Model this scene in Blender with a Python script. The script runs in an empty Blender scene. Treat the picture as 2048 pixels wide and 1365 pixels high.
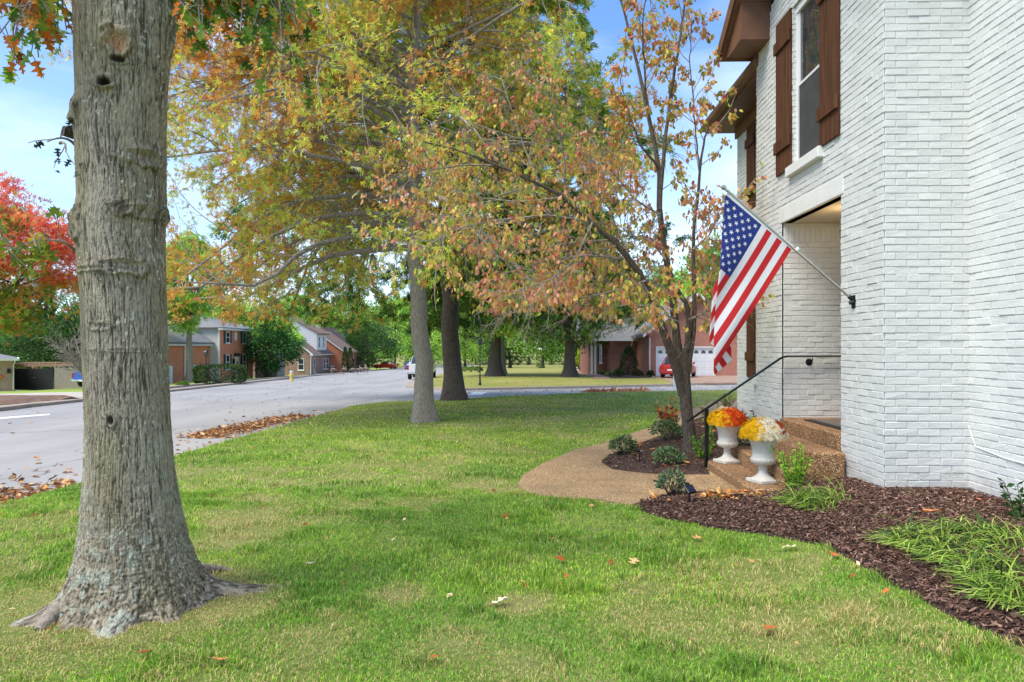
import bpy, math, random
import numpy as np
from mathutils import Vector, Matrix
from mathutils.geometry import delaunay_2d_cdt

random.seed(5)
rs = np.random.RandomState(11)
SC = bpy.context.scene
COL = SC.collection
R = math.radians

# ------------------------------------------------------------------ camera, sky, sun, exposure
F, CX, HY, EYE = 1370.0, 1024.0, 694.0, 1.5      # focal length, centre and horizon in photo pixels; eye height in metres
cam = bpy.data.cameras.new("camera")
cam.sensor_width = 36.0
cam.lens = F / 2048 * 36
cam.shift_y = (HY - 682.5) / 2048
cam.clip_start, cam.clip_end = 0.05, 3000
camo = bpy.data.objects.new("camera", cam)
camo.location = (0, 0, EYE)
camo.rotation_euler = (R(90), 0, 0)
COL.objects.link(camo)
SC.camera = camo

SUN_DIR = Vector((-0.52, -0.38, 1.0)).normalized()       # towards the sun
W = bpy.data.worlds.new("World")
SC.world = W
W.use_nodes = True
wn, wl = W.node_tree.nodes, W.node_tree.links
wn.clear()
sky = wn.new('ShaderNodeTexSky')
sky.sky_type = 'NISHITA'
sky.sun_disc = False
sky.sun_elevation = math.asin(SUN_DIR.z)
sky.sun_rotation = math.atan2(SUN_DIR.x, SUN_DIR.y)
sky.air_density, sky.dust_density, sky.ozone_density = 1.0, 0.6, 1.5
geo = wn.new('ShaderNodeTexCoord')
mp = wn.new('ShaderNodeMapping')
mp.inputs['Scale'].default_value = (1.0, 1.0, 3.2)
wl.new(geo.outputs['Generated'], mp.inputs['Vector'])
cn = wn.new('ShaderNodeTexNoise')
cn.inputs['Scale'].default_value = 1.5
cn.inputs['Detail'].default_value = 7
cn.inputs['Roughness'].default_value = 0.55
wl.new(mp.outputs[0], cn.inputs['Vector'])
cr = wn.new('ShaderNodeValToRGB')
cr.color_ramp.elements[0].position = 0.50
cr.color_ramp.elements[0].color = (0, 0, 0, 1)
cr.color_ramp.elements[1].position = 0.68
cr.color_ramp.elements[1].color = (1, 1, 1, 1)
wl.new(cn.outputs[0], cr.inputs[0])
sep = wn.new('ShaderNodeSeparateXYZ')
wl.new(geo.outputs['Generated'], sep.inputs[0])
hz = wn.new('ShaderNodeMapRange')              # thin cloud and haze thicken towards the horizon
hz.inputs['From Min'].default_value, hz.inputs['From Max'].default_value = 0.42, 0.02
hz.inputs['To Min'].default_value, hz.inputs['To Max'].default_value = 0.0, 0.34
wl.new(sep.outputs[2], hz.inputs['Value'])
mxf = wn.new('ShaderNodeMath'); mxf.operation = 'ADD'; mxf.use_clamp = True
mul = wn.new('ShaderNodeMath'); mul.operation = 'MULTIPLY'; mul.inputs[1].default_value = 0.55
wl.new(cr.outputs[0], mul.inputs[0])
wl.new(mul.outputs[0], mxf.inputs[0]); wl.new(hz.outputs[0], mxf.inputs[1])
mixc = wn.new('ShaderNodeMixRGB')
mixc.inputs[2].default_value = (4.6, 5.1, 5.6, 1)
tint = wn.new('ShaderNodeMixRGB'); tint.blend_type = 'MULTIPLY'; tint.inputs[0].default_value = 1
tint.inputs[2].default_value = (.62, .80, 1.0, 1)
wl.new(sky.outputs[0], tint.inputs[1])
wl.new(mxf.outputs[0], mixc.inputs[0]); wl.new(tint.outputs[0], mixc.inputs[1])
bg = wn.new('ShaderNodeBackground')
bg.inputs['Strength'].default_value = 0.105
wl.new(mixc.outputs[0], bg.inputs[0])
wo = wn.new('ShaderNodeOutputWorld')
wl.new(bg.outputs[0], wo.inputs[0])

sl = bpy.data.lights.new("sun", 'SUN')
sl.energy, sl.angle, sl.color = 1.8, R(34), (1.0, 0.92, 0.76)
slo = bpy.data.objects.new("sun", sl)
slo.rotation_euler = (-SUN_DIR).to_track_quat('-Z', 'Y').to_euler()
COL.objects.link(slo)
SC.view_settings.view_transform = 'Standard'
SC.view_settings.look = 'None'
SC.view_settings.exposure = 1.5
SC.view_settings.gamma = 1.0
SC.cycles.max_bounces = 8
SC.cycles.transparent_max_bounces = 8

# ------------------------------------------------------------------ helpers
def S(a, b, t):
    t = np.clip((np.asarray(t, float) - a) / (b - a), 0, 1)
    return t * t * (3 - 2 * t)

def H(x, y):
    """height of the ground"""
    x = np.asarray(x, float); y = np.asarray(y, float)
    yy = np.clip(y, -5, 260)
    z = -0.02 * yy
    z = z - np.minimum(0.05 * np.maximum(0, -x - 20), 1.3) * S(25, 50, y)
    z = z + 0.25 * S(1.5, 3.6, x) * (1 - S(12, 20, y))
    z = z + 0.32 * S(37, 46, y) * S(-9, -1, x) * (1 - S(100, 140, y))
    z = z + 0.05 * np.exp(-((x + 2.33) ** 2 + (y - 4.16) ** 2) / 0.5)
    return z

def hz1(x, y):
    return float(H(x, y))

def g(px, py):
    """point of the ground seen at a photo pixel"""
    dx, dz = (px - CX) / F, (py - HY) / F
    a, b = 0.5, 400.0
    t = a
    while t < b:
        if EYE - t * dz < hz1(t * dx, t):
            break
        t *= 1.02
    lo, hi = t / 1.02, t
    for _ in range(30):
        m = (lo + hi) / 2
        if EYE - m * dz < hz1(m * dx, m): hi = m
        else: lo = m
    return (lo * dx, lo)

def at(px, py, Y):
    return Vector(((px - CX) / F * Y, Y, EYE + (HY - py) / F * Y))

_lat = rs.rand(256, 256)
def vnoise(x, y, s=1.0, seed=0):
    x = np.asarray(x, float) * s + 37.7 * seed; y = np.asarray(y, float) * s + 11.3 * seed
    xi, yi = np.floor(x).astype(int), np.floor(y).astype(int)
    fx, fy = x - xi, y - yi
    fx, fy = fx * fx * (3 - 2 * fx), fy * fy * (3 - 2 * fy)
    a = _lat[xi % 256, yi % 256]; b = _lat[(xi + 1) % 256, yi % 256]
    c = _lat[xi % 256, (yi + 1) % 256]; d = _lat[(xi + 1) % 256, (yi + 1) % 256]
    return (a * (1 - fx) + b * fx) * (1 - fy) + (c * (1 - fx) + d * fx) * fy

def fbm(x, y, s=1.0, o=3, seed=0):
    v = 0; w = 0
    for i in range(o):
        v = v + vnoise(x, y, s * 2 ** i, seed + i) * 0.5 ** i; w += 0.5 ** i
    return v / w

def srgb(r, gg, b):
    return tuple(((c / 255) / 12.92 if c / 255 <= 0.04045 else ((c / 255 + 0.055) / 1.055) ** 2.4) for c in (r, gg, b))

# ---- materials
MATS = {}
def nodes_of(name):
    m = bpy.data.materials.new(name); m.use_nodes = True
    n, l = m.node_tree.nodes, m.node_tree.links
    return m, n, l, n['Principled BSDF']

def mat(name, col, rough=0.6, metal=0.0, var=0.12, scale=6.0, bump=0.0, bscale=60.0, spec=0.4, col2=None, coat=0.0, stretch=None):
    """painted / plain surface: colour that wanders a little with noise, optional bump"""
    if name in MATS: return MATS[name]
    m, n, l, p = nodes_of(name)
    tc = n.new('ShaderNodeTexCoord')
    src = tc.outputs['Object']
    if stretch:
        mpn = n.new('ShaderNodeMapping'); mpn.inputs['Scale'].default_value = stretch
        l.new(src, mpn.inputs[0]); src = mpn.outputs[0]
    nz = n.new('ShaderNodeTexNoise'); nz.inputs['Scale'].default_value = scale; nz.inputs['Detail'].default_value = 6
    l.new(src, nz.inputs['Vector'])
    rp = n.new('ShaderNodeValToRGB')
    c2 = col2 or tuple(min(1, c * (1 + var)) for c in col)
    c1 = col if col2 else tuple(c * (1 - var) for c in col)
    rp.color_ramp.elements[0].position, rp.color_ramp.elements[1].position = 0.35, 0.65
    rp.color_ramp.elements[0].color = (*c1, 1); rp.color_ramp.elements[1].color = (*c2, 1)
    l.new(nz.outputs[0], rp.inputs[0]); l.new(rp.outputs[0], p.inputs['Base Color'])
    p.inputs['Roughness'].default_value = rough
    p.inputs['Metallic'].default_value = metal
    p.inputs['Specular IOR Level'].default_value = spec
    p.inputs['Coat Weight'].default_value = coat
    if bump:
        bz = n.new('ShaderNodeTexNoise'); bz.inputs['Scale'].default_value = bscale; bz.inputs['Detail'].default_value = 5
        l.new(src, bz.inputs['Vector'])
        bp = n.new('ShaderNodeBump'); bp.inputs['Strength'].default_value = bump; bp.inputs['Distance'].default_value = 0.01
        l.new(bz.outputs[0], bp.inputs['Height']); l.new(bp.outputs[0], p.inputs['Normal'])
    MATS[name] = m
    return m

def vcol_mat(name, rough=0.6, trans=0.0, spec=0.3, bump=0.0, bscale=40.0, sheen=0.0):
    """colour from the per-piece colour attribute; leaves and grass let some light through"""
    if name in MATS: return MATS[name]
    m, n, l, p = nodes_of(name)
    a = n.new('ShaderNodeAttribute'); a.attribute_name = 'Col'
    l.new(a.outputs['Color'], p.inputs['Base Color'])
    p.inputs['Roughness'].default_value = rough
    p.inputs['Specular IOR Level'].default_value = spec
    if bump:
        tc = n.new('ShaderNodeTexCoord')
        bz = n.new('ShaderNodeTexNoise'); bz.inputs['Scale'].default_value = bscale; bz.inputs['Detail'].default_value = 8; bz.inputs['Roughness'].default_value = .7
        mpn = n.new('ShaderNodeMapping'); mpn.inputs['Scale'].default_value = (1, 1, .30)
        l.new(tc.outputs['Object'], mpn.inputs[0]); l.new(mpn.outputs[0], bz.inputs['Vector'])
        b2 = n.new('ShaderNodeTexNoise'); b2.inputs['Scale'].default_value = bscale * 1.6; b2.inputs['Detail'].default_value = 4
        l.new(tc.outputs['Object'], b2.inputs['Vector'])
        ad = n.new('ShaderNodeMath'); ad.operation = 'ADD'; l.new(bz.outputs[0], ad.inputs[0]); l.new(b2.outputs[0], ad.inputs[1])
        bp = n.new('ShaderNodeBump'); bp.inputs['Strength'].default_value = bump; bp.inputs['Distance'].default_value = 0.012
        l.new(ad.outputs[0], bp.inputs['Height']); l.new(bp.outputs[0], p.inputs['Normal'])
        vr = n.new('ShaderNodeMapRange'); vr.inputs['From Min'].default_value = .35; vr.inputs['From Max'].default_value = .65; vr.inputs['To Min'].default_value = .62; vr.inputs['To Max'].default_value = 1.3
        l.new(bz.outputs[0], vr.inputs[0]); mq = n.new('ShaderNodeMixRGB'); mq.blend_type = 'MULTIPLY'; mq.inputs[0].default_value = 1
        l.new(a.outputs['Color'], mq.inputs[1]); l.new(vr.outputs[0], mq.inputs[2]); l.new(mq.outputs[0], p.inputs['Base Color'])
    if trans:
        t = n.new('ShaderNodeBsdfTranslucent'); l.new(a.outputs['Color'], t.inputs[0])
        mx = n.new('ShaderNodeMixShader'); mx.inputs[0].default_value = trans
        l.new(p.outputs[0], mx.inputs[1]); l.new(t.outputs[0], mx.inputs[2])
        l.new(mx.outputs[0], n['Material Output'].inputs[0])
    MATS[name] = m
    return m

def brick_mat(name, c1, c2, mortar, w=0.203, h=0.0677, ms=0.009):
    if name in MATS: return MATS[name]
    m, n, l, p = nodes_of(name)
    uv = n.new('ShaderNodeUVMap'); uv.uv_map = 'UVMap'
    b = n.new('ShaderNodeTexBrick')
    b.inputs['Scale'].default_value = 1.0
    b.inputs['Brick Width'].default_value = w; b.inputs['Row Height'].default_value = h
    b.inputs['Mortar Size'].default_value = ms
    b.inputs['Color1'].default_value = (*c1, 1); b.inputs['Color2'].default_value = (*c2, 1); b.inputs['Mortar'].default_value = (*mortar, 1)
    l.new(uv.outputs[0], b.inputs['Vector'])
    nz = n.new('ShaderNodeTexNoise'); nz.inputs['Scale'].default_value = 1.4; nz.inputs['Detail'].default_value = 5
    l.new(uv.outputs[0], nz.inputs['Vector'])
    mr = n.new('ShaderNodeMapRange'); mr.inputs['To Min'].default_value = 0.75; mr.inputs['To Max'].default_value = 1.2
    l.new(nz.outputs[0], mr.inputs[0])
    mm = n.new('ShaderNodeMixRGB'); mm.blend_type = 'MULTIPLY'; mm.inputs[0].default_value = 1
    l.new(b.outputs[0], mm.inputs[1]); l.new(mr.outputs[0], mm.inputs[2])
    l.new(mm.outputs[0], p.inputs['Base Color'])
    bp = n.new('ShaderNodeBump'); bp.inputs['Strength'].default_value = 0.6; bp.inputs['Distance'].default_value = 0.01; bp.invert = True
    l.new(b.outputs['Fac'], bp.inputs['Height']); l.new(bp.outputs[0], p.inputs['Normal'])
    p.inputs['Roughness'].default_value = 0.85
    MATS[name] = m
    return m

def line_mat(name, col, period, axis=1, dark=0.45, width=0.12, rough=0.6, noise=0.1):
    """boards, shingles or siding: evenly spaced grooves across the UV"""
    if name in MATS: return MATS[name]
    m, n, l, p = nodes_of(name)
    uv = n.new('ShaderNodeUVMap'); uv.uv_map = 'UVMap'
    sp = n.new('ShaderNodeSeparateXYZ'); l.new(uv.outputs[0], sp.inputs[0])
    dv = n.new('ShaderNodeMath'); dv.operation = 'DIVIDE'; dv.inputs[1].default_value = period
    l.new(sp.outputs[axis], dv.inputs[0])
    fr = n.new('ShaderNodeMath'); fr.operation = 'FRACT'; l.new(dv.outputs[0], fr.inputs[0])
    rp = n.new('ShaderNodeValToRGB')
    e = rp.color_ramp.elements
    e[0].position = width; e[1].position = width + 0.06
    e[0].color = (*(c * dark for c in col), 1); e[1].color = (*col, 1)
    l.new(fr.outputs[0], rp.inputs[0])
    nz = n.new('ShaderNodeTexNoise'); nz.inputs['Scale'].default_value = 3.0; nz.inputs['Detail'].default_value = 7
    l.new(uv.outputs[0], nz.inputs['Vector'])
    mr = n.new('ShaderNodeMapRange'); mr.inputs['To Min'].default_value = 1 - noise * 2; mr.inputs['To Max'].default_value = 1 + noise * 2
    l.new(nz.outputs[0], mr.inputs[0])
    mm = n.new('ShaderNodeMixRGB'); mm.blend_type = 'MULTIPLY'; mm.inputs[0].default_value = 1
    l.new(rp.outputs[0], mm.inputs[1]); l.new(mr.outputs[0], mm.inputs[2])
    l.new(mm.outputs[0], p.inputs['Base Color'])
    p.inputs['Roughness'].default_value = rough
    MATS[name] = m
    return m

def glass_mat():
    if 'window_glass' in MATS: return MATS['window_glass']
    m, n, l, p = nodes_of('window_glass')
    p.inputs['Base Color'].default_value = (0.035, 0.04, 0.045, 1)
    p.inputs['Roughness'].default_value = 0.04
    p.inputs['Specular IOR Level'].default_value = 0.9
    MATS['window_glass'] = m
    return m

def pebble_mat(name, cols, scale=85.0, bump=0.6, grout=(0.16, 0.10, 0.06)):
    """exposed aggregate: small stones of several colours in a cement bed"""
    if name in MATS: return MATS[name]
    m, n, l, p = nodes_of(name)
    tc = n.new('ShaderNodeTexCoord')
    v = n.new('ShaderNodeTexVoronoi'); v.inputs['Scale'].default_value = scale
    l.new(tc.outputs['Object'], v.inputs['Vector'])
    sp = n.new('ShaderNodeSeparateColor'); l.new(v.outputs['Color'], sp.inputs[0])
    rp = n.new('ShaderNodeValToRGB'); rp.color_ramp.interpolation = 'CONSTANT'
    e = rp.color_ramp.elements
    e[0].position = 0; e[0].color = (*cols[0], 1)
    e[1].position = 1.0 / len(cols); e[1].color = (*cols[1], 1)
    for i in range(2, len(cols)):
        k = e.new(i / len(cols)); k.color = (*cols[i], 1)
    l.new(sp.outputs[0], rp.inputs[0])
    mr = n.new('ShaderNodeMapRange'); mr.inputs['From Min'].default_value = 0.35; mr.inputs['From Max'].default_value = 0.75
    l.new(v.outputs['Distance'], mr.inputs[0])
    mm = n.new('ShaderNodeMixRGB'); mm.inputs[2].default_value = (*grout, 1)
    l.new(mr.outputs[0], mm.inputs[0]); l.new(rp.outputs[0], mm.inputs[1])
    nz = n.new('ShaderNodeTexNoise'); nz.inputs['Scale'].default_value = 2.2; nz.inputs['Detail'].default_value = 6
    l.new(tc.outputs['Object'], nz.inputs['Vector'])
    m2 = n.new('ShaderNodeMapRange'); m2.inputs['From Min'].default_value = 0.3; m2.inputs['From Max'].default_value = 0.7
    m2.inputs['To Min'].default_value = 0.78; m2.inputs['To Max'].default_value = 1.18
    l.new(nz.outputs[0], m2.inputs[0])
    mz = n.new('ShaderNodeMixRGB'); mz.blend_type = 'MULTIPLY'; mz.inputs[0].default_value = 1
    l.new(mm.outputs[0], mz.inputs[1]); l.new(m2.outputs[0], mz.inputs[2])
    l.new(mz.outputs[0], p.inputs['Base Color'])
    bp = n.new('ShaderNodeBump'); bp.inputs['Strength'].default_value = bump; bp.inputs['Distance'].default_value = 0.008; bp.invert = True
    l.new(v.outputs['Distance'], bp.inputs['Height']); l.new(bp.outputs[0], p.inputs['Normal'])
    p.inputs['Roughness'].default_value = 0.75
    MATS[name] = m
    return m

# ---- mesh assembly
def mesh_np(name, V, groups, mats, parent=None, col=None, smooth=False, mi=None, loc=None):
    """V (n,3); groups = list of (f,k) index arrays; mi = list of material indices per group (scalar or array)"""
    me = bpy.data.meshes.new(name)
    V = np.asarray(V, np.float32)
    groups = [np.asarray(q, np.int32) for q in groups if len(q)]
    nl = sum(q.size for q in groups); nf = sum(len(q) for q in groups)
    me.vertices.add(len(V)); me.vertices.foreach_set('co', V.ravel())
    me.loops.add(nl); me.loops.foreach_set('vertex_index', np.concatenate([q.ravel() for q in groups]))
    me.polygons.add(nf)
    tot = np.concatenate([np.full(len(q), q.shape[1], np.int32) for q in groups])
    st = np.concatenate([[0], np.cumsum(tot)[:-1]]).astype(np.int32)
    me.polygons.foreach_set('loop_start', st)
    me.polygons.foreach_set('loop_total', tot)
    if mi is not None:
        me.polygons.foreach_set('material_index', np.concatenate([np.broadcast_to(np.asarray(k, np.int32), (len(q),)) for k, q in zip(mi, groups)]))
    me.update(calc_edges=True)
    me.polygons.foreach_set('use_smooth', np.full(nf, bool(smooth)))
    if col is not None:
        a = me.color_attributes.new('Col', 'FLOAT_COLOR', 'POINT')
        c = np.ones((len(V), 4), np.float32); c[:, :3] = col
        a.data.foreach_set('color', c.ravel())
    for m in (mats if isinstance(mats, (list, tuple)) else [mats]):
        me.materials.append(m)
    o = bpy.data.objects.new(name, me)
    COL.objects.link(o)
    if parent is not None: o.parent = parent
    if loc is not None: o.location = loc
    return o

def auto_uv(me):
    uvl = me.uv_layers.new(name='UVMap')
    for p in me.polygons:
        nx, ny, nz = p.normal
        ax, ay, az = abs(nx), abs(ny), abs(nz)
        for li in p.loop_indices:
            c = me.vertices[me.loops[li].vertex_index].co
            if az < 0.3:
                h = math.hypot(nx, ny) or 1
                u = (-ny * c.x + nx * c.y) / h
                uvl.data[li].uv = (u, c.z)
            elif az > 0.97: uvl.data[li].uv = (c.x, c.y)
            elif ax > ay: uvl.data[li].uv = (c.y, c.x * (1 / max(az, .3)))
            else: uvl.data[li].uv = (c.x, c.y * (1 / max(az, .3)))

class MB:
    def __init__(s): s.v = []; s.f = []; s.m = []; s.c = []
    def add(s, verts, faces, m=0, col=(1, 1, 1)):
        b = len(s.v)
        s.v += [tuple(q) for q in verts]; s.c += [col] * len(verts)
        s.f += [tuple(b + i for i in q) for q in faces]; s.m += [m] * len(faces)
        return s
    def box(s, x0, x1, y0, y1, z0, z1, m=0, bev=0.0, M=None):
        if bev <= 0:
            v = [(x, y, z) for z in (z0, z1) for y in (y0, y1) for x in (x0, x1)]
            f = [(0, 2, 3, 1), (4, 5, 7, 6), (0, 1, 5, 4), (2, 6, 7, 3), (0, 4, 6, 2), (1, 3, 7, 5)]
        else:
            b = bev; v = []; f = []
            X = (x0, x1); Y = (y0, y1); Z = (z0, z1)
            idx = {}
            for i in (0, 1):
                for j in (0, 1):
                    for k in (0, 1):
                        sx, sy, sz = (1 - 2 * i) * b, (1 - 2 * j) * b, (1 - 2 * k) * b
                        for a, d in (('x', (0, sy, sz)), ('y', (sx, 0, sz)), ('z', (sx, sy, 0))):
                            idx[(i, j, k, a)] = len(v)
                            v.append((X[i] + d[0], Y[j] + d[1], Z[k] + d[2]))
            I = lambda i, j, k, a: idx[(i, j, k, a)]
            for i in (0, 1):
                q = [I(i, 0, 0, 'x'), I(i, 1, 0, 'x'), I(i, 1, 1, 'x'), I(i, 0, 1, 'x')]; f.append(q if i else q[::-1])
                q = [I(0, i, 0, 'y'), I(1, i, 0, 'y'), I(1, i, 1, 'y'), I(0, i, 1, 'y')]; f.append(q[::-1] if i else q)
                q = [I(0, 0, i, 'z'), I(1, 0, i, 'z'), I(1, 1, i, 'z'), I(0, 1, i, 'z')]; f.append(q if i else q[::-1])
            for j in (0, 1):
                for k in (0, 1):
                    f.append([I(0, j, k, 'y'), I(1, j, k, 'y'), I(1, j, k, 'z'), I(0, j, k, 'z')])
                    f.append([I(j, 0, k, 'x'), I(j, 1, k, 'x'), I(j, 1, k, 'z'), I(j, 0, k, 'z')])
                    f.append([I(j, k, 0, 'x'), I(j, k, 1, 'x'), I(j, k, 1, 'y'), I(j, k, 0, 'y')])
            for i in (0, 1):
                for j in (0, 1):
                    for k in (0, 1):
                        f.append([I(i, j, k, 'x'), I(i, j, k, 'y'), I(i, j, k, 'z')])
        if M is not None: v = [tuple(M @ Vector(q)) for q in v]
        return s.add(v, f, m)
    def prism(s, pts, d, m=0):
        """extrude a planar polygon (3D points) by vector d"""
        n = len(pts); d = Vector(d)
        v = [Vector(p) for p in pts] + [Vector(p) + d for p in pts]
        f = [tuple(range(n))[::-1], tuple(range(n, 2 * n))] + [(i, (i + 1) % n, n + (i + 1) % n, n + i) for i in range(n)]
        return s.add(v, f, m)
    def tube(s, pts, rad, sides=10, m=0, cap=True):
        pts = [Vector(p) for p in pts]
        rad = rad if isinstance(rad, (list, tuple)) else [rad] * len(pts)
        v = []; f = []
        mean = (pts[-1] - pts[0]).normalized()
        ref = Vector((0, 0, 1)) if abs(mean.z) < 0.8 else Vector((1, 0, 0))
        for i, p in enumerate(pts):
            t = (pts[min(i + 1, len(pts) - 1)] - pts[max(i - 1, 0)]).normalized()
            a = t.cross(ref).normalized(); b = t.cross(a)
            for k in range(sides):
                w = 2 * math.pi * k / sides
                v.append(p + (a * math.cos(w) + b * math.sin(w)) * rad[i])
        for i in range(len(pts) - 1):
            for k in range(sides):
                k2 = (k + 1) % sides
                f.append((i * sides + k, i * sides + k2, (i + 1) * sides + k2, (i + 1) * sides + k))
        if cap:
            f.append(tuple(range(sides))[::-1]); f.append(tuple(range((len(pts) - 1) * sides, len(pts) * sides)))
        return s.add(v, f, m)
    def lathe(s, prof, c=(0, 0, 0), n=32, m=0, mod=None):
        v = []; f = []
        for i, (r, z) in enumerate(prof):
            for k in range(n):
                w = 2 * math.pi * k / n
                rr = r * (1 + (mod(w, z) if mod else 0))
                v.append((c[0] + rr * math.cos(w), c[1] + rr * math.sin(w), c[2] + z))
        for i in range(len(prof) - 1):
            for k in range(n):
                k2 = (k + 1) % n
                f.append((i * n + k, i * n + k2, (i + 1) * n + k2, (i + 1) * n + k))
        f.append(tuple(range(n))[::-1]); f.append(tuple(range((len(prof) - 1) * n, len(prof) * n)))
        return s.add(v, f, m)
    def build(s, name, mats, parent=None, smooth=False, angle=40, col=False):
        me = bpy.data.meshes.new(name)
        me.from_pydata(s.v, [], s.f)
        for m in (mats if isinstance(mats, (list, tuple)) else [mats]): me.materials.append(m)
        me.polygons.foreach_set('material_index', s.m)
        me.polygons.foreach_set('use_smooth', [False] * len(me.polygons))
        me.update()
        auto_uv(me)
        if smooth:
            me.polygons.foreach_set('use_smooth', [True] * len(me.polygons))
            me.set_sharp_from_angle(angle=R(angle))
        if col:
            a = me.color_attributes.new('Col', 'FLOAT_COLOR', 'POINT')
            a.data.foreach_set('color', [w for c in s.c for w in (*c, 1)])
        o = bpy.data.objects.new(name, me); COL.objects.link(o)
        if parent is not None: o.parent = parent
        return o

def thing(name, label, cat, loc=(0, 0, 0), rz=0.0, group=None):
    o = bpy.data.objects.new(name, None); COL.objects.link(o)
    o.location = loc; o.rotation_euler = (0, 0, rz); o.empty_display_size = 0.3
    o['label'] = label; o['category'] = cat
    if group: o['group'] = group
    return o

def tag(o, label=None, cat=None, group=None, kind=None):
    if label: o['label'] = label
    if cat: o['category'] = cat
    if group: o['group'] = group
    if kind: o['kind'] = kind
    return o

def dup(root, loc, rz, label, scale=None, group=None):
    """a copy of a thing with copies of its parts and sub-parts"""
    c = root.copy(); COL.objects.link(c); c.location = loc; c.rotation_euler = (0, 0, rz)
    if scale: c.scale = scale if isinstance(scale, tuple) else (scale,) * 3
    c['label'] = label
    if group: c['group'] = group
    for a in list(root.children):
        b = a.copy(); COL.objects.link(b); b.parent = c
        for d in list(a.children):
            e = d.copy(); COL.objects.link(e); e.parent = b
    return c

# ---- vectorised branches and leaves
def tubes(pts, rad, sides):
    """pts (N,K,3), rad (N,K) -> verts, quads"""
    N, K, _ = pts.shape
    t = np.gradient(pts, axis=1); t /= np.linalg.norm(t, axis=2, keepdims=True) + 1e-9
    mean = np.abs(pts[:, -1] - pts[:, 0])
    ref = np.where((mean[:, 2] > 0.8 * np.linalg.norm(mean, axis=1))[:, None], [[1., 0, 0]], [[0., 0, 1]])[:, None, :]
    a = np.cross(t, np.broadcast_to(ref, t.shape)); a /= np.linalg.norm(a, axis=2, keepdims=True) + 1e-9
    b = np.cross(t, a)
    w = np.arange(sides) * 2 * np.pi / sides
    V = pts[:, :, None, :] + rad[:, :, None, None] * (a[:, :, None, :] * np.cos(w)[None, None, :, None] + b[:, :, None, :] * np.sin(w)[None, None, :, None])
    n = np.arange(N)[:, None, None] * K * sides; k = np.arange(K - 1)[None, :, None] * sides
    s0 = np.arange(sides)[None, None, :]; s1 = (s0 + 1) % sides
    q = np.stack([n + k + s0, n + k + s1, n + k + sides + s1, n + k + sides + s0], -1).reshape(-1, 4)
    return V.reshape(-1, 3), q

def unit(a):
    return a / (np.linalg.norm(a, axis=-1, keepdims=True) + 1e-9)

def grow(start, d, length, K, wob=0.15, up=0.0, r=rs):
    """polylines from start along d, wandering and bending by up (per length) in z"""
    N = len(start); pts = np.zeros((N, K, 3)); pts[:, 0] = start; d = unit(d)
    st = (np.asarray(length) / (K - 1))[:, None]
    for k in range(1, K):
        d = d + r.normal(0, wob, (N, 3)); d[:, 2] += up / (K - 1); d = unit(d)
        pts[:, k] = pts[:, k - 1] + d * st
    return pts

def sample_on(pts, t):
    """pts (N,K,3), t (M,) with idx (M,) -> position and tangent"""
    idx, tt = t
    K = pts.shape[1]; f = tt * (K - 1); i = np.minimum(f.astype(int), K - 2); fr = (f - i)[:, None]
    a, b = pts[idx, i], pts[idx, i + 1]
    return a * (1 - fr) + b * fr, unit(b - a)

def spawn(pts, n, t0, t1, spread, r=rs):
    """n children per parent: start, direction, parent index, t"""
    N = len(pts); idx = np.repeat(np.arange(N), n)
    tt = np.tile((np.arange(n) + 0.5) / n, N) + r.uniform(-0.4, 0.4, N * n) / n
    tt = t0 + (t1 - t0) * np.clip(tt, 0, 1)
    p, tan = sample_on(pts, (idx, tt))
    rnd = unit(r.normal(0, 1, (N * n, 3))); perp = unit(rnd - (rnd * tan).sum(1, keepdims=True) * tan)
    return p, unit(tan * math.cos(spread) + perp * math.sin(spread)), idx, tt

def leaf_mesh(pos, nrm_dir, size, tmpl, faces, r=rs, droop=0.5, flat=0.0):
    """place leaf template (local x = along leaf, y = across, z = up) at positions; direction nrm_dir (M,3)"""
    M = len(pos)
    d = unit(nrm_dir + r.normal(0, 0.35, (M, 3)) + np.array([0, 0, -droop]))
    rnd = r.normal(0, 1, (M, 3)) * (1 - flat) + np.array([0, 0, 1.0]) * flat
    u = unit(rnd - (rnd * d).sum(1, keepdims=True) * d)
    s = np.cross(u, d)
    T = np.asarray(tmpl, float)
    sz = np.asarray(size)[:, None, None]
    V = pos[:, None, :] + sz * (T[None, :, 0:1] * d[:, None] + T[None, :, 1:2] * s[:, None] + T[None, :, 2:3] * u[:, None])
    groups = []
    for fc in faces:
        fc = np.asarray(fc); groups.append((np.arange(M)[:, None, None] * len(T) + fc[None]).reshape(-1, fc.shape[1]))
    return V.reshape(-1, 3), groups

LEAF_DIAMOND = ([(0, 0, 0), (.5, .28, .08), (1, 0, -.06), (.5, -.28, .08)], [[(0, 1, 2), (0, 2, 3)]])
LEAF_OVAL = ([(0, 0, 0), (.25, .24, .06), (.65, .26, .02), (1, 0, -.15), (.65, -.26, .02), (.25, -.24, .06), (.5, 0, -.04)],
             [[(0, 1, 6), (1, 2, 6), (2, 3, 6), (3, 4, 6), (4, 5, 6), (5, 0, 6)]])
def spiky():
    v = [(0, 0, 0)]; f = []
    for a, L in ((0, 1.0), (48, .8), (-48, .8), (100, .55), (-100, .55)):
        c, s = math.cos(R(a)), math.sin(R(a)); b = len(v)
        v += [(c * L * .45 - s * .11, s * L * .45 + c * .11, .05), (c * L, s * L, -.08), (c * L * .45 + s * .11, s * L * .45 - c * .11, .05)]
        f.append((0, b, b + 1, b + 2))
    return (v, [f])
LEAF_SPIKY = spiky()
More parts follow.
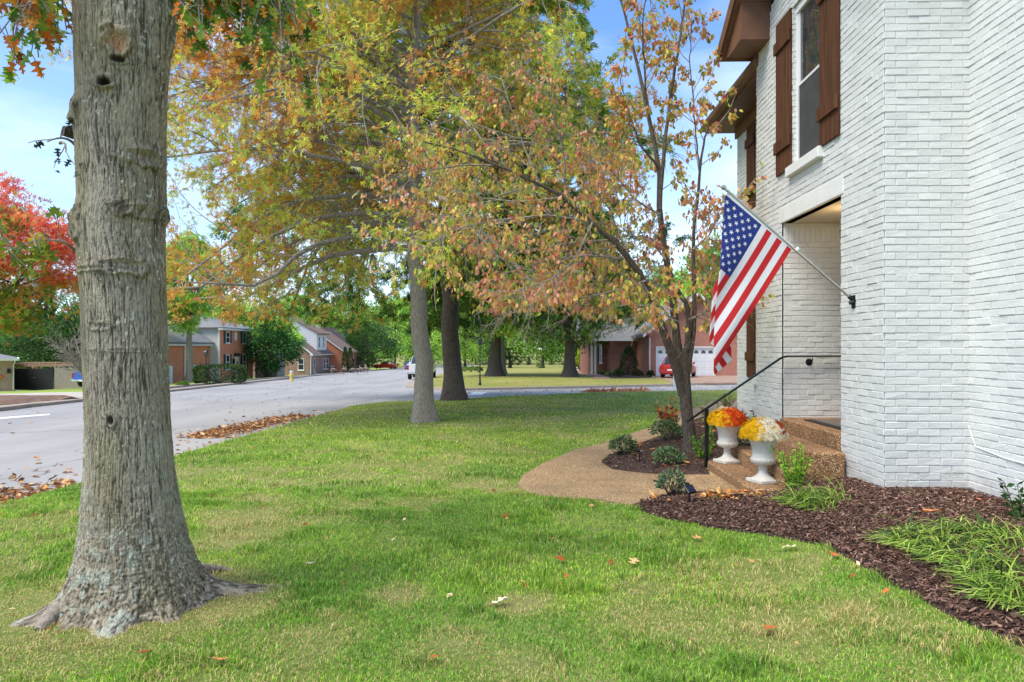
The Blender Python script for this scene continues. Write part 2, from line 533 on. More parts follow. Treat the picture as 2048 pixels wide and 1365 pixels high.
def oakleaf():
    half = [(0, .015), (.16, .03), (.2, .17), (.16, .3), (.3, .22), (.36, .08), (.44, .13), (.5, .34), (.56, .42), (.6, .26), (.62, .1), (.72, .12), (.82, .26), (.84, .12), (.9, .05)]
    v = [(x, y, .12 * abs(y) - .12 * x * x) for x, y in half] + [(1, 0, -.12)] + [(x, -y, .12 * abs(y) - .12 * x * x) for x, y in half[::-1]]
    mid = [(x, 0, -.12 * x * x) for x in (.1, .3, .5, .7)]
    n = len(v)
    v = v + mid
    f = []
    for i in range(n - 1):
        x = (v[i][0] + v[i + 1][0]) / 2
        c = n + min(3, int(max(0, x - .02) / .22))
        f.append((i, i + 1, c))
    q = [(n, n + 1)]
    hf = len(half)
    # close the mid strip
    for k in range(3):
        cand = [i for i in range(n - 1)]
        a = [i for i in range(hf) if min(3, int(max(0, (v[i][0] + v[i + 1][0]) / 2 - .02) / .22)) == k][-1] + 1
        b = n - 1 - a
        f.append((n + k, a, n + k + 1)); f.append((n + k, n + k + 1, b))
    return (v, [f])
LEAF_OAK = oakleaf()

def pal(n, cols, w, r=rs, jit=0.14):
    """n colours drawn from sRGB palette cols with weights w"""
    c = np.array([srgb(*k) for k in cols]); w = np.asarray(w, float)
    if w.ndim == 1: i = r.choice(len(cols), n, p=w / w.sum())
    else:
        w = w / w.sum(1, keepdims=True); i = (w.cumsum(1) < r.rand(n, 1)).sum(1).clip(0, len(cols) - 1)
    return np.clip(c[i] * (1 + r.normal(0, jit, (n, 1))), 0.004, 0.95)

LEAFM = vcol_mat('leaf', 0.5, 0.45, 0.3)
GRASSM = vcol_mat('grass_blades', 0.55, 0.3, 0.25)
LITTER = vcol_mat('dry_leaf', 0.7, 0.15, 0.2)
# ------------------------------------------------------------------ ground, roads, paths
def inside(px, py, poly):
    px = np.asarray(px); py = np.asarray(py); r = np.zeros(px.shape, bool); n = len(poly)
    for i in range(n):
        x0, y0 = poly[i]; x1, y1 = poly[(i + 1) % n]
        c = ((y0 > py) != (y1 > py)) & (px < (x1 - x0) * (py - y0) / ((y1 - y0) or 1e-9) + x0)
        r ^= c
    return r

def densify(poly, step):
    out = []
    for i, p in enumerate(poly):
        q = poly[(i + 1) % len(poly)]
        n = max(1, int(math.dist(p, q) / (step(p) if callable(step) else step)))
        out += [(p[0] + (q[0] - p[0]) * k / n, p[1] + (q[1] - p[1]) * k / n) for k in range(n)]
    return out

def smooth_poly(poly, it=2):
    for _ in range(it):
        o = []
        for i, p in enumerate(poly):
            q = poly[(i + 1) % len(poly)]
            o += [(p[0] * .75 + q[0] * .25, p[1] * .75 + q[1] * .25), (p[0] * .25 + q[0] * .75, p[1] * .25 + q[1] * .75)]
        poly = o
    return poly

def sheet(name, poly, off, m, step=0.5, far=None, kind='structure', skirt=0.12, mound=0.0, label=None, cat=None, rough=0.0):
    """a ground sheet laid on the terrain inside a polygon, with a skirt for its edge"""
    st = (lambda p: step if (far is None or p[1] < 14) else far)
    b = densify(poly, st)
    xs = [p[0] for p in b]; ys = [p[1] for p in b]
    gx = []; y = min(ys)
    pts = []
    while y < max(ys):
        s = st((0, y)); xx = np.arange(min(xs) + s * .3, max(xs), s)
        pts += [(float(a), y + s * .5 * (k % 2) * .3) for k, a in enumerate(xx)]
        y += s
    pa = np.array(pts)
    if len(pa):
        pa = pa[inside(pa[:, 0], pa[:, 1], b)]
        ba = np.array(b)
        keep = np.ones(len(pa), bool)
        for i in range(0, len(pa), 500):
            d = np.hypot(pa[i:i + 500, None, 0] - ba[None, :, 0], pa[i:i + 500, None, 1] - ba[None, :, 1]).min(1)
            keep[i:i + 500] = d > 0.3 * np.array([st((0, q)) for q in pa[i:i + 500, 1]])
        pa = pa[keep]
    allp = [Vector(p) for p in b] + [Vector(p) for p in (pa.tolist() if len(pa) else [])]
    nb = len(b)
    res = delaunay_2d_cdt(allp, [(i, (i + 1) % nb) for i in range(nb)], [tuple(range(nb))], 1, 1e-5)
    v2, f = res[0], res[2]
    x = np.array([p[0] for p in v2]); y = np.array([p[1] for p in v2])
    z = H(x, y) + off
    if mound:
        bx = np.array(b)
        dist = np.array([np.hypot(bx[:, 0] - a, bx[:, 1] - c).min() for a, c in zip(x, y)])
        z = z + mound * np.clip(dist / 0.35, 0, 1) ** .7
    if rough: z = z + rough * (fbm(x, y, 5, 3) - .5) * (1 if not mound else np.clip(dist / 0.1, 0, 1))
    V = [(a, c, d) for a, c, d in zip(x, y, z)]
    faces = [tuple(q) for q in f]
    faces = [q if (V[q[1]][0] - V[q[0]][0]) * (V[q[2]][1] - V[q[0]][1]) - (V[q[2]][0] - V[q[0]][0]) * (V[q[1]][1] - V[q[0]][1]) > 0 else q[::-1] for q in faces]
    if skirt:
        e = {}
        for q in faces:
            for i in range(3):
                k = (q[i], q[(i + 1) % 3])
                if (k[1], k[0]) in e: e[(k[1], k[0])] = None
                else: e[k] = 1
        low = {}
        for (a, c), t in list(e.items()):
            if t is None: continue
            for q in (a, c):
                if q not in low: low[q] = len(V); V.append((V[q][0], V[q][1], V[q][2] - skirt))
            faces.append((a, low[a], low[c], c))
    me = bpy.data.meshes.new(name); me.from_pydata(V, [], faces); me.materials.append(m); me.update()
    o = bpy.data.objects.new(name, me); COL.objects.link(o)
    tag(o, label, cat, kind=kind)
    return o

def grass_mat(name, cols, tan, s1=0.5, amt=0.5):
    m, n, l, p = nodes_of(name)
    tc = n.new('ShaderNodeTexCoord')
    a = n.new('ShaderNodeTexNoise'); a.inputs['Scale'].default_value = s1; a.inputs['Detail'].default_value = 8; a.inputs['Roughness'].default_value = .7
    b = n.new('ShaderNodeTexNoise'); b.inputs['Scale'].default_value = 14; b.inputs['Detail'].default_value = 8; b.inputs['Roughness'].default_value = .8
    l.new(tc.outputs['Object'], a.inputs[0]); l.new(tc.outputs['Object'], b.inputs[0])
    r1 = n.new('ShaderNodeValToRGB'); r1.color_ramp.elements[0].position = .3; r1.color_ramp.elements[1].position = .7
    r1.color_ramp.elements[0].color = (*cols[0], 1); r1.color_ramp.elements[1].color = (*cols[1], 1)
    l.new(b.outputs[0], r1.inputs[0])
    r2 = n.new('ShaderNodeValToRGB'); r2.color_ramp.elements[0].position = .45; r2.color_ramp.elements[1].position = .7
    r2.color_ramp.elements[0].color = (0, 0, 0, 1); r2.color_ramp.elements[1].color = (amt, amt, amt, 1)
    l.new(a.outputs[0], r2.inputs[0])
    mx = n.new('ShaderNodeMixRGB'); mx.inputs[2].default_value = (*tan, 1)
    l.new(r2.outputs[0], mx.inputs[0]); l.new(r1.outputs[0], mx.inputs[1]); l.new(mx.outputs[0], p.inputs['Base Color'])
    bp = n.new('ShaderNodeBump'); bp.inputs['Strength'].default_value = .8; bp.inputs['Distance'].default_value = .03
    l.new(b.outputs[0], bp.inputs['Height']); l.new(bp.outputs[0], p.inputs['Normal'])
    p.inputs['Roughness'].default_value = .95; p.inputs['Specular IOR Level'].default_value = .1
    return m

def road_mat():
    m, n, l, p = nodes_of('asphalt')
    tc = n.new('ShaderNodeTexCoord')
    mpn = n.new('ShaderNodeMapping'); mpn.inputs['Scale'].default_value = (1.0, .18, 1); l.new(tc.outputs['Object'], mpn.inputs[0])
    a = n.new('ShaderNodeTexNoise'); a.inputs['Scale'].default_value = .8; a.inputs['Detail'].default_value = 8; l.new(mpn.outputs[0], a.inputs[0])
    b = n.new('ShaderNodeTexNoise'); b.inputs['Scale'].default_value = 90; b.inputs['Detail'].default_value = 4; l.new(tc.outputs['Object'], b.inputs[0])
    r = n.new('ShaderNodeValToRGB'); r.color_ramp.elements[0].position = .3; r.color_ramp.elements[1].position = .72
    r.color_ramp.elements[0].color = (.27, .258, .25, 1); r.color_ramp.elements[1].color = (.38, .363, .352, 1)
    l.new(a.outputs[0], r.inputs[0])
    mr = n.new('ShaderNodeMapRange'); mr.inputs['To Min'].default_value = .75; mr.inputs['To Max'].default_value = 1.25; l.new(b.outputs[0], mr.inputs[0])
    mm = n.new('ShaderNodeMixRGB'); mm.blend_type = 'MULTIPLY'; mm.inputs[0].default_value = 1
    l.new(r.outputs[0], mm.inputs[1]); l.new(mr.outputs[0], mm.inputs[2])
    # hairline cracks sealed with tar
    v = n.new('ShaderNodeTexVoronoi'); v.feature = 'DISTANCE_TO_EDGE'; v.inputs['Scale'].default_value = .22
    wz = n.new('ShaderNodeTexNoise'); wz.inputs['Scale'].default_value = .9; l.new(tc.outputs['Object'], wz.inputs[0])
    ad = n.new('ShaderNodeMixRGB'); ad.blend_type = 'ADD'; ad.inputs[0].default_value = 1
    l.new(tc.outputs['Object'], ad.inputs[1]); l.new(wz.outputs[1], ad.inputs[2]); l.new(ad.outputs[0], v.inputs['Vector'])
    lt = n.new('ShaderNodeMath'); lt.operation = 'LESS_THAN'; lt.inputs[1].default_value = .0035; l.new(v.outputs['Distance'], lt.inputs[0])
    sc = n.new('ShaderNodeMath'); sc.operation = 'MULTIPLY'; sc.inputs[1].default_value = .6; l.new(lt.outputs[0], sc.inputs[0])
    mx = n.new('ShaderNodeMixRGB'); mx.inputs[2].default_value = (.06, .06, .06, 1)
    l.new(sc.outputs[0], mx.inputs[0]); l.new(mm.outputs[0], mx.inputs[1]); l.new(mx.outputs[0], p.inputs['Base Color'])
    bp = n.new('ShaderNodeBump'); bp.inputs['Strength'].default_value = .3; bp.inputs['Distance'].default_value = .005
    l.new(b.outputs[0], bp.inputs['Height']); l.new(bp.outputs[0], p.inputs['Normal'])
    p.inputs['Roughness'].default_value = .85
    return m

def soil_mat():
    m, n, l, p = nodes_of('mulch_soil')
    tc = n.new('ShaderNodeTexCoord')
    b = n.new('ShaderNodeTexNoise'); b.inputs['Scale'].default_value = 45; b.inputs['Detail'].default_value = 6; l.new(tc.outputs['Object'], b.inputs[0])
    r = n.new('ShaderNodeValToRGB'); r.color_ramp.elements[0].position = .35; r.color_ramp.elements[1].position = .7
    r.color_ramp.elements[0].color = (.022, .012, .009, 1); r.color_ramp.elements[1].color = (.13, .072, .052, 1)
    l.new(b.outputs[0], r.inputs[0]); l.new(r.outputs[0], p.inputs['Base Color'])
    bp = n.new('ShaderNodeBump'); bp.inputs['Strength'].default_value = 1; bp.inputs['Distance'].default_value = .02
    l.new(b.outputs[0], bp.inputs['Height']); l.new(bp.outputs[0], p.inputs['Normal'])
    p.inputs['Roughness'].default_value = .95
    return m

TURF = grass_mat('turf', ((.10, .15, .03), (.24, .30, .07)), (.42, .35, .17), .45, .75)
FARTURF = grass_mat('far_turf', ((.16, .18, .04), (.33, .33, .09)), (.42, .34, .13), .25, .8)
GREENTURF = grass_mat('green_far_turf', ((.20, .30, .05), (.36, .46, .10)), (.34, .32, .10), .25, .5)
ROADM = road_mat()
SOIL = soil_mat()
PATHM = pebble_mat('path_aggregate', [(.44, .28, .13), (.34, .20, .08), (.60, .42, .22), (.40, .28, .15), (.68, .51, .31), (.23, .13, .06)], 70, .5, (.27, .165, .08))
STEPM = pebble_mat('step_aggregate', [(.44, .22, .08), (.26, .12, .045), (.62, .38, .17), (.34, .17, .07), (.62, .46, .28), (.16, .075, .03)], 88, 1.0, (.17, .08, .035))
KERBM = mat('kerb_concrete', (.36, .29, .24), .85, scale=3, bump=.3)
DRIVEM = pebble_mat('drive_aggregate', [(.42, .27, .19), (.36, .22, .15), (.5, .35, .26)], 30, .3, (.3, .2, .14))
CONCM = mat('pale_concrete', (.48, .42, .36), .85, scale=2, bump=.2)

# ground everywhere, reaching the horizon
gx = np.concatenate([np.linspace(-900, -130, 12), np.linspace(-120, 120, 49), np.linspace(140, 900, 12)])
gy = np.concatenate([np.linspace(-60, -12, 7), np.linspace(-8, 260, 90), np.linspace(300, 1500, 10)])
GX, GY = np.meshgrid(gx, gy)
GZ = H(GX, GY) - .30
nx_, ny_ = len(gx), len(gy)
ii = (np.arange(ny_ - 1)[:, None] * nx_ + np.arange(nx_ - 1)[None]).ravel()
tag(mesh_np('ground', np.stack([GX.ravel(), GY.ravel(), GZ.ravel()], 1), [np.stack([ii, ii + 1, ii + 1 + nx_, ii + nx_], 1)], FARTURF), kind='structure')

LEDGE = [(-15, -6), (-15.5, 10), (-16.4, 22), (-17.3, 27), (-19.8, 40), (-21.6, 57), (-25, 89), (-28, 128), (-33, 187), (-36, 250)]
REDGE = [(-5.9, 39.6), (-6.4, 44), (-7.2, 62), (-8.7, 89), (-9.3, 120), (-12, 250)]
NEARTOP = [g(890, 800), g(1000, 793), g(1200, 785), g(1400, 781)]
FARKERB = [g(1340, 769), g(1200, 772), g(1000, 776), g(890, 778)]
kx = 46.0
nt_y = NEARTOP[-1][1] + 2.2; fk_y = FARKERB[0][1] + 2.0
ROADPOLY = [(-5.3, -6), (-5.3, 22.5), (-5.0, 24.2), (-4.2, 25.2)] + NEARTOP + [(16, nt_y), (kx, nt_y + 2), (kx, fk_y + 5), (16, fk_y + 1)] + FARKERB + [(-4.9, 38.4)] + REDGE + LEDGE[::-1]
sheet('road', ROADPOLY, -.10, ROADM, 1.2, 2.5, skirt=0)
LAWNPOLY = [(-5.3, -6), (-5.3, 22.5), (-5.0, 24.2), (-4.2, 25.2)] + NEARTOP + [(16, nt_y), (16, -6)]
sheet('front_lawn', LAWNPOLY, 0, TURF, .35, 1.0)
sheet('far_lawn', FARKERB + [(-4.9, 38.4)] + REDGE + [(70, 250), (70, fk_y + 7), (kx, fk_y + 5), (16, fk_y + 1)], 0, FARTURF, 2.0, 3.0)
sheet('left_lawn', LEDGE[1:] + [(-130, 250), (-130, 10)], 0, GREENTURF, 3.0, 4.0)

def ribbon(name, line, w, off, m, h=.14, kind='structure'):
    """kerb: a strip with rounded top following a line"""
    L = densify(line + [line[-1]], 1.5)[:]
    L = [p for i, p in enumerate(L) if i == 0 or math.dist(p, L[i - 1]) > .05]
    V = []; Fc = []
    for i, p in enumerate(L):
        a = L[max(i - 1, 0)]; b = L[min(i + 1, len(L) - 1)]
        t = Vector((b[0] - a[0], b[1] - a[1])).normalized(); nrm = Vector((-t.y, t.x))
        for s, dz in ((-.5, -h), (-.5, -.02), (-.3, 0), (.5, 0), (.5, -h)):
            q = (p[0] + nrm.x * w * s, p[1] + nrm.y * w * s)
            V.append((q[0], q[1], hz1(*p) + off + dz))
    for i in range(len(L) - 1):
        for k in range(4):
            Fc.append((i * 5 + k, i * 5 + k + 1, (i + 1) * 5 + k + 1, (i + 1) * 5 + k))
    me = bpy.data.meshes.new(name); me.from_pydata(V, [], Fc); me.materials.append(m)
    o = bpy.data.objects.new(name, me); COL.objects.link(o); tag(o, kind=kind)
ribbon('kerb', [(kx, fk_y + 5), (16, fk_y + 1)] + FARKERB + [(-4.9, 38.4)] + REDGE, .5, .02, KERBM)
ribbon('kerb', LEDGE[1:], -.5, .02, KERBM)

# painted markings
WHITE = mat('road_paint', (.7, .7, .68), .7, scale=8)
def mark(pts):
    sheet('road_marking', pts, -.094, WHITE, .8, 2, skirt=0)
mark([g(-160, 845), g(-160, 839), g(100, 821.5), g(100, 824)])
mark([g(931, 787), g(962, 787), g(975, 781), g(948, 781)])

# path and planting beds by the house
PATHPX = [(1500, 985), (1430, 990), (1350, 990), (1310, 1000), (1265, 1013), (1200, 1003), (1130, 1000), (1060, 990), (1036, 973), (1046, 954), (1085, 930), (1150, 903), (1240, 877), (1300, 857), (1345, 832), (1420, 806), (1520, 796),
          (1520, 806), (1420, 826), (1372, 850), (1335, 868), (1270, 893), (1217, 912), (1203, 928), (1225, 942), (1300, 951), (1420, 953), (1460, 945)]
PATH = [g(*p) for p in PATHPX]
PATH[-1] = (2.55, 8.9)
PATH[0] = (2.55, 6.7)
sheet('path', PATH, .022, PATHM, .3, .8)
BED1 = [g(*p) for p in [(1203, 928), (1225, 942), (1300, 951), (1420, 953)]] + [(2.5, 8.85), (3.9, 9.0), (3.9, 12.2)] + [g(*p) for p in [(1500, 818), (1420, 828), (1372, 852), (1335, 870), (1270, 895), (1217, 914)]]
sheet('mulch_bed', BED1, .012, SOIL, .16, mound=.06, rough=.03)
BED2 = [g(*p) for p in [(1270, 1013), (1310, 1001), (1350, 991), (1430, 990)]] + [(2.45, 6.8), (3.5, 7.2), (4.4, 6.5), (4.5, 1.6), (3.3, 1.6), (2.85, 2.6)] + [g(*p) for p in [(2048, 1296), (1985, 1272), (1920, 1244), (1850, 1206), (1760, 1158), (1700, 1120), (1650, 1094), (1560, 1076), (1450, 1062), (1340, 1042), (1285, 1024)]]
sheet('mulch_bed', BED2, .012, SOIL, .16, mound=.05, rough=.03)
# the neighbours' beds, drives and walk
sheet('mulch_bed', [g(*p) for p in [(-70, 814), (0, 811), (80, 805), (160, 798.5), (148, 795.5), (60, 793.5), (0, 795), (-70, 799)]], .02, mat('leafy_mulch', (.10, .055, .04), .95, scale=4, col2=(.24, .14, .09), bump=.8, bscale=9), 1, mound=.1)
sheet('driveway', [g(*p) for p in [(-70, 797), (60, 792.5), (172, 797), (215, 792), (215, 784), (100, 786), (-70, 791)]], .02, CONCM, 1.5, 2)
sheet('driveway', [g(*p) for p in [(1345, 768), (1440, 767), (1560, 765), (1560, 750), (1306, 751), (1300, 756), (1330, 760)]], .03, DRIVEM, 1.5, 2, skirt=.1)
sheet('path', [g(*p) for p in [(1148, 739), (1160, 739), (1200, 750), (1222, 757.5), (1192, 758), (1160, 748)]], .03, mat('brick_paving', (.42, .24, .18), .9, scale=5), 1, 1.5)
FARBED = [g(*p) for p in [(1148, 737), (1222, 757), (1308, 756), (1308, 750), (1185, 738)]]
sheet('mulch_bed', FARBED, .02, SOIL, 1, 1.5, mound=.08)

# grass blades of the near lawn
def blades(name, n, y0, y1, h, w, seed, xr=(-5.35, 6.0)):
    r = np.random.RandomState(seed)
    y = y0 + (y1 - y0) * r.rand(n * 2); x = r.uniform(-1, 1, n * 2) * .90 * (y + .25)
    keep = (x > xr[0]) & (x < xr[1]) & (r.rand(n * 2) < (y + .25) / (y1 + .25)) & (y < 34)
    x, y = x[keep], y[keep]
    keep = inside(x, y, LAWNPOLY) & ~inside(x, y, PATH) & ~inside(x, y, BED1) & ~inside(x, y, BED2)
    # the trunk and the worn soil round it
    d = np.hypot(x + 2.33, y - 4.16)
    keep &= d > .33
    x, y, d = x[keep], y[keep], d[keep]
    dry = fbm(x, y, .9, 4, 3); dry2 = fbm(x, y, 2.6, 3, 9)
    dryness = np.clip((dry - .53) * 5.5, 0, 1) * np.clip((dry2 - .3) * 6, 0, 1) * .95
    dryness = np.maximum(dryness, np.clip(1.5 - (d - .40) / .40, 0, 1) * (.9 + 1.2 * (dry2 - .4)))
    for cx, cy, rr in ((g(1300, 1180) + (.3,)), (g(1700, 1230) + (.4,)), (g(800, 1190) + (.22,)), (g(1020, 1340) + (.3,)), (g(120, 1290) + (.5,)), (g(470, 1215) + (.35,)), (g(1480, 1160) + (.55,)), (g(1330, 1240) + (.5,)), (g(900, 1300) + (.3,)), (g(40, 1215) + (.6,)), (g(1560, 1260) + (.5,)), (g(1050, 1210) + (.25,)), (g(250, 1235) + (.5,))):
        dryness = np.maximum(dryness, np.clip(1.15 - np.hypot(x - cx, y - cy) / rr, 0, 1) * (.35 + dry2 * 1.3))
    dryness = np.clip(dryness + .30 * S(11, 24, y) * (.5 + dry), 0, 1)
    keep = r.rand(len(x)) > .5 * (dryness > .55) - .5 * (d < 1.0)
    x, y, dryness = x[keep], y[keep], dryness[keep]
    n = len(x)
    z = H(x, y) - .004
    tall = .45 + .6 * fbm(x, y, 1.7, 3, 21) + .9 * np.clip((fbm(x, y, 4.5, 3, 33) - .5) * 4, 0, 1)
    hh = h * tall * r.uniform(.55, 1.3, n) * (1 - .3 * dryness) * (1 - .45 * np.clip(1.6 - 1.5 * np.hypot(x + 2.33, y - 4.16), 0, 1))
    ang = r.uniform(0, 2 * np.pi, n) + 2 * fbm(x, y, 3.5, 2, 5)
    lean = r.uniform(.15, .95, n) * hh + .2 * hh * dryness
    wd = w * r.uniform(.6, 1.3, n)
    dx, dy = np.cos(ang), np.sin(ang)
    fa = ang + np.pi / 2 + r.normal(0, .7, n); sx, sy = np.cos(fa) * wd / 2, np.sin(fa) * wd / 2
    b = np.stack([x, y, z], 1); sd = np.stack([sx, sy, 0 * sx], 1)
    mid = b + np.stack([dx * lean * .35, dy * lean * .35, hh * .6], 1)
    tip = b + np.stack([dx * lean, dy * lean, hh * (1 - .3 * lean / (hh + 1e-6))], 1)
    V = np.stack([b - sd, b + sd, mid + sd * .8, mid - sd * .8, tip], 1).reshape(-1, 3)
    i = np.arange(n)[:, None] * 5
    green = pal(n, [(116, 172, 52), (150, 202, 62), (86, 140, 46), (186, 218, 86), (138, 184, 90), (208, 222, 122)], [4, 4, 2, 3.6, 2.4, 2.0], r, .16)
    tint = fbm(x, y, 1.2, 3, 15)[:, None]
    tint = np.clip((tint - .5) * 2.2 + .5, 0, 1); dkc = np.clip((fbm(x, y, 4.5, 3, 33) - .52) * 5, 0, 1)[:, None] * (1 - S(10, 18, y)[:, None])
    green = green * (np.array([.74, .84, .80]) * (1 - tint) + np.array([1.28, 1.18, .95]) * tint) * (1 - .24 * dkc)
    far = S(9, 20, y)[:, None]
    green = green * (1 - far) + far * green * np.array([1.28, 1.02, .9])
    tan = pal(n, [(222, 196, 136), (234, 212, 156), (192, 168, 110), (208, 202, 124)], [3, 2, 2, 3], r, .12)
    pick = (r.rand(n) < dryness * .88 + .04)[:, None]
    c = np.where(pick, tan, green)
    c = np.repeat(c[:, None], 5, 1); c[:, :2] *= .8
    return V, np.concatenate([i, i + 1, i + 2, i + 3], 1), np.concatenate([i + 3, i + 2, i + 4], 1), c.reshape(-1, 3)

GD = 1.0
parts = [blades('a', int(120000 * GD), 2.3, 4.6, .040, .0040, 1), blades('b', int(130000 * GD), 4.6, 8, .042, .0052, 2),
         blades('c', int(100000 * GD), 8, 15, .048, .009, 3), blades('d', int(110000 * GD), 15, 34, .045, .018, 4, (-5.3, 16))]
V = []; Q = []; T = []; C = []; b0 = 0
for v, q, t, c in parts:
    V.append(v); Q.append(q + b0); T.append(t + b0); C.append(c); b0 += len(v)
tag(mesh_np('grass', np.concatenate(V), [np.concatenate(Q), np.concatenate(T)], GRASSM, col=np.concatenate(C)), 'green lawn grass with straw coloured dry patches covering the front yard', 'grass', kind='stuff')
del V, Q, T, C, parts

# edge tufts hanging over path and beds come from the same lawn; shredded bark on the beds
def chips(poly, n, seed, size=.035, inn=None):
    r = np.random.RandomState(seed)
    xs = [p[0] for p in poly]; ys = [p[1] for p in poly]
    x = r.uniform(min(xs), max(xs), n); y = r.uniform(min(ys), max(ys), n)
    k = inside(x, y, poly) & (x < 4.35); x, y = x[k], y[k]
    n = len(x)
    pb = np.array(densify(poly, .15))
    dist = np.concatenate([np.hypot(x[i:i + 2000, None] - pb[None, :, 0], y[i:i + 2000, None] - pb[None, :, 1]).min(1) for i in range(0, n, 2000)])
    z = H(x, y) + .012 + .055 * np.clip(dist / .35, 0, 1) ** .7 + r.uniform(.0, .02, n)
    a = r.uniform(0, 6.283, n); L = size * r.uniform(.5, 1.7, n); w = size * r.uniform(.12, .32, n)
    til = r.normal(0, .3, n); rol = r.normal(0, .6, n)
    d = np.stack([np.cos(a) * np.cos(til), np.sin(a) * np.cos(til), np.sin(til)], 1)
    s = np.stack([-np.sin(a) * np.cos(rol), np.cos(a) * np.cos(rol), np.sin(rol)], 1)
    u = np.cross(d, s); c0 = np.stack([x, y, z], 1)
    P = lambda i, j, k: c0 + d * (L * i)[:, None] + s * (w * j)[:, None] + u * k
    th = .004
    V = np.stack([P(-.5, -.5, th), P(-.1, -.6, th * 1.3), P(.5, -.2, th), P(.45, .4, th), P(0, .5, th * 1.2), P(-.5, .3, th), P(0, 0, -.01)], 1).reshape(-1, 3)
    i = np.arange(n)[:, None] * 7
    top = i + np.array([[0, 1, 2, 3, 4, 5]])
    side = np.concatenate([i + np.array([[k, 6, (k + 1) % 6]]) for k in range(6)])
    c = pal(n, [(88, 64, 54), (116, 88, 76), (64, 46, 38), (142, 112, 98), (100, 72, 58), (172, 140, 120)], [4, 3.4, 3, 2.4, 3, .9], r, .15)
    return mesh_np('bark_mulch', V, [top, side], vcol_mat('bark_chips', .9, 0, .2), col=np.repeat(c, 7, 0))
tag(chips(BED1, 34000, 5, .036), 'shredded brown bark covering the bed around the small tree', 'mulch', kind='stuff')
tag(chips(BED2, 62000, 6, .034), 'shredded brown bark covering the bed along the white wall', 'mulch', kind='stuff')

# fallen leaves
LV, LF = LEAF_OAK
def litter(name, pts, size, cols, w, label, seed=1, flat=.75):
    r = np.random.RandomState(seed)
    n = len(pts); pts = np.asarray(pts)
    d = r.normal(0, 1, (n, 3)); d[:, 2] *= .15
    tm = [(0, 0, 0), (.2, .2, .08), (.5, .34, .02), (.7, .18, .1), (1, 0, .02), (.72, -.2, .12), (.5, -.3, .03), (.22, -.18, .1), (.5, 0, -.05)]
    V, G = leaf_mesh(pts, d, size * r.uniform(.6, 1.3, n), tm, [[(i, (i + 1) % 8, 8) for i in range(8)]], r, 0, flat)
    c = pal(n, cols, w, r, .15)
    return tag(mesh_np(name, V, G, LITTER, col=np.repeat(c, 9, 0)), label, 'leaves', kind='stuff')
BROWN = [(188, 138, 92), (160, 104, 64), (216, 178, 130), (120, 82, 56), (204, 146, 80)]
def scatter_seg(a, b, n, wid, hgt, r, off=-.09):
    t = r.rand(n); dx, dy = b[0] - a[0], b[1] - a[1]; L = math.hypot(dx, dy)
    s = r.normal(0, .38, n) * wid
    x = a[0] + dx * t - dy / L * s; y = a[1] + dy * t + dx / L * s
    return np.stack([x, y, H(x, y) + off + hgt * r.rand(n) * np.exp(-(s / wid * 2) ** 2)], 1)
r_ = np.random.RandomState(3)
P1 = np.concatenate([scatter_seg(g(400, 868), g(470, 850), 420, .7, .02, r_), scatter_seg(g(450, 856), g(600, 826), 1000, .7, .03, r_)])
litter('fallen_leaves', P1, .11, BROWN, [3, 3, 3, 2, 1], 'long pile of brown fallen leaves swept along the road edge', 2)
x = r_.uniform(-7.6, -5.3, 1100); y = r_.uniform(6, 22, 1100); k = r_.rand(1100) < np.exp(-(-5.3 - x) / .9)
P2 = np.stack([x, y, H(x, y) - .092], 1)[k]
P3 = scatter_seg(g(-40, 985), g(170, 960), 260, 1.2, .02, r_)
litter('fallen_leaves', np.concatenate([P2, P3]), .11, BROWN, [3, 3, 2, 3, 1], 'thin scatter of brown leaves in the gutter left of the big trunk', 4)
P4 = scatter_seg(g(1172, 781), g(1295, 779), 1200, 1.0, .12, r_)
litter('fallen_leaves', P4, .14, [(206, 144, 108), (226, 178, 140), (180, 112, 78)], [3, 2, 2], 'heap of tan fallen leaves by the far kerb of the side street', 5)
x = r_.uniform(-5, 14, 700); y = r_.uniform(30, 40, 700); P5 = np.stack([x, y, H(x, y) - .09], 1); P5 = P5[inside(x, y, ROADPOLY)]
x = r_.uniform(-5, 22, 500); y = r_.uniform(38, 50, 500); P6 = np.stack([x, y, H(x, y) + .02], 1)
x = r_.uniform(-15, -5.5, 150); y = r_.uniform(8, 60, 150); P7 = np.stack([x, y, H(x, y) - .09], 1)
litter('fallen_leaves', np.concatenate([P5, P6, P7]), .10, BROWN, [3, 3, 2, 3, 1], 'loose leaves strewn over the side street and the far lawn', 6)
x = r_.uniform(-5, 5, 260); y = 2.6 + 20 * r_.rand(260) ** 1.4; k = inside(x, y, LAWNPOLY) & ~inside(x, y, PATH) & ~inside(x, y, BED2)
P8 = np.stack([x, y, H(x, y) + .035], 1)[k]
litter('fallen_leaves', P8, .05, [(200, 150, 100), (150, 90, 50), (225, 200, 160), (190, 110, 60)], [3, 2, 2, 2], 'small dry leaves scattered over the front lawn', 7)
P9 = np.concatenate([np.stack([g_ for g_ in [np.array([*g(px + r_.uniform(-30, 30), py + r_.uniform(-9, 9)), 0])]][0:1], 0) for px, py in [(1440, 1008)] * 34 + [(1500, 1002)] * 12 + [(1330, 1008)] * 5 + [(1350, 942)] * 10 + [(1285, 925)] * 10 + [(1290, 905)] * 5 + [(1420, 870)] * 12])
P9[:, 2] = H(P9[:, 0], P9[:, 1]) + .075 + .02 * r_.rand(len(P9))
litter('fallen_leaves', P9, .085, [(214, 140, 70), (224, 170, 110), (180, 100, 60), (240, 190, 120)], [3, 3, 2, 1], 'curled orange and tan leaves caught in the mulch beds', 8)

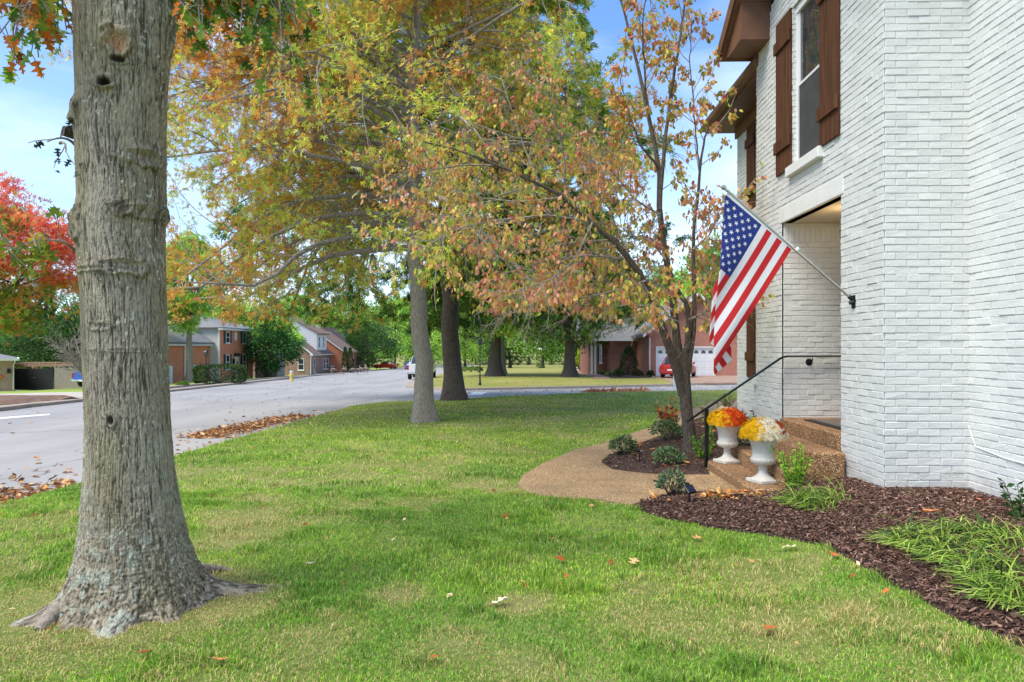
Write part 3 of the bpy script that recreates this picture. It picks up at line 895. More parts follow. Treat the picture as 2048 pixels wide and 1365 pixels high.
def one_leaf(px, py, size, col, label, rz, up=.045):
    x, y = g(px, py)
    V = np.array(LV) * size; V[:, 0] -= size / 2; V[:, 2] = V[:, 2] * .9 + .02 * np.sin(V[:, 0] * 60) * .3
    c = np.array(srgb(*col)) * np.ones((len(V), 3)) * (1 + rs.normal(0, .06, (len(V), 1)))
    o = mesh_np('fallen_leaf', V, [np.array(LF[0])], LITTER, col=c, loc=(x, y, hz1(x, y) + up))
    o.rotation_euler = (rs.uniform(-.25, .25), rs.uniform(-.3, .3), rz)
    tag(o, label, 'leaf', 'single fallen oak leaves')
one_leaf(1000, 1214, .13, (238, 222, 196), 'pale cream leaf curled on the lawn at lower centre', .3)
one_leaf(1860, 1108, .19, (222, 140, 90), 'orange lobed leaf resting on the big clump of strappy grass', .2, .30)
one_leaf(1780, 992, .16, (196, 100, 50), 'rusty leaf standing against the foot of the white corner', .9, .09)
one_leaf(620, 1138, .10, (226, 206, 170), 'beige leaf lying on green grass right of the big roots', 1.9)
one_leaf(1120, 1128, .10, (186, 92, 44), 'reddish brown leaf in the lawn below the path', 2.5)
one_leaf(1268, 1133, .11, (232, 190, 130), 'straw yellow leaf on the lawn below the solar light', .9)
one_leaf(1960, 1020, .13, (226, 130, 84), 'orange leaf on mulch below the thin white cable', 2.2, .09)
one_leaf(1395, 1085, .11, (220, 170, 110), 'tan leaf at the lawn edge under the mulch', .2)
one_leaf(1668, 1120, .10, (206, 110, 60), 'small orange leaf on the grass edge of the bed', 1.2)
one_leaf(1578, 1104, .13, (235, 225, 180), 'cream yellow leaf on the grass near the bed edge', 2.9)
one_leaf(1010, 1040, .09, (180, 84, 50), 'dark red leaf on the lawn left of the path curve', .4)
one_leaf(870, 1330, .08, (190, 100, 56), 'orange brown leaf at the bottom of the lawn', .8)
one_leaf(290, 1320, .11, (150, 78, 40), 'dark brown leaf on the grass below the big trunk', 1.4)
one_leaf(440, 1335, .10, (224, 150, 90), 'light orange leaf at the bottom left of the lawn', 2.0)
one_leaf(1540, 1270, .12, (190, 104, 54), 'rust brown leaf in the dry patch of lawn', .7)
# ------------------------------------------------------------------ the white painted brick house
HYAW = -math.atan(31 / 1370)
HO = Vector((3.43, 6.31, 0))
def hw(u, v, z=0):
    c, s = math.cos(HYAW), math.sin(HYAW)
    return Vector((HO.x + u * c - v * s, HO.y + u * s + v * c, z))

WB = mat('painted_brick', (.655, .66, .64), .55, var=.03, scale=4.5, bump=.5, bscale=55, spec=.35)
WM = mat('painted_mortar', (.59, .595, .575), .7, var=.05, scale=12, bump=.3, bscale=80)  # joint shadow put into the colour: tone kept below the brick paint
WS = mat('painted_masonry', (.72, .715, .68), .6, var=.04, scale=5, bump=.5, bscale=50)
_n, _l = WB.node_tree.nodes, WB.node_tree.links; _p = _n['Principled BSDF']
_src = _p.inputs['Base Color'].links[0].from_socket
_g = _n.new('ShaderNodeNewGeometry'); _mr = _n.new('ShaderNodeMapRange'); _mr.inputs['To Min'].default_value = .95; _mr.inputs['To Max'].default_value = 1.02
_l.new(_g.outputs['Random Per Island'], _mr.inputs[0]); _m1 = _n.new('ShaderNodeMixRGB'); _m1.blend_type = 'MULTIPLY'; _m1.inputs[0].default_value = 1
_l.new(_src, _m1.inputs[1]); _l.new(_mr.outputs[0], _m1.inputs[2])
_tc = _n.new('ShaderNodeTexCoord'); _sp = _n.new('ShaderNodeSeparateXYZ'); _l.new(_tc.outputs['Object'], _sp.inputs[0])
_nz = _n.new('ShaderNodeTexNoise'); _nz.inputs['Scale'].default_value = 5; _nz.inputs['Detail'].default_value = 8; _l.new(_tc.outputs['Object'], _nz.inputs['Vector'])
_a = _n.new('ShaderNodeMath'); _a.operation = 'MULTIPLY_ADD'; _a.inputs[1].default_value = -.55; _l.new(_nz.outputs[0], _a.inputs[0]); _l.new(_sp.outputs[2], _a.inputs[2])
_r = _n.new('ShaderNodeMapRange'); _r.inputs['From Min'].default_value = -.22; _r.inputs['From Max'].default_value = .10; _r.inputs['To Min'].default_value = .45; _r.inputs['To Max'].default_value = 0
_l.new(_a.outputs[0], _r.inputs[0]); _m2 = _n.new('ShaderNodeMixRGB'); _m2.inputs[2].default_value = (.30, .22, .16, 1)      # soil splash at the foot of the wall
_l.new(_r.outputs[0], _m2.inputs[0]); _l.new(_m1.outputs[0], _m2.inputs[1]); _l.new(_m2.outputs[0], _p.inputs['Base Color'])
BROWNW = mat('stained_brown_wood', (.095, .040, .020), .6, scale=2.5, var=.3, bump=.35, bscale=14, stretch=(9, 9, .6), spec=.15)
BROWNT = mat('brown_trim', (.17, .083, .050), .42, scale=3, var=.15, spec=.4)
BROWND = mat('dark_gutter', (.045, .03, .025), .4, scale=3, var=.15)
VINYL = mat('white_vinyl', (.72, .72, .71), .35, var=.02, scale=3)
SHING = line_mat('roof_shingle', (.11, .085, .07), .14, noise=.25, rough=.95)
BEIGE = mat('cream_ceiling', (.62, .56, .46), .7, var=.03)
BLACKM = mat('black_iron', (.012, .012, .013), .35, metal=.3, var=.2, spec=.5)
CH, CL, PRO = .0677, .203, .0095

def brick_wall(parent, o, ud, n, L, z0, z1, holes=(), clip=None, phase=0, ext0=0.0, ext1=0.0, seed=0, soldier=None, row0=0):
    """running bond: every brick a bevelled block standing proud of the recessed mortar"""
    r = np.random.RandomState(seed)
    o = np.array(o, float); ud = np.array(ud, float); n = np.array(n, float); up = np.array([0, 0, 1.])
    B = []
    k0 = int(math.floor(z0 / CH)); k1 = int(math.ceil(z1 / CH))
    for k in range(k0, k1):
        za, zb = k * CH + .004, (k + 1) * CH - .004
        if soldier and soldier[0] <= za < soldier[1]:
            if abs(za - soldier[0]) > CH * .9: continue
            a = 0
            while a < L:
                B.append((a + .004, min(a + .0677, L) - .004, za, za + CL - .008)); a += .0677
            continue
        spans = [(0 - ext0, L + ext1)]
        if clip: spans = [(max(0 - ext0, clip(zb)[0]), min(L + ext1, clip(zb)[1]))]
        for (a0, a1, h0, h1) in holes:
            if zb > h0 + .01 and za < h1 - .01:
                ns = []
                for s0, s1 in spans:
                    if a0 > s0: ns.append((s0, min(s1, a0)))
                    if a1 < s1: ns.append((max(s0, a1), s1))
                spans = ns
        off = ((k + phase) % 2) * CL / 2
        for s0, s1 in spans:
            if s1 - s0 < .02: continue
            j = math.floor((s0 - off) / CL)
            a = off + j * CL
            while a < s1:
                b0, b1 = max(a, s0), min(a + CL, s1)
                if b1 - b0 > .03: B.append((b0 + (.004 if b0 > 0 - ext0 + 1e-6 else 0), b1 - (.004 if b1 < L + ext1 - 1e-6 else 0), za, zb))
                a += CL
    B = np.array(B); N = len(B)
    j = r.normal(0, .0016, (N, 4)); p = PRO + r.normal(0, .0020, N)
    a0, a1, c0, c1 = B[:, 0] + j[:, 0], B[:, 1] + j[:, 1], B[:, 2] + j[:, 2], B[:, 3] + j[:, 3]
    rings = []
    for ins, dep in ((0, 0), (.0004, .72), (.0035, 1.0)):
        ds = p * dep
        for (A, Cc, sa, sc) in ((a0, c0, 1, 1), (a1, c0, -1, 1), (a1, c1, -1, -1), (a0, c1, 1, -1)):
            t = r.normal(0, .0010, N)
            rings.append(o + ud * (A + sa * ins)[:, None] + up * (Cc + sc * ins)[:, None] + n * (ds + t * (dep > .5))[:, None])
    V = np.stack(rings, 1)           # N,12,3
    q = []
    for k in (0, 4):
        for e in range(4):
            q.append((k + e, k + (e + 1) % 4, k + 4 + (e + 1) % 4, k + 4 + e))
    q.append((8, 9, 10, 11))
    q = np.array(q)
    if np.dot(np.cross(ud, up), n) < 0: q = q[:, ::-1]
    Q = (np.arange(N)[:, None, None] * 12 + q[None]).reshape(-1, 4)
    V = V.reshape(-1, 3)
    # mortar plane with the same openings
    us = sorted({-ext0 * 0, L, *[h for hh in holes for h in hh[:2] if 0 < h < L]} | {0.0}); zs = sorted({z0, z1, *[h for hh in holes for h in hh[2:] if z0 < h < z1]})
    mv = []; mq = []
    if clip:
        zz = np.arange(z0, z1, CH)
        zs = sorted(set(zs) | set(zz.tolist()))
    for i in range(len(us) - 1):
        for k in range(len(zs) - 1):
            um, zm = (us[i] + us[i + 1]) / 2, (zs[k] + zs[k + 1]) / 2
            if any(h[0] < um < h[1] and h[2] < zm < h[3] for h in holes): continue
            ua, ub = us[i], us[i + 1]
            if clip:
                ua, ub = max(ua, clip(zs[k + 1])[0]), min(ub, clip(zs[k + 1])[1])
                if ub - ua < .01: continue
            b = len(mv)
            for (uu, zv) in ((ua, zs[k]), (ub, zs[k]), (ub, zs[k + 1]), (ua, zs[k + 1])):
                mv.append(o + ud * uu + up * zv + n * .0025)
            f = (b, b + 1, b + 2, b + 3)
            mq.append(f if np.dot(np.cross(ud, up), n) > 0 else f[::-1])
    mv = np.array(mv); mq = np.array(mq) + len(V)
    return mesh_np('wall', np.concatenate([V, mv]), [Q, mq], [WB, WM], parent=parent, mi=[0, 1])

house = thing('painted_brick_house', 'white painted brick house with brown shutters and a recessed entry at the right', 'house', HO, HYAW)
ZG = -.35
RK = lambda v: 5.72 + .62 * (3.66 - v) if v > 1.75 else 5.72 + .62 * (v + .16)      # rake height along the gable
WIN = (1.33, 2.16, 3.73, 5.70)
brick_wall(house, (0, 0, 0), (0, 1, 0), (-1, 0, 0), 3.5, ZG, 6.9, holes=[(.86, 2.53, ZG, 3.29), WIN],
           clip=lambda z: (0 if z < 5.5 else max(0, (z - 5.66) / .62 - .16), 3.5 if z < 5.66 else 3.60 - (z - 5.66) / .62), phase=0, ext0=PRO, seed=1)
brick_wall(house, (0, 0, 0), (1, 0, 0), (0, -1, 0), .77, ZG, 6.3, phase=1, ext0=PRO, seed=2)
brick_wall(house, (.77, 0, 0), (0, -1, 0), (-1, 0, 0), 6.2, ZG, 6.3, phase=0, seed=3)
brick_wall(house, (.52, 3.5, 0), (0, 1, 0), (-1, 0, 0), 2.62, ZG, 5.45, holes=[(.72, 1.58, 1.0, 2.75), (.72, 1.58, 3.8, 5.3)], phase=1, seed=4)
brick_wall(house, (.015, 2.53, 0), (1, 0, 0), (0, -1, 0), 1.70, .55, 3.09, phase=0, seed=5, soldier=(2.83, 3.1))
brick_wall(house, (0, 3.5, 0), (1, 0, 0), (0, 1, 0), .52, ZG, 5.6, phase=1, seed=6)
brick_wall(house, (.0, WIN[1], 0), (1, 0, 0), (0, -1, 0), .085, WIN[2], WIN[3], phase=0, seed=7)
brick_wall(house, (.0, WIN[0], 0), (1, 0, 0), (0, 1, 0), .085, WIN[2], WIN[3], phase=0, seed=8)

b = MB()  # unseen solid filler added against light leaks; last box is the plain jamb
b.box(.9, 9, -6.2, .80, ZG, 6.2)
b.box(.772, .9, -6.2, -.002, ZG, 6.2)
b.box(.13, .9, .004, .83, ZG, 5.6)
b.box(.13, 1.7, 2.56, 3.49, ZG, 5.6)
b.box(.13, 1.7, .83, 2.56, 3.14, 5.6)
b.box(1.72, 9, .80, 6.1, ZG, 5.5)
b.box(.66, 1.72, 3.49, 6.11, ZG, 5.44)
b.prism([(.02, -.1, 5.6), (.02, 3.5, 5.6), (.02, 1.75, 6.75)], (1.7, 0, 0))
b.box(.004, .13, .78, .858, ZG, 3.09)
b.build('wall_filler', WS, house)
b = MB().box(.02, 1.70, .87, 2.52, 3.092, 3.13); b.build('porch_ceiling', BEIGE, house)
b = MB().box(-PRO - .006, .12, .80, 2.59, 3.092, 3.292, bev=.006); b.build('lintel', WS, house)
# door at the back of the porch
b = MB().box(1.66, 1.70, 1.15, 2.15, .60, 2.75, bev=.004); d_ = b.build('door', BROWNW, house)
b = MB()
for z in (.8, 1.55):
    for v in (1.27, 1.70): b.box(1.645, 1.659, v, v + .33, z, z + .6, bev=.006)
b.build('door_panel', BROWNW, d_)
b = MB().tube([(1.62, 1.24, 1.62), (1.62, 1.24, 1.62 - .12)], .012, 8); b.build('handle', BLACKM, d_)

def shutter(u, v0, v1, z0, z1, bat=(.28, .40)):
    """board and batten: separate vertical boards, two battens across"""
    b = MB(); n = 4; w = (v1 - v0) / n
    for i in range(n): b.box(u - .028, u - .002, v0 + i * w + .0015, v0 + (i + 1) * w - .0015, z0, z1, bev=.004)
    b.box(u - .004, u - .001, v0 + .004, v1 - .004, z0 + .003, z1 - .003)
    s = b.build('shutter', BROWNW, house)
    for z in (z0 + bat[0], z1 - bat[1]): MB().box(u - .056, u - .029, v0 - .012, v1 + .012, z, z + .15, bev=.004).build('batten', BROWNW, s)
shutter(-.011, 2.165, 2.66, 3.72, 5.70)
shutter(-.011, .86, 1.325, 3.72, 5.70)
shutter(.509, 5.09, 5.50, 3.78, 5.30)
shutter(.509, 5.09, 5.50, .98, 2.78)
shutter(.509, 3.80, 4.20, 3.78, 5.30)
shutter(.509, 3.80, 4.20, .98, 2.78)

def window(u, v0, v1, z0, z1, sill=True):
    f = .055; b = MB()
    for (a, c, e, h) in ((v0, v0 + f, z0, z1), (v1 - f, v1, z0, z1), (v0 + f, v1 - f, z1 - f, z1), (v0 + f, v1 - f, z0, z0 + f)):
        b.box(u + .01, u + .075, a, c, e, h, bev=.004)
    w = b.build('window', VINYL, house)
    zm = (z0 + z1) / 2; s = .035
    b = MB()
    for lo, hi, du in ((zm - .02, z1 - f, .022), (z0 + f, zm + .02, .044)):
        for (a, c, e, h) in ((v0 + f, v0 + f + s, lo, hi), (v1 - f - s, v1 - f, lo, hi), (v0 + f + s, v1 - f - s, hi - s, hi), (v0 + f + s, v1 - f - s, lo, lo + s)):
            b.box(u + du, u + du + .02, a, c, e, h, bev=.002)
    b.build('sash', VINYL, w)
    b = MB(); b.box(u + .036, u + .040, v0 + f + s, v1 - f - s, zm, z1 - f - s); b.box(u + .056, u + .060, v0 + f + s, v1 - f - s, z0 + f + s, zm)
    b.build('pane', glass_mat(), w)
    b = MB().box(u + .030, u + .033, v0 + f + .004, v1 - f - .004, z0 + f + .004, zm - .01); b.build('insect_screen', mat('screen_mesh', (.05, .05, .05), .8), w)
    if sill:
        b = MB().box(u - .085, u + .0, v0 - .05, v1 + .07, z0 - .125, z0 - .004, bev=.006); b.build('sill', WS, w)
window(.02, WIN[0] + .002, WIN[1] - .002, WIN[2], WIN[3], False)
b = MB().box(-.075, .09, 1.27, 2.24, 3.605, 3.728, bev=.008); b.build('window_sill', WS, house)
window(.54, 4.222, 5.078, 1.0, 2.75); window(.54, 4.222, 5.078, 3.8, 5.3)

# eaves: boxed return at the foot of the gable, gable roof, lower roof beyond with its gutter
b = MB()
b.prism([(-.40, 2.95, 5.66), (-.40, 3.54, 5.66), (-.40, 3.70, 5.74), (-.40, 3.05, 6.10), (-.40, 2.95, 6.16)], (.40, 0, 0))
b.build('eave_box', BROWNT, house)
b = MB()
for s in (1, -1):
    f = lambda v: v if s > 0 else 3.5 - v
    P = [(-.46, f(3.78), 5.70), (-.46, f(1.75), 6.96), (-.46, f(1.75), 7.16), (-.46, f(3.84), 5.86)]
    b.prism(P if s > 0 else P[::-1], (5.5, 0, 0))
b.build('roof', [SHING], house)
b = MB()
b.prism([(-.485, 3.80, 5.68), (-.485, 1.75, 6.95), (-.485, 1.75, 7.17), (-.485, 3.87, 5.85)], (.024, 0, 0))
b.prism([(-.485, -.30, 5.68), (-.485, -.37, 5.85), (-.485, 1.75, 7.17), (-.485, 1.75, 6.95)], (.024, 0, 0))
b.build('rake_board', BROWNT, house)
b = MB()
b.prism([(-.455, 3.60, 5.765), (-.455, 1.75, 6.915), (-.455, 1.75, 6.945), (-.455, 3.74, 5.70)], (.47, 0, 0))
b.build('soffit', BROWNT, house)
b = MB()
b.box(.08, .62, 3.45, 6.40, 5.455, 5.475); b.build('soffit', BROWNT, house)
b = MB().box(.47, .505, 3.52, 6.13, 5.26, 5.452, bev=.003); b.build('frieze', BROWNT, house)
b = MB().box(.055, .078, 3.45, 6.40, 5.44, 5.60); b.build('fascia', BROWNT, house)
gut = MB()
pr = [(.052, 5.60), (-.055, 5.60), (-.065, 5.585), (-.05, 5.53), (-.015, 5.49), (.052, 5.485)]
gut.prism([(a, 3.42, z) for a, z in pr], (0, 3.02, 0)); gut.build('gutter', BROWNT, house)
b = MB()
b.prism([(-.03, 3.42, 5.61), (-.03, 3.42, 5.66), (5.5, 3.42, 9.2), (5.5, 3.42, 9.1)], (0, 3.04, 0))
b.build('roof', SHING, house); b = MB()
b.prism([(.40, -6.4, 6.18), (.40, -6.4, 6.24), (5.5, -6.4, 9.4), (5.5, -6.4, 9.3)], (0, 6.3, 0))
b.build('roof', SHING, house)
b = MB(); b.prism([(.62, 6.11, 5.44), (9, 6.11, 5.44), (9, 6.11, 9.3), (5.5, 6.11, 9.1)], (0, -.1, 0)); b.build('gable_wall', WS, house)
# thin white cable tacked along the near wall
b = MB().tube([(.755, -.005, .78), (.752, -.12, .60), (.755, -.5, .555), (.752, -1.2, .53), (.755, -2.5, .47), (.755, -4, .45)], .0042, 6); b.build('cable', WS, house, smooth=True)
# ceiling lantern in the porch (lit)
lan = thing('porch_lantern', 'black ceiling lantern glowing warm under the porch ceiling', 'lantern', hw(.375, 1.50, 3.09), HYAW)
b = MB().lathe([(.075, -.022), (.085, -.012), (.085, 0)], n=20); b.tube([(0, 0, -.02), (0, 0, -.16)], .008, 8); b.build('ceiling_mount', BLACKM, lan, smooth=True)
b = MB()
for i in range(4):
    a = math.pi / 4 + i * math.pi / 2
    b.tube([(.02 * math.cos(a), .02 * math.sin(a), -.15), (.10 * math.cos(a), .10 * math.sin(a), -.26), (.075 * math.cos(a), .075 * math.sin(a), -.46)], .006, 6)
b.lathe([(.02, -.47), (.08, -.465), (.08, -.455)], n=4)
b.build('lantern_cage', BLACKM, lan)
bm_ = bpy.data.materials.new('bulb_glow'); bm_.use_nodes = True
bm_.node_tree.nodes['Principled BSDF'].inputs['Emission Color'].default_value = (1, .7, .35, 1); bm_.node_tree.nodes['Principled BSDF'].inputs['Emission Strength'].default_value = 6
b = MB().lathe([(.004, -.30), (.022, -.32), (.024, -.35), (.012, -.39), (.010, -.44)], n=12); b.build('bulb', bm_, lan, smooth=True)
pl = bpy.data.lights.new('lantern_light', 'POINT'); pl.energy = 2.2; pl.color = (1, .68, .36); pl.shadow_soft_size = .04
plo = bpy.data.objects.new('lantern_light', pl); plo.location = (0, 0, -.20); plo.parent = lan; COL.objects.link(plo)

# ---- entry steps of exposed aggregate
steps = thing('entry_steps', 'brown exposed aggregate steps rising to the front door', 'steps', HO, HYAW)
MB().box(-.035, 1.71, .865, 2.525, ZG, .59, bev=.02).build('porch_slab', STEPM, steps)
for (u0, u1, v0, v1, z) in ((-.37, -.037, .68, 2.42, .42), (-.70, -.372, .62, 2.34, .25), (-1.03, -.702, .56, 2.28, .075)):
    MB().box(u0, u1, v0, v1, ZG, z, bev=.022).build('step', STEPM, steps)
mt = thing('door_mat', 'dark rimmed grey door mat on the porch slab', 'door mat', hw(.55, 1.66, .591), HYAW)
MB().box(-.42, .42, -.52, .52, 0, .012, bev=.004).build('mat_border', mat('rubber', (.02, .02, .022), .7), mt)
MB().box(-.34, .34, -.44, .44, .0125, .018).build('mat_pile', mat('mat_fibre', (.16, .13, .11), .95, bump=.8, bscale=200), mt)

# ---- handrail
YR = 8.72
rail = thing('handrail', 'black iron handrail bending down from the porch wall beside the steps', 'handrail', at(1413, 948, YR))
ro = Vector(rail.location)
pts = [at(1750, 712.5, YR), at(1575, 713, YR), at(1565, 715, YR), at(1558, 719, YR), at(1384, 837, YR), at(1376, 843, YR)]
b = MB()
pts = [p - ro for p in pts]
for i in range(len(pts) - 1):
    a, c = pts[i], pts[i + 1]; d = (c - a).normalized(); nn = d.cross(Vector((0, 1, 0))).normalized() * .010; w = Vector((0, .022, 0))
    e = d * .004
    b.prism([a - e - nn - w, c + e - nn - w, c + e + nn - w, a - e + nn - w], w * 2)
b.build('rail', BLACKM, rail)
top = at(1413, 818, YR) - ro
MB().box(top.x - .022, top.x + .022, -.022, .022, 0, top.z, bev=.003).build('post', BLACKM, rail)
MB().lathe([(.085, -.01), (.085, .006), (.04, .018), (.030, .04)], (top.x, 0, 0), 4).build('base_plate', BLACKM, rail)
br = at(1625, 725, YR) - ro
b = MB().lathe([(.045, 0), (.045, .01), (.02, .02)], n=18); V_ = [Matrix.Rotation(R(90), 3, 'X') @ Vector(q) for q in b.v]; b.v = [tuple(q + br + Vector((0, .11, 0))) for q in V_]
b.tube([br + Vector((0, .10, 0)), br + Vector((0, .03, 0)), br + Vector((.0, .0, .03)), br + Vector((0, 0, .07))], .009, 8)
b.build('wall_bracket', BLACKM, rail, smooth=True)

# ---- flag pole and flag
YF = 6.88
fp = thing('flag_pole', 'silver metal flag pole angled up from a black bracket on the white wall', 'flag pole', at(1709, 603, YF))
o = Vector(fp.location)
tip, root = at(1455, 382, YF) - o, at(1701, 596, YF) - o
SIL = mat('brushed_silver', (.55, .56, .58), .3, metal=.9, var=.05)
b = MB().tube([root, root * .5 + tip * .5 - Vector((0, 0, .004)), tip], .0125, 14); b.build('pole', SIL, fp, smooth=True)
b = MB().tube([at(1597, 497, YF) - o, at(1592, 502, YF) - o], .019, 14); b.build('clip_ring', mat('white_plastic', (.75, .75, .73), .4), fp, smooth=True)
dd = (tip - root).normalized()
b = MB().lathe([(.014, 0), (.018, .012), (.010, .02), (.022, .035), (.026, .05), (.022, .066), (.008, .075)], n=20)
rot = dd.to_track_quat('Z', 'Y').to_matrix(); b.v = [tuple(rot @ Vector(q) + tip) for q in b.v]; b.build('finial', SIL, fp, smooth=True)
GREYI = mat('cast_grey_iron', (.03, .032, .036), .3, metal=.6)
b = MB().tube([root + dd * .02, root - dd * .05, root - dd * .10], [.021, .022, .026], 14)
b.tube([at(1703, 605, YF) - o + Vector((-.02, 0, -.01)), at(1712, 603, YF) - o], [.017, .03], 14)
wx = hw(0, .575).x - PRO - o.x
b.prism([(wx - .008, .03, -.07), (wx - .008, -.03, -.07), (wx - .008, -.042, 0), (wx - .008, -.03, .06), (wx - .008, .03, .06), (wx - .008, .042, 0)], (.010, 0, 0))
b.build('bracket', GREYI, fp, smooth=True)

flag = thing('flag', 'red, white and blue flag with white stars hanging in folds from the silver pole', 'flag', at(1452, 390, YF))
fo = Vector(flag.location)
PX = YF / F
def fx_left(y):                                   # where the hanging cloth doubles back on itself
    ys = [380, 388, 534, 618, 683, 758, 900]; xs = [1451, 1451, 1440, 1432, 1428, 1428, 1427]
    return np.interp(y, ys, xs)
def flagmap(s, t):
    s = np.asarray(s, float); t = np.asarray(t, float)
    x = 1452 + 131 * s - 163 * t + 6 * np.sin(3.1 * t) * (1 - s)
    y = 390 + 106 * s + 256 * t + 7 * np.sin(2.6 * t + s) * (1 - .5 * s)
    xb = fx_left(y); d = np.maximum(0, xb - x); Wd = 46.0
    ph = d / Wd; tri = np.abs(((ph + 1) % 2) - 1)
    sm = np.where(d > 0, Wd * (np.sqrt(tri ** 2 + .012) - .11), 0)
    xx = np.where(d > 0, xb + sm, x)
    depth = .075 * np.minimum(ph * 2, 1.0) ** .5 * (d > 0) + .050 * np.floor(ph) + .02 * np.clip((ph % 1), 0, 1) * (ph > .2)
    rip = np.where(d > 0, .2, 1.0)
    depth = depth + rip * .020 * np.sin(9 * s + 3.5 * t + .6) * np.clip(t * 2.2, 0, 1) + rip * .012 * np.sin(17 * s - 6 * t) * np.clip(t * 1.5, 0, 1)
    yy = y + 2.0 * np.sin(ph * 3) * (d > 0)
    P = np.stack([(xx - CX) * PX - fo.x, depth, EYE + (HY - yy) * PX - fo.z], -1)
    return P
ns, ntt = 91, 150
ss, tt = np.meshgrid(np.linspace(0, 1, ns), np.linspace(0, 1, ntt + 1), indexing='ij')
V = flagmap(ss, tt).reshape(-1, 3)
i = np.arange(ns - 1)[:, None] * (ntt + 1) + np.arange(ntt)[None]
q = np.stack([i, i + 1, i + ntt + 2, i + ntt + 1], -1).reshape(-1, 4)
sc_ = (np.arange(ns - 1) // 7).clip(0, 12)[:, None] * np.ones((1, ntt), int); tc_ = ((np.arange(ntt) + .5) / ntt)[None] * np.ones((ns - 1, 1))
mi_ = np.where((tc_ < .4) & (sc_ < 7), 2, sc_ % 2).ravel()
def cloth(name, c):
    m, n, l, p = nodes_of(name)
    p.inputs['Base Color'].default_value = (*c, 1); p.inputs['Roughness'].default_value = .75; p.inputs['Sheen Weight'].default_value = .15
    tr = n.new('ShaderNodeBsdfTranslucent'); tr.inputs[0].default_value = (*c, 1)
    tc = n.new('ShaderNodeTexCoord'); w = n.new('ShaderNodeTexNoise'); w.inputs['Scale'].default_value = 22; w.inputs['Detail'].default_value = 4
    l.new(tc.outputs['Object'], w.inputs[0]); bp = n.new('ShaderNodeBump'); bp.inputs['Strength'].default_value = .35; bp.inputs['Distance'].default_value = .012
    l.new(w.outputs[0], bp.inputs['Height']); l.new(bp.outputs[0], p.inputs['Normal'])
    mx = n.new('ShaderNodeMixShader'); mx.inputs[0].default_value = .25; l.new(p.outputs[0], mx.inputs[1]); l.new(tr.outputs[0], mx.inputs[2]); l.new(mx.outputs[0], n['Material Output'].inputs[0])
    return m
CR, CW, CB = cloth('red_cloth', (.56, .008, .012)), cloth('white_cloth', (.78, .78, .80)), cloth('blue_cloth', (.008, .030, .22))
mesh_np('striped_field', V, [q], [CR, CW, CB], parent=flag, smooth=True, mi=[mi_])
SV = []; SF = []
rows = [(6, 0)] if False else None
for ri in range(9):
    nst = 6 if ri % 2 == 0 else 5
    s_ = (ri + 1) * (7 / 13) / 10
    for ci in range(nst):
        t_ = (.4 / 12) * (1 + 2 * ci + (0 if nst == 6 else 1))
        pr_ = []
        for k in range(10):
            rr = .0308 * (1 if k % 2 == 0 else .4); a = math.pi / 2 + k * math.pi / 5
            pr_.append((s_ + -rr * math.cos(a) * 1.0, t_ - rr * math.sin(a) / 1.9))
        pr_.append((s_, t_))
        P = flagmap([p[0] for p in pr_], [p[1] for p in pr_])
        for sg in (-.0022, .0022):
            b0 = len(SV)
            SV += [tuple(p + np.array([0, sg, 0])) for p in P]
            SF += [(b0 + k, b0 + (k + 1) % 10, b0 + 10) for k in range(10)]
mesh_np('stars', SV, [SF], CW, parent=flag)
hd = np.stack([flagmap(np.linspace(0, 1, 20), -.028 + 0 * np.linspace(0, 1, 20)), flagmap(np.linspace(0, 1, 20), 0 * np.linspace(0, 1, 20))], 1).reshape(-1, 3)
hd[:, 1] -= .001
i = np.arange(19) * 2
mesh_np('hoist_band', hd, [np.stack([i, i + 1, i + 3, i + 2], 1)], CW, parent=flag)
for s_ in (.02, .98):
    p = flagmap(s_, -.014)
    b = MB().lathe([(.006, -.002), (.010, -.002), (.010, .002), (.006, .002)], n=14)
    b.v = [(x + p[0], z + p[1] - .003, y + p[2]) for x, y, z in b.v]; b.build('grommet', SIL, flag)

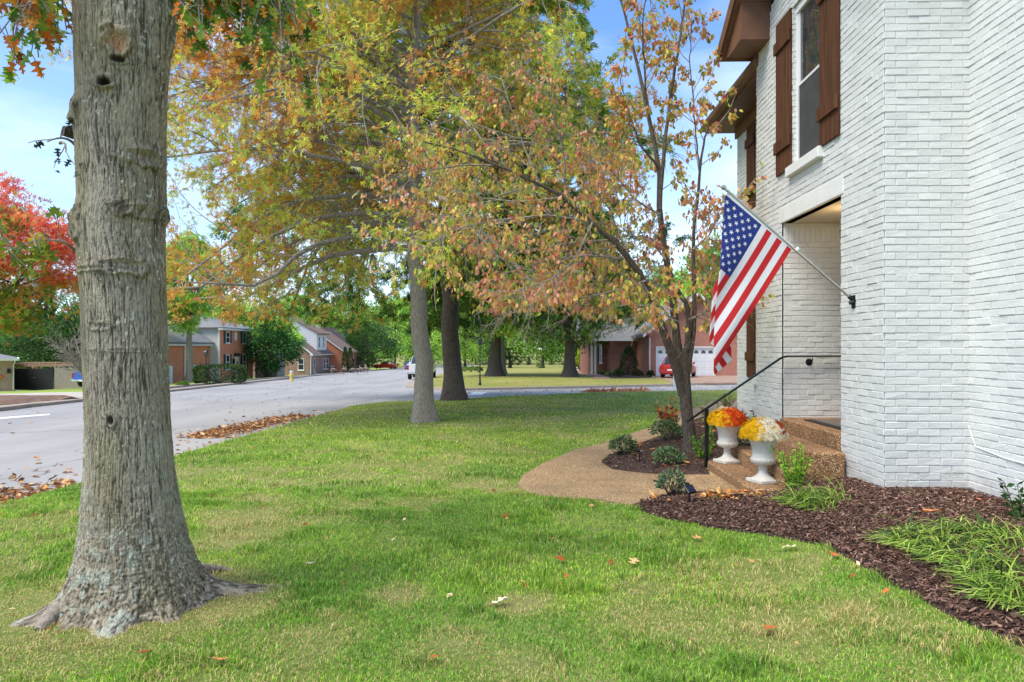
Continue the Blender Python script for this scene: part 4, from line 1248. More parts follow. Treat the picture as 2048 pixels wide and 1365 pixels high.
# ---- urns with chrysanthemums
STONE = mat('weathered_white_stone', (.60, .56, .49), .65, scale=7, var=.10, bump=.3, bscale=60)
def urn(px, py, zt, Y, label, glabel, seed, secs):
    r = np.random.RandomState(seed)
    p = at(px, py, Y); loc = Vector((p.x, p.y, zt))
    t = thing('garden_urn', label, 'urn', loc, .35, 'white urns on the entry steps')
    MB().box(-.125, .125, -.125, .125, 0, .035, bev=.005).build('plinth', STONE, t)
    prof = [(.118, .036), (.112, .046), (.085, .062), (.060, .085), (.046, .115), (.042, .140), (.050, .146), (.050, .153), (.043, .158), (.044, .175), (.052, .188), (.085, .198), (.112, .214), (.126, .238), (.128, .258), (.122, .274), (.110, .282),
            (.114, .286), (.108, .292), (.110, .34), (.118, .40), (.134, .452), (.156, .484), (.182, .498), (.188, .508), (.184, .520), (.172, .522), (.158, .512), (.150, .495)]
    prof = [(a, z * .94) for a, z in prof]
    b = MB().lathe(prof, n=64, mod=lambda w, z: (.05 * abs(math.sin(w * 8)) - .03 if .178 < z < .25 else 0)); b.build('bowl', STONE, t, smooth=True, angle=50)
    fl = thing('chrysanthemum', glabel, 'flowers', loc + Vector((0, 0, .475)), 0, 'potted chrysanthemums')
    n = 620
    th = np.arccos(1 - 1.05 * (np.arange(n) + .5) / n); ph = np.arange(n) * 2.39996
    D = np.stack([np.sin(th) * np.cos(ph), np.sin(th) * np.sin(ph), np.cos(th)], 1)
    rad = .205 * (1 + .14 * (vnoise(D[:, 0] * 3 + 7, D[:, 1] * 3 + D[:, 2] * 2, 1.5, seed) - .4) + r.normal(0, .035, n))
    Pp = D * rad[:, None] * np.array([1.1, 1.1, .92]) + np.array([0, 0, .005])
    # a small daisy: eight petals and an eye
    tm = [(0, 0, .006)]; fc = []
    for k in range(9):
        a = k * 2 * math.pi / 9; tm += [(math.cos(a - .25) * .8, math.sin(a - .25) * .8, .12), (math.cos(a) * 1.0, math.sin(a), .02), (math.cos(a + .25) * .8, math.sin(a + .25) * .8, .12)]
        fc.append((0, 1 + 3 * k, 2 + 3 * k, 3 + 3 * k))
    T = np.array(tm); up = unit(D + r.normal(0, .22, (n, 3)))
    a1 = unit(np.cross(up, np.array([.3, .2, 1.0]))); a2 = np.cross(up, a1); sz = r.uniform(.014, .027, n)[:, None, None]
    V = Pp[:, None] + sz * (T[None, :, 0:1] * a1[:, None] + T[None, :, 1:2] * a2[:, None] + T[None, :, 2:3] * up[:, None])
    G = (np.arange(n)[:, None, None] * len(T) + np.array(fc)[None]).reshape(-1, 4)
    cols = np.zeros((n, 3))
    for k in range(n):
        a = math.atan2(D[k, 1], D[k, 0]) + r.normal(0, .2); cols[k] = secs(a, D[k, 2] + r.normal(0, .06))
    cols = np.clip(cols * (1 + r.normal(0, .1, (n, 1))), 0, 1)
    C = np.repeat(cols[:, None], len(T), 1); C[:, 0] *= np.array([.9, .7, .5])
    mesh_np('blooms', V.reshape(-1, 3), [G], LEAFM, parent=fl, col=C.reshape(-1, 3))
    m = 900
    D2 = unit(r.normal(0, 1, (m, 3))); D2[:, 2] = np.abs(D2[:, 2]); P2 = D2 * (.185 * r.uniform(.75, 1.04, m))[:, None] * np.array([1.08, 1.08, .9])
    V, G = leaf_mesh(P2, D2, r.uniform(.02, .035, m), *LEAF_DIAMOND, r, .2)
    mesh_np('leaves', V, G, LEAFM, parent=fl, col=np.repeat(pal(m, [(30, 60, 25), (20, 44, 22), (52, 84, 34)], [3, 3, 1], r), 4, 0))
YEL, ORG, WHT, RST = np.array(srgb(250, 205, 10)), np.array(srgb(232, 96, 22)), np.array(srgb(250, 246, 225)), np.array(srgb(190, 62, 18))
def sec1(a, z): return (YEL if (math.cos(a - 2.9) > .1) else (ORG if z > .35 or math.cos(a) > -.4 else RST)) if z < .86 else (WHT if math.cos(a - 1.6) > 0 else ORG)
def sec2(a, z): return YEL if (math.cos(a - 3.1) > .42 and z < .93) or (math.cos(a - 1.9) > .3 and z > .6) else (RST if (math.cos(a - .3) > .55 and .25 < z < .85) else WHT)
urn(1455, 921, .076, 8.45, 'white urn holding yellow and orange flowers, nearer the handrail post', 'mound of yellow and orange mums in the urn beside the handrail', 31, sec1)
urn(1526, 964, .076, 7.22, 'white urn holding white and yellow flowers, nearest the viewer', 'mound of white and yellow mums in the nearest urn', 32, sec2)
# ------------------------------------------------------------------ the big oak trunk in the foreground
TX, TY = -2.33, 4.16
K_ = TY / F
prof = [(-400, 128, 362), (-160, 134, 352), (0, 139, 344), (60, 143, 342), (130, 145, 339), (200, 150, 336), (240, 147, 335), (275, 147, 334), (340, 151, 333), (400, 153, 334), (445, 148, 331), (500, 152, 330), (560, 157, 331), (700, 163, 335), (850, 167, 343),
        (950, 166, 352), (1040, 160, 366), (1100, 149, 380), (1150, 134, 398), (1190, 120, 412), (1220, 108, 420), (1260, 96, 432)]
zz = np.array([EYE + (HY - p[0]) * K_ for p in prof])[::-1]
p1_ = np.array([math.atan((p[1] - CX) / F) for p in prof])[::-1]; p2_ = np.array([math.atan((p[2] - CX) / F) for p in prof])[::-1]
mid_ = TY * np.tan((p1_ + p2_) / 2); rad0 = np.hypot(mid_, TY) * np.sin((p2_ - p1_) / 2) - .013       # true axis and radius of an off-centre cylinder
AF = math.atan2(-TY, -TX)                                                                          # side of the trunk turned to the viewer
oak = thing('oak_tree', 'thick grey barked oak trunk with lichen and knots standing in the front lawn', 'tree', (TX, TY, hz1(TX, TY)))
oo = np.array(oak.location)
NA, NZ = 460, 760
Z = np.linspace(-.22, 4.7, NZ); A = np.arange(NA) * 2 * np.pi / NA
zc = np.interp(Z, zz, mid_); zr = np.interp(Z, zz, rad0)
AA, ZZ = np.meshgrid(A, Z); rr = zr[:, None] * np.ones_like(AA)
g0 = hz1(TX, TY)
flare = np.exp(-np.clip(ZZ - g0, -.1, 9) / .10)
lob = .5 + .5 * np.cos(5 * AA + 1.1 + .5 * np.sin(2 * AA)); lob2 = .5 + .5 * np.cos(9 * AA + .5)
rr = rr * (1 + flare * (.12 * lob ** 1.5 - .08 + .05 * lob2))
for (a0, amp, wd) in ((R(216), .30, .26), (R(24), .40, .22), (R(285), .16, .25), (R(140), .3, .35), (R(248), .16, .14), (R(322), .14, .20)):
    dd_ = np.angle(np.exp(1j * (AA - a0))); rr = rr + zr[:, None] * amp * np.exp(-(dd_ / wd) ** 2) * flare ** 1.7 * 1.5
arc = AA * .30
def pn(a, z, sa, sz, seed):                # periodic noise round the trunk
    w = AA / (2 * np.pi)
    n1 = vnoise(a * sa, z * sz, 1, seed); n2 = vnoise((a - 2 * np.pi * .30) * sa, z * sz, 1, seed)
    return n1 * (1 - w) + n2 * w
wob = pn(arc, ZZ, 9, 3.2, 40) * .055
fur = np.abs(pn(arc + wob * .8, ZZ, 66, 4.6, 3) - .5) * 2          # long vertical plates
fur2 = np.abs(pn(arc + wob * .6, ZZ, 120, 13, 8) - .5) * 2
rough = pn(arc, ZZ, 150, 110, 12); low = np.clip(1 - (ZZ - g0) / .85, 0, 1)
disp = .0065 * (1 - np.exp(-fur * 14)) + .004 * (1 - np.exp(-fur2 * 10)) + .003 * rough + .004 * pn(arc, ZZ, 60, 30, 19) + .010 * (pn(arc, ZZ, 5, 2, 30) - .5) * 2
blocky = pn(arc + wob * .5, ZZ, 60, 46, 50); blocky2 = pn(arc, ZZ, 130, 105, 55)
disp = disp * (1 - .55 * low) + low * (.018 * np.abs(blocky - .5) * 2 + .014 * np.abs(blocky2 - .5) * 2)
# knots and branch scars, placed on the side that shows them
def spot(px, py):
    z = EYE + (HY - py) * K_; xc = np.interp(z, Z, zc); r0 = np.interp(z, Z, zr)
    s = np.clip(((px - CX) * K_ - xc) / r0 * .87, -.98, .98)
    return (AF + math.asin(s)), z, r0
colr = np.zeros(AA.shape + (3,))
base = np.array(srgb(160, 149, 130)); dark = np.array(srgb(58, 48, 38)); lite = np.array(srgb(192, 180, 158)); lich = np.array(srgb(186, 190, 174)); grn = np.array(srgb(152, 142, 98))
cv = (np.exp(-fur * 15) * 1.3 + np.exp(-fur2 * 12) * .7) * (.35 + 1.3 * pn(arc, ZZ, 14, 5, 44)) + .35 * np.clip(pn(arc, ZZ, 80, 24, 47) - .55, 0, 1)
tone = pn(arc, ZZ, 6, 2.4, 70)[..., None]
colr = base * (1 - tone) + lite * tone
gm = np.clip((pn(arc, ZZ, 4, 1.2, 77) - .5) * 3, 0, .35)[..., None]; colr = colr * (1 - gm) + grn * gm
colr = colr * (1 - np.clip(cv, 0, 1)[..., None] * .78) + dark * np.clip(cv, 0, 1)[..., None] * .78
fl = np.clip((pn(arc, ZZ, 85, 48, 81) - .76) * 14, 0, 1) * np.clip((pn(arc, ZZ, 7, 3, 83) - .25) * 3, 0, 1) ; fl = fl[..., None]
colr = colr * (1 - fl) + np.array(srgb(206, 200, 184)) * fl; disp += .003 * fl[..., 0]
lm = (np.clip((pn(arc, ZZ, 30, 26, 90) - .52) * 9, 0, 1) * np.clip((pn(arc, ZZ, 6, 4, 95) - .42) * 5, 0, 1) * np.clip(1.25 - (ZZ - g0) / .95, 0, 1))[..., None]
colr = colr * (1 - lm * .85) + lich * lm * .85; disp += .006 * lm[..., 0] * blocky2
lw = (low * np.clip((blocky - .5) * 6, 0, 1) * .6)[..., None]; colr = colr * (1 - lw) + np.array(srgb(180, 164, 138)) * lw
ld = (low * np.clip((.42 - blocky2) * 7, 0, 1) * .8)[..., None]; colr = colr * (1 - ld) + dark * .7 * ld
RAD = rr + disp
def knot(px, py, w, h, rim, hole, cin=None, swirl=0.0):
    global RAD, colr
    a0, z0, r0 = spot(px, py); rim = rim * 1.05
    du = np.angle(np.exp(1j * (AA - a0))) * r0 / (w * K_); dv = (ZZ - z0) / (h * K_)
    d = np.sqrt(du ** 2 + dv ** 2 + 1e-9); d = d * (1 + .55 * (pn(arc, ZZ, 22, 22, 33) - .5) + .2 * (pn(arc, ZZ, 60, 60, 34) - .5)); rim = rim * (.4 + 1.1 * pn(arc, ZZ, 18, 18, 36))
    RAD = RAD + rim * np.exp(-((d - 1) / .30) ** 2) - hole * np.exp(-(d / .62) ** 4) + rim * .5 * np.exp(-(d / 1.7) ** 2) + swirl * np.sin(d * 14) * np.exp(-(d / 1.3) ** 2)
    k = np.exp(-((d - 1.28) / .12) ** 2)[..., None] * .6 * np.clip(pn(arc, ZZ, 26, 26, 61)[..., None] * 2.4 - .6, 0, 1); colr = colr * (1 - k) + dark * .6 * k
    if cin is not None:
        k = np.exp(-(d / .78) ** 6)[..., None]; ring = .8 + .2 * np.sin(d * 26)[..., None]
        colr = colr * (1 - k) + np.array(srgb(*cin)) * ring * k
knot(237, 122, 20, 25, .036, -.004, (206, 160, 116), .002); knot(238, 153, 17, 7, .004, .012, (66, 54, 44))
knot(214, 197, 13, 11, .024, .020, (44, 34, 28)); knot(285, 328, 34, 15, .016, .012, None, .004)
knot(242, 430, 16, 14, .016, .008, (140, 124, 104), .004); knot(290, 432, 44, 11, .014, -.004, None, .003)
knot(248, 540, 36, 15, .015, .012, None, .005); knot(155, 462, 20, 26, .02, -.02); knot(322, 432, 12, 16, .012, .006, None, .003)
knot(226, 832, 7, 11, .010, .008, (70, 58, 46)); knot(150, 235, 16, 20, .02, -.015); knot(205, 655, 22, 8, .008, .006, None, .003); knot(280, 700, 70, 4, .006, .0)
knot(180, 545, 40, 6, .008, .004); knot(330, 60, 10, 40, .014, .01)
# crease where the right limb joins
for (xa, ya, xb, yb) in ((284, -60, 291, 105), (291, 105, 336, 290)):
    for k in np.linspace(0, 1, 26):
        a0, z0, r0 = spot(xa + (xb - xa) * k, ya + (yb - ya) * k)
        du = np.angle(np.exp(1j * (AA - a0))) * r0; d = np.sqrt(du ** 2 + (ZZ - z0) ** 2)
        e = np.exp(-(d / .016) ** 2); RAD -= .006 * e * (1 - .6 * (ya + (yb - ya) * k) / 300); colr *= (1 - .10 * e)[..., None]
a0_, z0_, r0_ = spot(320, 40)
RAD = RAD + .03 * np.exp(-(np.angle(np.exp(1j * (AA - a0_))) / .35) ** 2) * S(2.6, 3.4, ZZ)
X = zc[:, None] + RAD * np.cos(AA); Y = TY + RAD * np.sin(AA)
V = np.stack([X, Y, ZZ], -1).reshape(-1, 3) - oo
i = np.arange(NZ - 1)[:, None] * NA + np.arange(NA)[None]; j = np.arange(NZ - 1)[:, None] * NA + (np.arange(NA)[None] + 1) % NA
q = np.stack([i, j, j + NA, i + NA], -1).reshape(-1, 4)
BARKV = vcol_mat('oak_bark', .9, 0, .12, bump=.9, bscale=85)
mesh_np('trunk', V, [q], BARKV, parent=oak, col=np.clip(colr.reshape(-1, 3), .003, 1), smooth=True)
BARK = mat('grey_bark', (.20, .165, .125), .9, scale=14, col2=(.34, .29, .235), bump=.9, bscale=30, stretch=(3, 3, .7))
BARKD = mat('dark_bark', (.045, .035, .028), .95, scale=12, col2=(.12, .095, .075), bump=.9, bscale=24, stretch=(3, 3, .7))
TWIG = mat('twig_bark', (.17, .14, .11), .9, scale=20, col2=(.36, .32, .27))
TWIGD = mat('dark_twig_bark', (.05, .038, .03), .9, scale=20, col2=(.12, .09, .07))
# surface roots and the sawn stub, part of the trunk
r_ = np.random.RandomState(9)
b = MB()
def root(pxs, r0, r1):
    P = [g(*p) for p in pxs]; n = len(P)
    b.tube([(p[0] - oo[0], p[1] - oo[1], hz1(*p) - oo[2] + (.035 if k < n - 1 else -.03) * (1 - k / n)) for k, p in enumerate(P)], [r0 + (r1 - r0) * k / (n - 1) for k in range(n)], 12)
def rb():
    global b
    b.build('root', BARK, oak, smooth=True); b = MB()
root([(395, 1150), (418, 1146), (440, 1143), (470, 1141)], .045, .012); rb()
root([(150, 1215), (120, 1232), (96, 1248), (78, 1262)], .085, .03); rb()
root([(215, 1215), (188, 1232), (172, 1246)], .07, .03); rb()
root([(350, 1195), (385, 1200), (420, 1198)], .06, .025); rb()
b = MB(); p = at(150, 268, TY) - Vector(oo)
b.tube([p, at(126, 262, TY - .05) - Vector(oo)], [.036, .030], 14); b.build('sawn_stub', BARKD, oak, smooth=True)
# limbs above the frame that carry the leafy sprays
limbs = [[(-2.45, 4.16, 3.9), (-3.1, 4.3, 4.6), (-4.2, 4.5, 5.2), (-5.6, 4.9, 5.5)], [(-2.2, 4.2, 3.9), (-1.7, 4.5, 4.6), (-.9, 4.9, 4.9), (.2, 5.4, 4.9)],
         [(-2.3, 4.2, 4.6), (-2.3, 4.3, 5.6), (-2.1, 4.6, 7.0), (-2.0, 4.9, 8.6)], [(-2.4, 4.1, 4.4), (-3.0, 3.4, 5.2), (-3.6, 2.2, 6.0), (-4.2, .8, 6.4)], [(-2.2, 4.2, 4.5), (-1.6, 5.3, 5.4), (-1.3, 6.8, 6.0), (-1.0, 8.2, 6.2)]]
b = MB()
for L_ in limbs: b.tube([tuple(np.array(p) - oo) for p in L_], [.12, .09, .06, .03], 12)
b.build('limbs', BARK, oak, smooth=True)

def spray(P0, targets, n_leaf, seed, cols, w, size, spread=.10, name='foliage', sub=4):
    """drooping twigs from P0 points to target points, hung with lobed leaves"""
    r = np.random.RandomState(seed); pl_ = []
    for a, t in zip(P0, targets):
        a = np.array(a); t = np.array(t); m = (a + t) / 2 + np.array([0, 0, .12]) + r.normal(0, .05, 3)
        k = np.linspace(0, 1, 7)[:, None]; pl_.append((1 - k) ** 2 * a + 2 * k * (1 - k) * m + k * k * t)
    M_ = np.array(pl_) - oo
    st, d, idx, _ = spawn(M_, sub, .35, 1, R(45), r)
    ch = grow(st, d, r.uniform(.12, .34, len(st)), 5, .2, -.35, r)
    V1, Q1 = tubes(M_, np.linspace(.010, .0035, 7)[None] * np.ones((len(M_), 1)), 5); V2, Q2 = tubes(ch, np.linspace(.004, .002, 5)[None] * np.ones((len(ch), 1)), 4)
    li = r.randint(0, len(ch), n_leaf); p, tn = sample_on(ch, (li, r.uniform(.2, 1, n_leaf)))
    T = np.array(LV) * np.array([1, .95, 1])
    V, G = leaf_mesh(p + r.normal(0, .015, (n_leaf, 3)), tn + r.normal(0, .5, (n_leaf, 3)), size * r.uniform(.65, 1.15, n_leaf), T, LF, r, .55)
    return V1, Q1, V2, Q2, V, G, np.repeat(pal(n_leaf, cols, w, r, .1), len(T), 0)
r_ = np.random.RandomState(19)
OAKC = [(96, 138, 46), (136, 172, 58), (216, 116, 38), (236, 158, 50), (176, 104, 46), (190, 196, 70), (70, 104, 40)]
sets = []
P0 = [at(r_.uniform(-120, 180), r_.uniform(-260, -120), r_.uniform(3.6, 4.6)) for _ in range(26)]; T0 = [at(r_.uniform(-30, 140), r_.uniform(-60, 120), r_.uniform(3.5, 4.5)) for _ in range(26)]
sets.append(spray(P0, T0, 330, 1, OAKC, [2, 3, 3, 4, 2, 2, 1], .115))
P0 = [at(r_.uniform(330, 560), r_.uniform(-230, -120), r_.uniform(3.9, 5.2)) for _ in range(46)]; T0 = [at(x, 20 + (x - 380) * .33 + r_.uniform(-90, 45), r_.uniform(3.9, 5.2)) for x in r_.uniform(350, 620, 46)]
sets.append(spray(P0, T0, 760, 2, OAKC, [5, 4, 1.3, 1.3, 1.3, 2, 4], .105))
P0 = [at(158, 515, 4.1), at(100, 475, 4.1), at(-80, 420, 3.9)]; T0 = [at(40, 490, 3.9), at(75, 500, 3.9), at(30, 500, 3.8)]
sets.append(spray(P0, T0, 46, 3, [(150, 160, 50), (120, 140, 44), (200, 170, 50), (160, 120, 40)], [3, 3, 1.5, 1], .11, sub=3))
P0 = [at(150, 290, 4.2), at(120, 287, 4.1)]; T0 = [at(95, 284, 4.0), at(132, 305, 4.0)]
sets.append(spray(P0, T0, 16, 4, [(36, 60, 34), (28, 46, 28)], [1, 1], .06, sub=2))
# crown above the picture
pts_ = [np.array(p) for L_ in limbs for p in L_[1:]]
P0 = [pts_[r_.randint(len(pts_))] for _ in range(150)]; T0 = [p + r_.normal(0, 1, 3) * np.array([1.3, 1.3, .7]) + np.array([0, 0, .6]) for p in P0]
T0 = [np.array([t[0], t[1], max(t[2], EYE + .56 * max(t[1], .3) + .4)]) for t in T0]
sets.append(spray(P0, T0, 1500, 5, OAKC, [4, 4, 2, 2, 1, 2, 2], .12))
Vb = []; Qb = []; Vl = []; Gl = []; Cl = []; nb_ = 0; nl_ = 0
for V1, Q1, V2, Q2, V, G, C in sets:
    Vb += [V1, V2]; Qb += [Q1 + nb_, Q2 + nb_ + len(V1)]; nb_ += len(V1) + len(V2)
    Vl.append(V); Gl.append(G[0] + nl_); Cl.append(C); nl_ += len(V)
mesh_np('twigs', np.concatenate(Vb), [np.concatenate(Qb)], TWIG, parent=oak)
mesh_np('foliage', np.concatenate(Vl), [np.concatenate(Gl)], LEAFM, parent=oak, col=np.concatenate(Cl))

# ------------------------------------------------------------------ tree builder
def build_tree(name, label, base, trunk, trad, seed, n1=44, l1=(5, 3), z0=2.5, z1=11, droop=(-.5, .6), n2=9, n3=5, leaves=12, leaf=.1, cols=None, colfn=None, w=None,
               bark=BARK, twig=TWIG, tm=LEAF_SPIKY, group=None, lf_spread=.08, start_dir=(-.15, .9), bare=0.0, flare=1.6, lobes=True, cut=None, zmin=None, lowleft=False):
    """trunk polyline in world metres; limbs spiral up it, each with side branches, twigs and leaves"""
    r = np.random.RandomState(seed)
    t = thing(name, label, 'tree', base, 0, group); o = np.array(base)
    P = np.array(trunk, float); k = np.linspace(0, len(P) - 1, 26); i0 = np.minimum(k.astype(int), len(P) - 2); fr = (k - i0)[:, None]
    P = P[i0] * (1 - fr) + P[i0 + 1] * fr; P[1:-1] += r.normal(0, .03, (24, 3)) * trad * 3
    P = P - o; h = P[:, 2] - P[0, 2]
    rad = trad * (1 - .88 * (h / h[-1]) ** 1.05) + trad * (flare - 1) * np.exp(-h / (trad * 1.1))
    SD = 28
    P[0, 2] -= .15
    V, Q = tubes(P[None], rad[None], SD)
    aw = np.tile(np.arange(SD) * 2 * np.pi / SD, 26); hh = np.repeat(h, SD); cen = np.repeat(P, SD, 0)
    amp = 1 + .30 * np.clip(np.cos(aw * 4 + seed), 0, 1) * np.exp(-hh / (trad * 1.3)) + .05 * np.sin(aw * 3 + hh * 4) + r.normal(0, .012, len(aw))
    V = cen + (V - cen) * amp[:, None]
    mesh_np('trunk', V, [Q], bark, parent=t, smooth=True)
    # limbs
    f = (np.arange(n1) + r.uniform(.2, .8, n1)) / n1; zl = z0 + (z1 - z0) * f
    tz = np.interp(zl, P[:, 2] + o[2], np.linspace(0, 1, 26)); st, _ = sample_on(P[None], (np.zeros(n1, int), np.clip(tz, 0, .97)))
    az = np.arange(n1) * 2.4 + r.normal(0, .4, n1)
    if lowleft: az = np.where((f < .42) & (np.arange(n1) % 2 == 0), np.pi + r.normal(0, .5, n1), az)
    el = start_dir[0] + (start_dir[1] - start_dir[0]) * f + r.normal(0, .1, n1)
    L = (l1[0] + (l1[1] - l1[0]) * f) * r.uniform(.75, 1.12, n1)
    D = np.stack([np.cos(az) * np.cos(el), np.sin(az) * np.cos(el), np.sin(el)], 1)
    K1 = 11; b1 = np.zeros((n1, K1, 3)); up = droop[0] + (droop[1] - droop[0]) * f
    b1[:, 0] = st; d = D.copy()
    for q in range(1, K1):
        d = d + r.normal(0, .10, (n1, 3)); d[:, 2] += up / (K1 - 1); d = unit(d); b1[:, q] = b1[:, q - 1] + d * (L / (K1 - 1))[:, None]
    if zmin is not None: b1[:, :, 2] = np.maximum(b1[:, :, 2], zmin + .5 - o[2] + .25 * r.rand(n1, 1))
    rtr = np.interp(zl, P[:, 2] + o[2], rad)
    r1 = (rtr * .42)[:, None] * np.linspace(1, .12, K1)[None] + .006
    s2, d2, i2, t2 = spawn(b1, n2, .12, 1, R(48), r)
    L2 = (L[i2] * (.42 * (1 - .55 * t2))) * r.uniform(.6, 1.2, len(i2)) + .25
    b2 = grow(s2, d2, L2, 7, .14, up[i2].mean() * .3, r)
    r2 = np.interp(t2, [0, 1], [.34, .7])[:, None] * np.take(r1, (t2 * (K1 - 1)).astype(int) + 0, axis=1)[0][:, None] * 0 + (.010 + .012 * (1 - t2))[:, None] * np.linspace(1, .3, 7)[None] * (trad / .22) ** .5
    s3, d3, i3, t3 = spawn(b2, n3, .15, 1, R(42), r)
    L3 = (.20 + .30 * L2[i3]) * r.uniform(.5, 1.2, len(i3))
    b3 = grow(s3, d3, L3, 4, .18, -.1, r)
    r3 = np.ones((len(b3), 1)) * np.linspace(.006, .0025, 4)[None] * (trad / .22) ** .5 * (leaf / .1) ** .5
    if zmin is not None:
        k2 = b2[:, :, 2].min(1) + o[2] > zmin; k3 = b3[:, :, 2].min(1) + o[2] > zmin
        b2o = b2; b2, r2 = b2[k2], r2[k2]; b3, r3 = b3[k3], r3[k3]
    V1, Q1 = tubes(b1, r1, 8); V2, Q2 = tubes(b2, r2, 5); V3, Q3 = tubes(b3, r3, 3)
    mesh_np('branches', np.concatenate([V1, V2, V3]), [np.concatenate([Q1, Q2 + len(V1), Q3 + len(V1) + len(V2)])], twig, parent=t)
    n = int(len(b3) * leaves)
    li = r.randint(0, len(b3), n); keepb = vnoise(b3[:, 0, 0] + o[0], b3[:, 0, 2] + b3[:, 0, 1] * .7, .9, seed) > bare
    li = li[keepb[li]]; n = len(li)
    p, tn = sample_on(b3, (li, r.uniform(.15, 1.0, n) ** .8))
    p = p + r.normal(0, lf_spread, (n, 3))
    if cut is not None:
        kp = cut(p + o); p, tn = p[kp], tn[kp]; n = len(p)
    V, G = leaf_mesh(p, tn, leaf * r.uniform(.6, 1.2, n), *tm, r, .35)
    wts = colfn(p + o, r) if colfn else np.array(w, float)
    C = pal(n, cols, wts, r, .13)
    mesh_np('foliage', V, G, LEAFM, parent=t, col=np.repeat(C, len(tm[0]), 0))
    return t

# grey pin oak in the middle of the lawn, leaves turning
Y2 = 16.8
PINC = [(230, 164, 84), (244, 196, 96), (202, 134, 76), (232, 230, 100), (196, 212, 88), (132, 164, 66), (242, 212, 96)]
def pin_w(p, r):
    n = len(p); a = fbm(p[:, 0], p[:, 2], .75, 3, 60); b = fbm(p[:, 0] + p[:, 1], p[:, 2], 1.6, 2, 66)
    w = np.zeros((n, 7)); og = S(.38, .6, a); dk = S(4.5, 2.6, p[:, 2]) * .8
    left = 1.6 * S(-3.6, -6.0, p[:, 0]) * S(10, 7, p[:, 2])
    w[:, 0] = 1.2 * og + left + .15; w[:, 1] = 1.0 * og + .2; w[:, 2] = .45 * og + .1 + .5 * left; w[:, 3] = 2.2 * (1 - og) * (1 - dk) + .3; w[:, 4] = 2.0 * (1 - og) + .4; w[:, 5] = .8 * (1 - og) + 1.0 * dk + .1; w[:, 6] = .8 * (b > .5) + .15
    return w
tp = [at(850, 843, Y2), at(846, 720, Y2), at(836, 600, Y2), at(828, 470, Y2), at(831, 330, Y2), at(824, 160, Y2), at(838, 0, Y2), at(850, -170, Y2), at(852, -330, Y2)]
tp[0].z = hz1(tp[0].x, Y2)
build_tree('pin_oak_tree', 'pin oak with pale grey trunk, orange and yellow leaves, mid lawn', tp[0], tp, .235, 71, n1=84, l1=(6.9, 4.0), z0=3.9, z1=14.0, droop=(-1.35, .25), n2=13, n3=6, leaves=20, leaf=.106, cols=PINC, colfn=pin_w, start_dir=(.30, .85), bare=.34, zmin=2.1, lowleft=True)
# darker trunk behind it
Y3 = 26.0
tp = [at(908, 800, Y3), at(903, 690, Y3), at(898, 560, Y3), at(890, 400, Y3), at(880, 200, Y3), at(880, -60, Y3), at(880, -260, Y3)]
tp[0].z = hz1(tp[0].x, Y3)
def grn_w(p, r):
    a = fbm(p[:, 0], p[:, 2], .5, 3, 160); w = np.zeros((len(p), 6)); hi = S(5.5, 10, p[:, 2])
    w[:, 0] = 1; w[:, 1] = 1.0 + a; w[:, 2] = 1.2 * S(.4, .6, a) ; w[:, 3] = .8 * hi; w[:, 4] = 2.6 * (1 - hi); w[:, 5] = .9 * hi * S(.42, .6, a) + .1
    return w
build_tree('oak_tree', 'tall green oak with a dark straight trunk behind the pale trunk', tp[0], tp, .36, 72, n1=66, l1=(8.6, 5.4), z0=5.0, z1=17, droop=(-1.9, .3), n2=12, n3=6, leaves=27, leaf=.185,
           cols=[(100, 140, 54), (140, 178, 64), (184, 208, 78), (216, 214, 84), (70, 100, 44), (216, 156, 76)], colfn=grn_w, bark=BARKD, twig=TWIGD, start_dir=(.25, .85), bare=.08, zmin=1.95)

BARKM = mat('brown_grey_bark', (.055, .042, .030), .9, scale=18, col2=(.16, .125, .095), bump=.9, bscale=34, stretch=(3, 3, .8))
# ------------------------------------------------------------------ the dogwood beside the steps
Y4 = 9.9
dog = thing('dogwood_tree', 'small multi-stemmed tree with coral and yellow leaves in the curved mulch bed', 'tree', Vector((at(1381, 905, Y4).x, Y4, 0)) * 1)
dog.location.z = hz1(dog.location.x, Y4) + .02
do = np.array(dog.location)
def stem(pl, r0, r1, dy=0.0):
    n = len(pl); return [np.array(at(x, y, Y4 + dy * k / max(1, n - 1))) for k, (x, y) in enumerate(pl)], [r0 + (r1 - r0) * (k / (n - 1)) for k in range(n)]
def resample(P, K):
    P = np.array(P); k = np.linspace(0, len(P) - 1, K); i0 = np.minimum(k.astype(int), len(P) - 2); fr = (k - i0)[:, None]
    return P[i0] * (1 - fr) + P[i0 + 1] * fr
trunkp, tr = stem([(1383, 915), (1379, 870), (1373, 820), (1369, 760), (1364, 705)], .092, .080)
stems = [stem([(1366, 790), (1352, 735), (1336, 690), (1318, 640), (1303, 598), (1291, 562), (1262, 520), (1225, 480), (1185, 445), (1130, 395), (1080, 370), (1000, 332), (920, 305), (850, 285)], .070, .008, -1.2),
         stem([(1368, 760), (1358, 700), (1350, 650), (1346, 590), (1332, 520), (1320, 430), (1318, 340), (1302, 255), (1282, 160), (1262, 80), (1240, 0), (1225, -60)], .070, .010, .3),
         stem([(1373, 760), (1374, 700), (1378, 640), (1372, 605), (1356, 580)], .052, .030, -.2),
         stem([(1320, 420), (1328, 300), (1342, 190), (1356, 100), (1366, 40), (1374, -40)], .032, .010, .5),
         stem([(1378, 745), (1384, 680), (1390, 600), (1385, 500), (1392, 420), (1400, 340), (1410, 275), (1416, 262)], .040, .010, -.3),
         stem([(1300, 250), (1290, 160), (1285, 60), (1290, -30)], .016, .006, -.4), stem([(1400, 345), (1392, 290), (1386, 200), (1380, 120), (1384, 40)], .014, .006, .3),
         stem([(1318, 340), (1280, 290), (1262, 240), (1240, 160)], .018, .006, -.5)]
